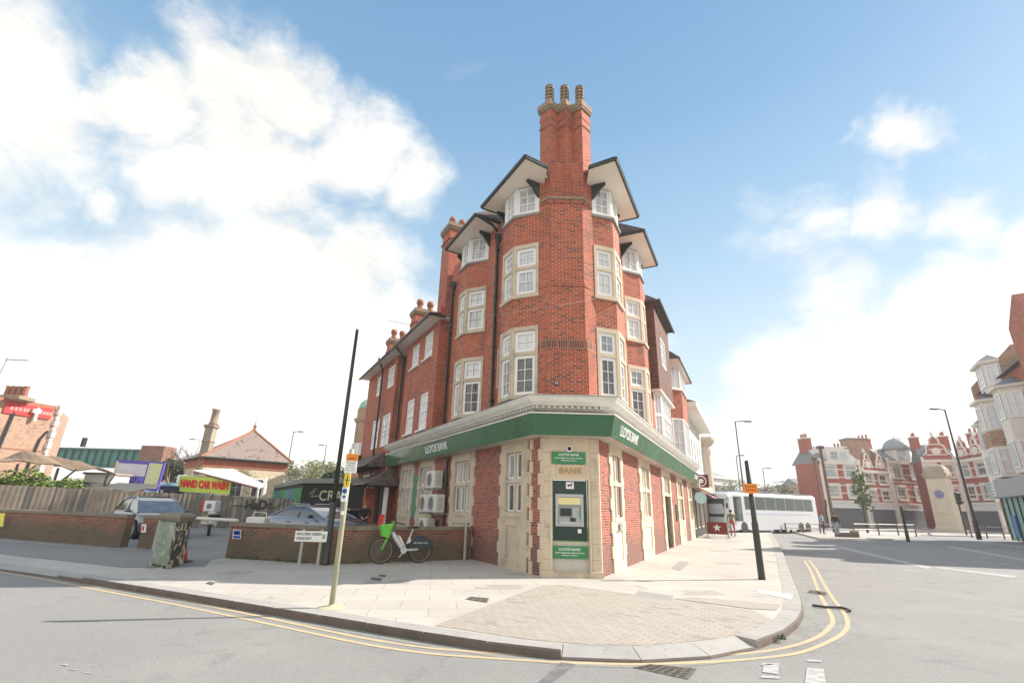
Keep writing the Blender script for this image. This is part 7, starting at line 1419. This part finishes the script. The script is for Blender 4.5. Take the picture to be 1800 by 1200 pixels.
# clock tower
c_ = G(1668, 937, ZR); vd = Vector((c_.x, c_.y, 0)).normalized(); u_ = (Matrix.Rotation(math.radians(-14), 3, 'Z') @ Vector((vd.y, -vd.x, 0))); Wt = 2.05; a_, b_ = c_-u_*Wt/2, c_+u_*Wt/2; zt = hz(1655, 822, c_.x, c_.y); u_ = (b_-a_).normalized(); n_ = Vector((u_.y, -u_.x, 0)); rz = math.atan2(u_.y, u_.x)
r_ = thing('clock_tower', 'pale stone memorial tower with a blue clock face and a heavy cap', 'clock tower', (c_.x, c_.y, ZR)); c2 = c_-n_*Wt/2
TST = surf('tower_stone', (.60, .53, .41), [((.48, .42, .33), .5, .7, .6), ((.68, .62, .5), .5, .7, .5)], [.5, 3.])
def tring(k, z): return [V3(c2+u_*x*Wt/2*k+n_*y*Wt/2*k, z) for x, y in ((-1, 1), (1, 1), (1, -1), (-1, -1))]
m_ = MB(); m_.loft([tring(1.12, ZR), tring(1.12, .5), tring(1.0, .6), tring(.94, zt-1.2)]); m_.build('shaft', TST, r_); m_ = MB(); m_.loft([tring(1.0, zt-1.2), tring(1.12, zt-.95), tring(1.16, zt-.6), tring(1.0, zt-.5), tring(.98, zt-.1), tring(.8, zt+.25), tring(.3, zt+.5)]); m_.build('cap', surf('tower_cap', (.42, .36, .27), [((.28, .25, .2), .45, .7, .7)], [1.2]), r_)
for d_, uu2 in ((n_, u_), (-u_, n_)):
    cc = c2+d_*Wt/2*.965+Vector((0, 0, zt-2.9)); m_ = MB(); m_.lathe(cc, [(.42, 0), (.45, .05), (.40, .09)], 24, d_); cf = m_.build('clock_face', mat('clock_blue', (.14, .14, .42), .4), r_)
    m_ = MB()
    for k in range(12): a2 = k*PI/6; m_.box(tuple(cc+d_*.10+uu2*math.sin(a2)*.33+Vector((0, 0, math.cos(a2)*.33))), (.05, .05, .05))
    m_.tube([cc+d_*.11, cc+d_*.11+uu2*.2+Vector((0, 0, .18))], .022, 5); m_.tube([cc+d_*.11, cc+d_*.11-uu2*.1+Vector((0, 0, .28))], .018, 5); m_.build('clock_hands', mat('clock_gold', (.75, .6, .2), .4), cf)
m_ = MB(); m_.obox(c_+u_*(-.5)+n_*.02+Vector((0, 0, 2.2)), u_*1.0, n_*.05, (0, 0, 1.6)); m_.build('plaque', TST, r_)

# tall corner building at the right edge
a_, b_ = V3(at(1788, 900, 40.), 0), V3(at(1900, 905, 30.), 0); u_ = b_-a_; un = u_.normalized(); nn = Vector((un.y, -un.x, 0)); nn = -nn if nn.dot(CAM-a_) < 0 else nn; b_ = a_+un*16; bkv = -nn*9
r_ = thing('corner_terrace', 'tall red brick building with white bay windows at the right edge of the photo', 'building', tuple(a_.lerp(b_, .5)))
EV = 11.6
m_ = MB(); m_.prism([tuple(p[:2]) for p in (a_, b_, b_+bkv, a_+bkv)], 0, EV); m_.build('wall', BR_OR, r_)
m_ = MB(); m_.loft([[V3(a_, EV)+nn*.4, V3(b_, EV)+nn*.4, V3(b_, EV)+bkv, V3(a_, EV)+bkv], [V3(a_, 14.7)-nn*3.0, V3(b_, 14.7)-nn*3.0, V3(b_, 14.7)-nn*3.6, V3(a_, 14.7)-nn*3.6]]); m_.build('roof', TILE_ROOF, r_)
m_ = MB(); pg = [a_-un*.3+nn*.55+Vector((0, 0, z)) for z in (EV-1.2, EV+.7)]+[a_-un*.3-nn*2.6+Vector((0, 0, 15.6)), a_-un*.3-nn*3.8+Vector((0, 0, 15.6)), a_-un*.3-nn*9+Vector((0, 0, EV-1.2))]; m_.loft([pg, [p+un*.55 for p in pg]]); m_.build('parapet', BR_BROWN, r_)
m_ = MB(); m_.box(tuple(V3(a_, 14.6)+un*5.4-nn*3.2), (1.3, 1.0, 3.0), math.atan2(un.y, un.x)); cs = m_.build('chimney_stack', BR_OR, r_); m_ = MB(); m_.box(tuple(V3(a_, 16.2)+un*5.4-nn*3.2), (1.6, 1.3, .25), math.atan2(un.y, un.x)); m_.build('chimney_cap', CAPST, cs)
def rbay(s0, s1, d, z0, z1, floors, roof=True, mt=STW):
    q = [a_+un*s0, a_+un*(s0+.6)+nn*d, a_+un*(s1-.6)+nn*d, a_+un*s1]; m_ = MB(); m_.prism([tuple(p[:2]) for p in q], z0, z1); m_.build('bay', mt, r_)
    for k in range(3):
        p, q2 = q[k], q[k+1]; u2 = (q2-p); L_ = u2.length; u2 = u2/L_; n2 = Vector((u2.y, -u2.x, 0)); n2 = n2 if n2.dot(nn) > 0 else -n2
        for za, zb2 in floors: window(r_, p, u2, n2, L_*.12, L_*.88, za, zb2, 2 if k != 1 else 3, 2, -.08, .09, glass=NET)
    m_ = MB(); cq = [a_+un*(s0-.2), a_+un*(s0+.5)+nn*(d+.3), a_+un*(s1-.5)+nn*(d+.3), a_+un*(s1+.2)]; m_.prism([tuple(p[:2]) for p in cq], z1, z1+.2); m_.build('bay_cornice', STW, r_)
    if roof: m_ = MB(); m_.loft([[V3(p, z1+.2) for p in cq], [V3(a_+un*(s0+s1)/2, z1+1.0)+nn*.1]*4]); m_.build('bay_roof', SLATE, r_)
    return q
q = rbay(1.2, 4.4, 1.1, 4.6, 10.3, [(4.9, 6.7), (8.2, 10.0)]); rbay(2.8, 6.2, .8, 11.0, 12.9, [(11.2, 12.7)]); rbay(-1.9, .5, .7, 4.6, 9.0, [(5., 6.5), (7.0, 8.7)]); rbay(6.6, 9.6, 1.1, 4.6, 10.3, [(4.9, 6.7), (8.2, 10.0)])
m_ = MB(); m_.loft([[V3(p, z)+nn*.02 for p in q] for z in (6.85, 8.05)]); m_.build('bay_panel', BR_BROWN, r_)
m_ = MB(); gF = [V3(a_+un*x, z) for x, z in ((11.6, 8.0), (15.9, 8.0), (15.9, 13.5), (13.9, 15.4), (11.6, 13.8))]; m_.loft([[p+nn*.4 for p in gF], [p-nn*1.5 for p in gF]]); m_.build('tall_gable', BR_OR, r_)
m_ = MB(); m_.obox(V3(a_, 3.2)-un*2+nn*.05, b_-a_+un*2, nn*1.0, (0, 0, 1.25)); m_.build('shop_fascia', mat('fascia_grey', (.38, .38, .38), .6), r_); m_ = MB(); m_.obox(V3(a_, 0)-un*2+nn*.05, b_-a_+un*2, nn*.25, (0, 0, 3.2)); m_.build('shopfront', mat('shop_teal', (.25, .48, .44), .3), r_)
m_ = MB(); m_.obox(V3(a_, 0)-un*2-nn*5, un*2, nn*5, (0, 0, 7.5)); m_.build('side_wall', BR_OR, r_)
for k in range(12): m_ = MB(); m_.obox(V3(a_, 0)-un*2+un*(.2+k*1.4)+nn*.3, un*.1, nn*.08, (0, 0, 3.2)); m_.build('mullion', BLACKP, r_)
m_ = MB(); m_.obox(V3(a_, 3.3)+un*.1+nn*1.06, un*.9, nn*.12, (0, 0, 1.1)); ls = m_.build('louvre_sign', SIGNW, r_); m_ = MB()
for k in range(4): m_.obox(V3(a_, 3.4+k*.25)+un*.2+nn*1.18, un*.55, nn*.02, (0, 0, .13))
m_.build('louvre_bars', mat('louvre_blue', (.25, .27, .5), .5), ls)
m_ = MB(); m_.obox(V3(a_, .3)+un*.2+nn*.42, un*.8, nn*.05, (0, 0, 1.6)); m_.build('poster', mat('poster_blue', (.08, .22, .55), .5), r_)
p_ = at(1766, 850, 55.); r_ = thing('shop_sign', 'round red and white shop sign on the last striped house', 'sign', p_); m_ = MB(); m_.lathe(p_, [(.95, 0), (.95, .12)], 20, Vector((-.6, -.8, 0)).normalized()); m_.build('disc', SIGNW, r_); m_ = MB(); m_.lathe(p_+Vector((-.6, -.8, 0))*.13, [(.5, 0), (.5, .05)], 16, Vector((-.6, -.8, 0)).normalized()); m_.build('centre', mat('sign_orange_red', (.7, .15, .05), .5), r_); m_ = MB(); m_.tube([p_, p_+Vector((1.2, 1.2, 0))], .05, 5); m_.build('arm', BLACKP, r_)
# traffic light
p_ = G(1700, 942, ZR); r_ = thing('traffic_light', 'black traffic light in front of the stone tower', 'traffic light', tuple(p_)); zt = hz(1680, 866, p_.x, p_.y); m_ = MB(); m_.tube([p_, V3(p_, zt)], .08, 8); m_.build('pole', BLACKP, r_); m_ = MB(); m_.bbox((p_.x-.1, p_.y-.2, zt-.55), (.45, .3, 1.2), .05); hd = m_.build('signal_head', BLACKP, r_)
for k in range(3): m_ = MB(); m_.lathe((p_.x-.1, p_.y-.36, zt-.2-k*.36), [(.12, 0), (.12, .12)], 12, Vector((0, -1, 0))); m_.build('lens', DARK, hd)
# guard rails of the crossing island
def rail(pxs, Y, label, h=1.05):
    P_ = [V3(at(x, y, Y_), ZR) for (x, y), Y_ in zip(pxs, Y)]; r_ = thing('guard_rail', label, 'guard rail', tuple(P_[0].lerp(P_[-1], .5)), 'pedestrian guard rails at the junction')
    for p in P_: m_ = MB(); m_.tube([p, p+Vector((0, 0, h))], .06, 6); m_.build('post', RUST, r_)
    for z in (h-.05, h*.55): m_ = MB(); m_.tube([p+Vector((0, 0, z)) for p in P_], .04, 6); m_.build('rail', GALV, r_)
rail([(1500, 925), (1543, 926), (1577, 927), (1608, 928)], [44, 45, 46, 47], 'grey guard rail with brown posts left of the stone tower'); rail([(1705, 930), (1732, 930), (1762, 932), (1785, 936)], [48, 47, 46, 44], 'guard rail right of the stone tower'); rail([(1380, 922), (1410, 922), (1440, 922), (1470, 922)], [46, 46, 46, 46], 'guard rail in front of the rear half of the coach', .9)
# dark bollards/posts in the road foreground at right
def bollard(px, py, tx, ty, label, r=.09):
    p = G(px, py, ZR); h = hz(tx, ty, p.x, p.y)-ZR; r_ = thing('bollard', label, 'bollard', tuple(p), 'dark posts on the crossing island'); m_ = MB(); m_.lathe(p, [(r*1.3, 0), (r*1.2, h*.3), (r, h*.35), (r*.9, h)], 10); m_.build('post', BLACKP, r_); m_ = MB(); m_.ball(V3(p, p.z+h), r*1.1, 6); m_.build('cap', BLACKP, r_)
bollard(1526, 938, 1519, 872, 'tall dark post left of the grey guard rail'); bollard(1597, 952, 1580, 892, 'dark leaning-looking post nearest the stone tower'); bollard(1391, 935, 1377, 924, 'short dark post near the rear of the coach'); 
p_ = G(1490, 946, ZR); r_ = thing('planter', 'low brown planter box on the crossing island', 'planter', tuple(p_)); m_ = MB(); m_.bbox((p_.x, p_.y, ZR+.22), (1.6, .5, .42), .03); m_.build('box', mat('planter_brown', (.16, .12, .10), .8), r_); m_ = MB(); m_.bbox((p_.x+.6, p_.y, ZR+.5), (.5, .4, .2), .03); m_.build('lid', mat('planter_tan', (.35, .28, .2), .8), r_)
# crossing islands and lines of the junction
m_ = MB(); q = [G(*p, ZR) for p in ((1395, 936), (1540, 934), (1640, 938), (1560, 950), (1440, 948))]; m_.prism([tuple(p[:2]) for p in q], ZR-.02, ZR+.1); struct(m_.build('traffic_island', SLABS))
m_ = MB(); q = [G(*p, ZR) for p in ((1620, 934), (1800, 934), (2100, 940), (1760, 944), (1640, 942))]; m_.prism([tuple(p[:2]) for p in q], ZR-.02, ZR+.1); struct(m_.build('traffic_island', SLABS))
m_ = MB(); q = [at(1236, 893, 96), at(1900, 900, 60), at(1900, 900, 160), at(1100, 893, 160)]; m_.prism([tuple(p[:2]) for p in q], ZR-.02, .04); struct(m_.build('far_pavement', SLABS))
for q in ([(1470, 962), (1480, 960), (1640, 997), (1628, 999)], [(1640, 997), (1652, 996), (1790, 1012), (1780, 1015)], [(1660, 960), (1672, 959), (1800, 982), (1800, 985)], [(1700, 950), (1712, 949), (1800, 960), (1800, 963)]): rstrip('road_marking_line', q, WLINE, .006)
# person builder: one skinned body, clothes as colour areas, hair as a child
def person(x, y, rz, joints, top, legs, hair, label, skin=(.55, .33, .24), z0=0., extra=None, hairlen=.0):
    """joints: name -> (x,y,z); body is grown with a skin modifier over the skeleton then fixed as one mesh"""
    J = joints; E_ = [('pelvis', 'waist'), ('waist', 'chest'), ('chest', 'neck'), ('neck', 'head'), ('head', 'crown'), ('chest', 'shl'), ('shl', 'ell'), ('ell', 'wrl'), ('chest', 'shr'), ('shr', 'elr'), ('elr', 'wrr'), ('pelvis', 'hil'), ('hil', 'knl'), ('knl', 'anl'), ('anl', 'tol'), ('pelvis', 'hir'), ('hir', 'knr'), ('knr', 'anr'), ('anr', 'tor')]
    R_ = dict(pelvis=.15, waist=.13, chest=.16, neck=.058, head=.10, crown=.085, shl=.075, ell=.048, wrl=.032, shr=.075, elr=.048, wrr=.032, hil=.10, knl=.062, anl=.042, tol=.035, hir=.10, knr=.062, anr=.042, tor=.035)
    J = {k: Vector(v) for k, v in J.items()}
    for s_ in 'lr':   # hands: palm, four fingers, thumb
        w_, e_ = J['wr'+s_], J['el'+s_]; d = (w_-e_).normalized(); sd_ = d.cross(Vector((0, 0, 1)) if abs(d.z) < .8 else Vector((0, 1, 0))).normalized(); J['pa'+s_] = w_+d*.07; R_['pa'+s_] = .032; E_.append(('wr'+s_, 'pa'+s_))
        for k, l_ in enumerate((.075, .085, .08, .06)): n1_, n2_ = f'f{k}a{s_}', f'f{k}b{s_}'; J[n1_] = J['pa'+s_]+d*.04+sd_*(k-1.5)*.018; J[n2_] = J[n1_]+d*l_*.8+Vector((0, 0, -.015)); R_[n1_] = .009; R_[n2_] = .008; E_ += [('pa'+s_, n1_), (n1_, n2_)]
        J['th'+s_] = w_+d*.05+sd_*(-.05); R_['th'+s_] = .010; E_.append(('wr'+s_, 'th'+s_))
    names = list(J); me = bpy.data.meshes.new('body'); me.from_pydata([J[n] for n in names], [(names.index(a_), names.index(b_)) for a_, b_ in E_], []); o = bpy.data.objects.new('body', me); COL.objects.link(o)
    md = o.modifiers.new('skin', 'SKIN'); sk = me.skin_vertices[0].data if me.skin_vertices else None
    if sk is None:
        bm = bmesh.new(); bm.from_mesh(me); bm.verts.layers.skin.verify(); bm.to_mesh(me); bm.free(); sk = me.skin_vertices[0].data
    for i, n in enumerate(names): sk[i].radius = (R_[n], R_[n]*(.72 if n in ('pelvis', 'waist', 'chest') else 1)); sk[i].use_root = n == 'pelvis'
    ss = o.modifiers.new('sub', 'SUBSURF'); ss.levels = 1; ss.render_levels = 1
    m2 = bpy.data.meshes.new_from_object(o.evaluated_get(bpy.context.evaluated_depsgraph_get())); bpy.data.objects.remove(o)
    root = thing('person', label, 'person', (x, y, z0), rz=rz)
    SK = mat('skin_tone', skin, .6); hz_ = J['neck'].z
    m2.materials.clear()
    for m_x in (top, legs, SK, BLACKP): m2.materials.append(m_x)
    wl = [J['wrl'], J['wrr']]; hp_ = J['waist'].z-.03
    for f in m2.polygons:
        c = f.center; f.use_smooth = True
        if c.z > hz_+.0 and (c-J['head']).length < .26: f.material_index = 2
        elif min((c-q_).length for q_ in wl) < .0 or min((c-J['pal']).length, (c-J['par']).length) < .11: f.material_index = 2
        elif min((c-J['anl']).length, (c-J['anr']).length, (c-J['tol']).length, (c-J['tor']).length) < .11: f.material_index = 3
        elif c.z < hp_ and min((c-J['ell']).length, (c-J['elr']).length, (c-J['wrl']).length, (c-J['wrr']).length) > .12: f.material_index = 1
        else: f.material_index = 0
    b = bpy.data.objects.new('body', m2); COL.objects.link(b); b.parent = root
    hd = J['head']; fw = Vector((0, -1, 0))
    m_ = MB(); m_.ball(hd+Vector((0, .022, .05)), (.108, .115, .105), 7)
    if hairlen: m_.ball(hd+Vector((0, .06, -.06)), (.10, .06, .16), 6)
    m_.build('hair', hair, b, True, True)
    m_ = MB(); m_.ball(hd+fw*.108+Vector((0, 0, -.01)), (.014, .02, .028), 4); 
    for sx2 in (-1, 1): m_.ball(hd+Vector((.102*sx2, .01, 0)), (.012, .02, .032), 4)
    m_.build('nose_and_ears', SK, b, True, True)
    m_ = MB()
    for sx2 in (-1, 1): m_.ball(hd+fw*.093+Vector((.035*sx2, 0, .025)), (.013, .008, .009), 4)
    m_.ball(hd+fw*.094+Vector((0, 0, -.052)), (.024, .008, .007), 4); m_.build('eyes_and_mouth', DARK, b, True, True)
    return root
def stand(stride=.0):
    return dict(pelvis=(0, 0, .95), waist=(0, 0, 1.10), chest=(0, .0, 1.32), neck=(0, .0, 1.50), head=(0, -.02, 1.62), crown=(0, -.01, 1.70), shl=(-.19, 0, 1.42), ell=(-.24, .02+stride*.3, 1.15), wrl=(-.25, -.06-stride*.2, .92), shr=(.19, 0, 1.42), elr=(.24, .02-stride*.2, 1.15), wrr=(.25, -.06+stride*.3, .92),
                hil=(-.10, 0, .90), knl=(-.11, -.06-stride*.4, .50), anl=(-.11, -stride, .09), tol=(-.12, -.15-stride, .04), hir=(.10, 0, .90), knr=(.11, -.04+stride*.2, .50), anr=(.11, .0+stride, .09), tor=(.12, -.15+stride, .04))
BLKJ = mat('black_jacket', (.02, .022, .025), .8); DENIM = mat('denim', (.22, .32, .42), .8, noise=(6, (.4, .5, .58), .7)); GINGER = mat('ginger_hair', (.35, .10, .03), .7); BRHAIR = mat('brown_hair', (.06, .035, .02), .7)
q_ = G(1449, 941, ZR); person(q_.x, q_.y, .4, stand(.12), mat('blue_top', (.25, .38, .5), .8), BLKJ, BRHAIR, 'pedestrian in a pale blue top and dark trousers at the crossing, the left one', z0=ZR+.1)
q_ = G(1474, 946, ZR); person(q_.x, q_.y, -.3, stand(.18), BLKJ, DENIM, BRHAIR, 'pedestrian in a black jacket and jeans at the crossing, the right one', z0=ZR+.1)
q_ = V3(at(1289, 942, 36.), 0); person(q_.x, q_.y, 2.6, stand(.05), mat('olive_jacket', (.20, .20, .10), .8), mat('red_trousers', (.4, .06, .06), .8), BRHAIR, 'person in an olive jacket standing at the right end of the dark red barrier')
sit = dict(pelvis=(0, 0, .50), waist=(0, 0, .66), chest=(0, -.03, .90), neck=(0, -.06, 1.08), head=(0, -.10, 1.20), crown=(0, -.09, 1.28), shl=(-.19, -.03, 1.0), ell=(-.24, -.12, .76), wrl=(-.12, -.33, .66), shr=(.19, -.03, 1.0), elr=(.24, -.12, .76), wrr=(.10, -.34, .68),
           hil=(-.1, -.05, .50), knl=(-.13, -.46, .52), anl=(-.13, -.44, .09), tol=(-.13, -.58, .04), hir=(.1, -.05, .50), knr=(.13, -.46, .52), anr=(.13, -.44, .09), tor=(.13, -.58, .04))
q_ = V3(at(640, 915, 23.), 0); sp_ = Vector((q_.x, q_.y, 0)); dz_ = .28
person(q_.x, q_.y, .3, sit, BLKJ, BLKJ, GINGER, 'red-haired person in a black jacket sitting by the terrace behind the low wall', z0=dz_, hairlen=1)
r_ = thing('bench', 'low bench under the seated person by the terrace', 'bench', (q_.x, q_.y+.05, 0)); m_ = MB(); m_.bbox((q_.x, q_.y+.08, dz_+.35), (1.2, .42, .06), .01); m_.build('seat', FENCEW, r_)
for x in (-.5, .5): m_ = MB(); m_.box((q_.x+x, q_.y+.08, (dz_+.31)/2), (.07, .36, dz_+.31)); m_.build('leg', FENCEW, r_)
m_ = MB(); m_.bbox((q_.x, q_.y-.45, dz_/2), (.8, .5, dz_), .02); m_.build('footrest', GALV, r_)
q_ = V3(at(668, 921, 21.), 0); r_ = thing('red_folder_sign', 'small red notice propped behind the low wall left of the bicycle', 'sign', tuple(q_)); m_ = MB(); zc = hz(668, 921, q_.x, q_.y); m_.obox((q_.x-.14, q_.y, zc-.25), (.2, .0, 0), (0, .03, 0), (.08, .05, .62)); m_.build('board', mat('notice_red', (.75, .03, .03), .5), r_); m_ = MB(); m_.tube([(q_.x, q_.y+.02, 0), (q_.x, q_.y+.02, zc-.2)], .025, 6); m_.build('stake', GALV, r_)

# ---------------------------------------------------------------- haze volume round everything, added to lighten and wash out distance
hm = bpy.data.materials.new('haze'); hm.use_nodes = True; t_ = NT(hm.node_tree); t_.n.clear()
pv_ = t_.new('ShaderNodeVolumePrincipled'); pv_.inputs['Color'].default_value = (.95, .95, .95, 1); pv_.inputs['Density'].default_value = .0010; pv_.inputs['Anisotropy'].default_value = .2
ou_ = t_.new('ShaderNodeOutputMaterial'); t_.l.new(pv_.outputs[0], ou_.inputs['Volume'])
m_ = MB(); m_.obox((-602, -302, -1.1), (1504, 0, 0), (0, 1504, 0), (0, 0, 21.5)); o_ = m_.build('haze', hm); o_['kind'] = 'stuff'
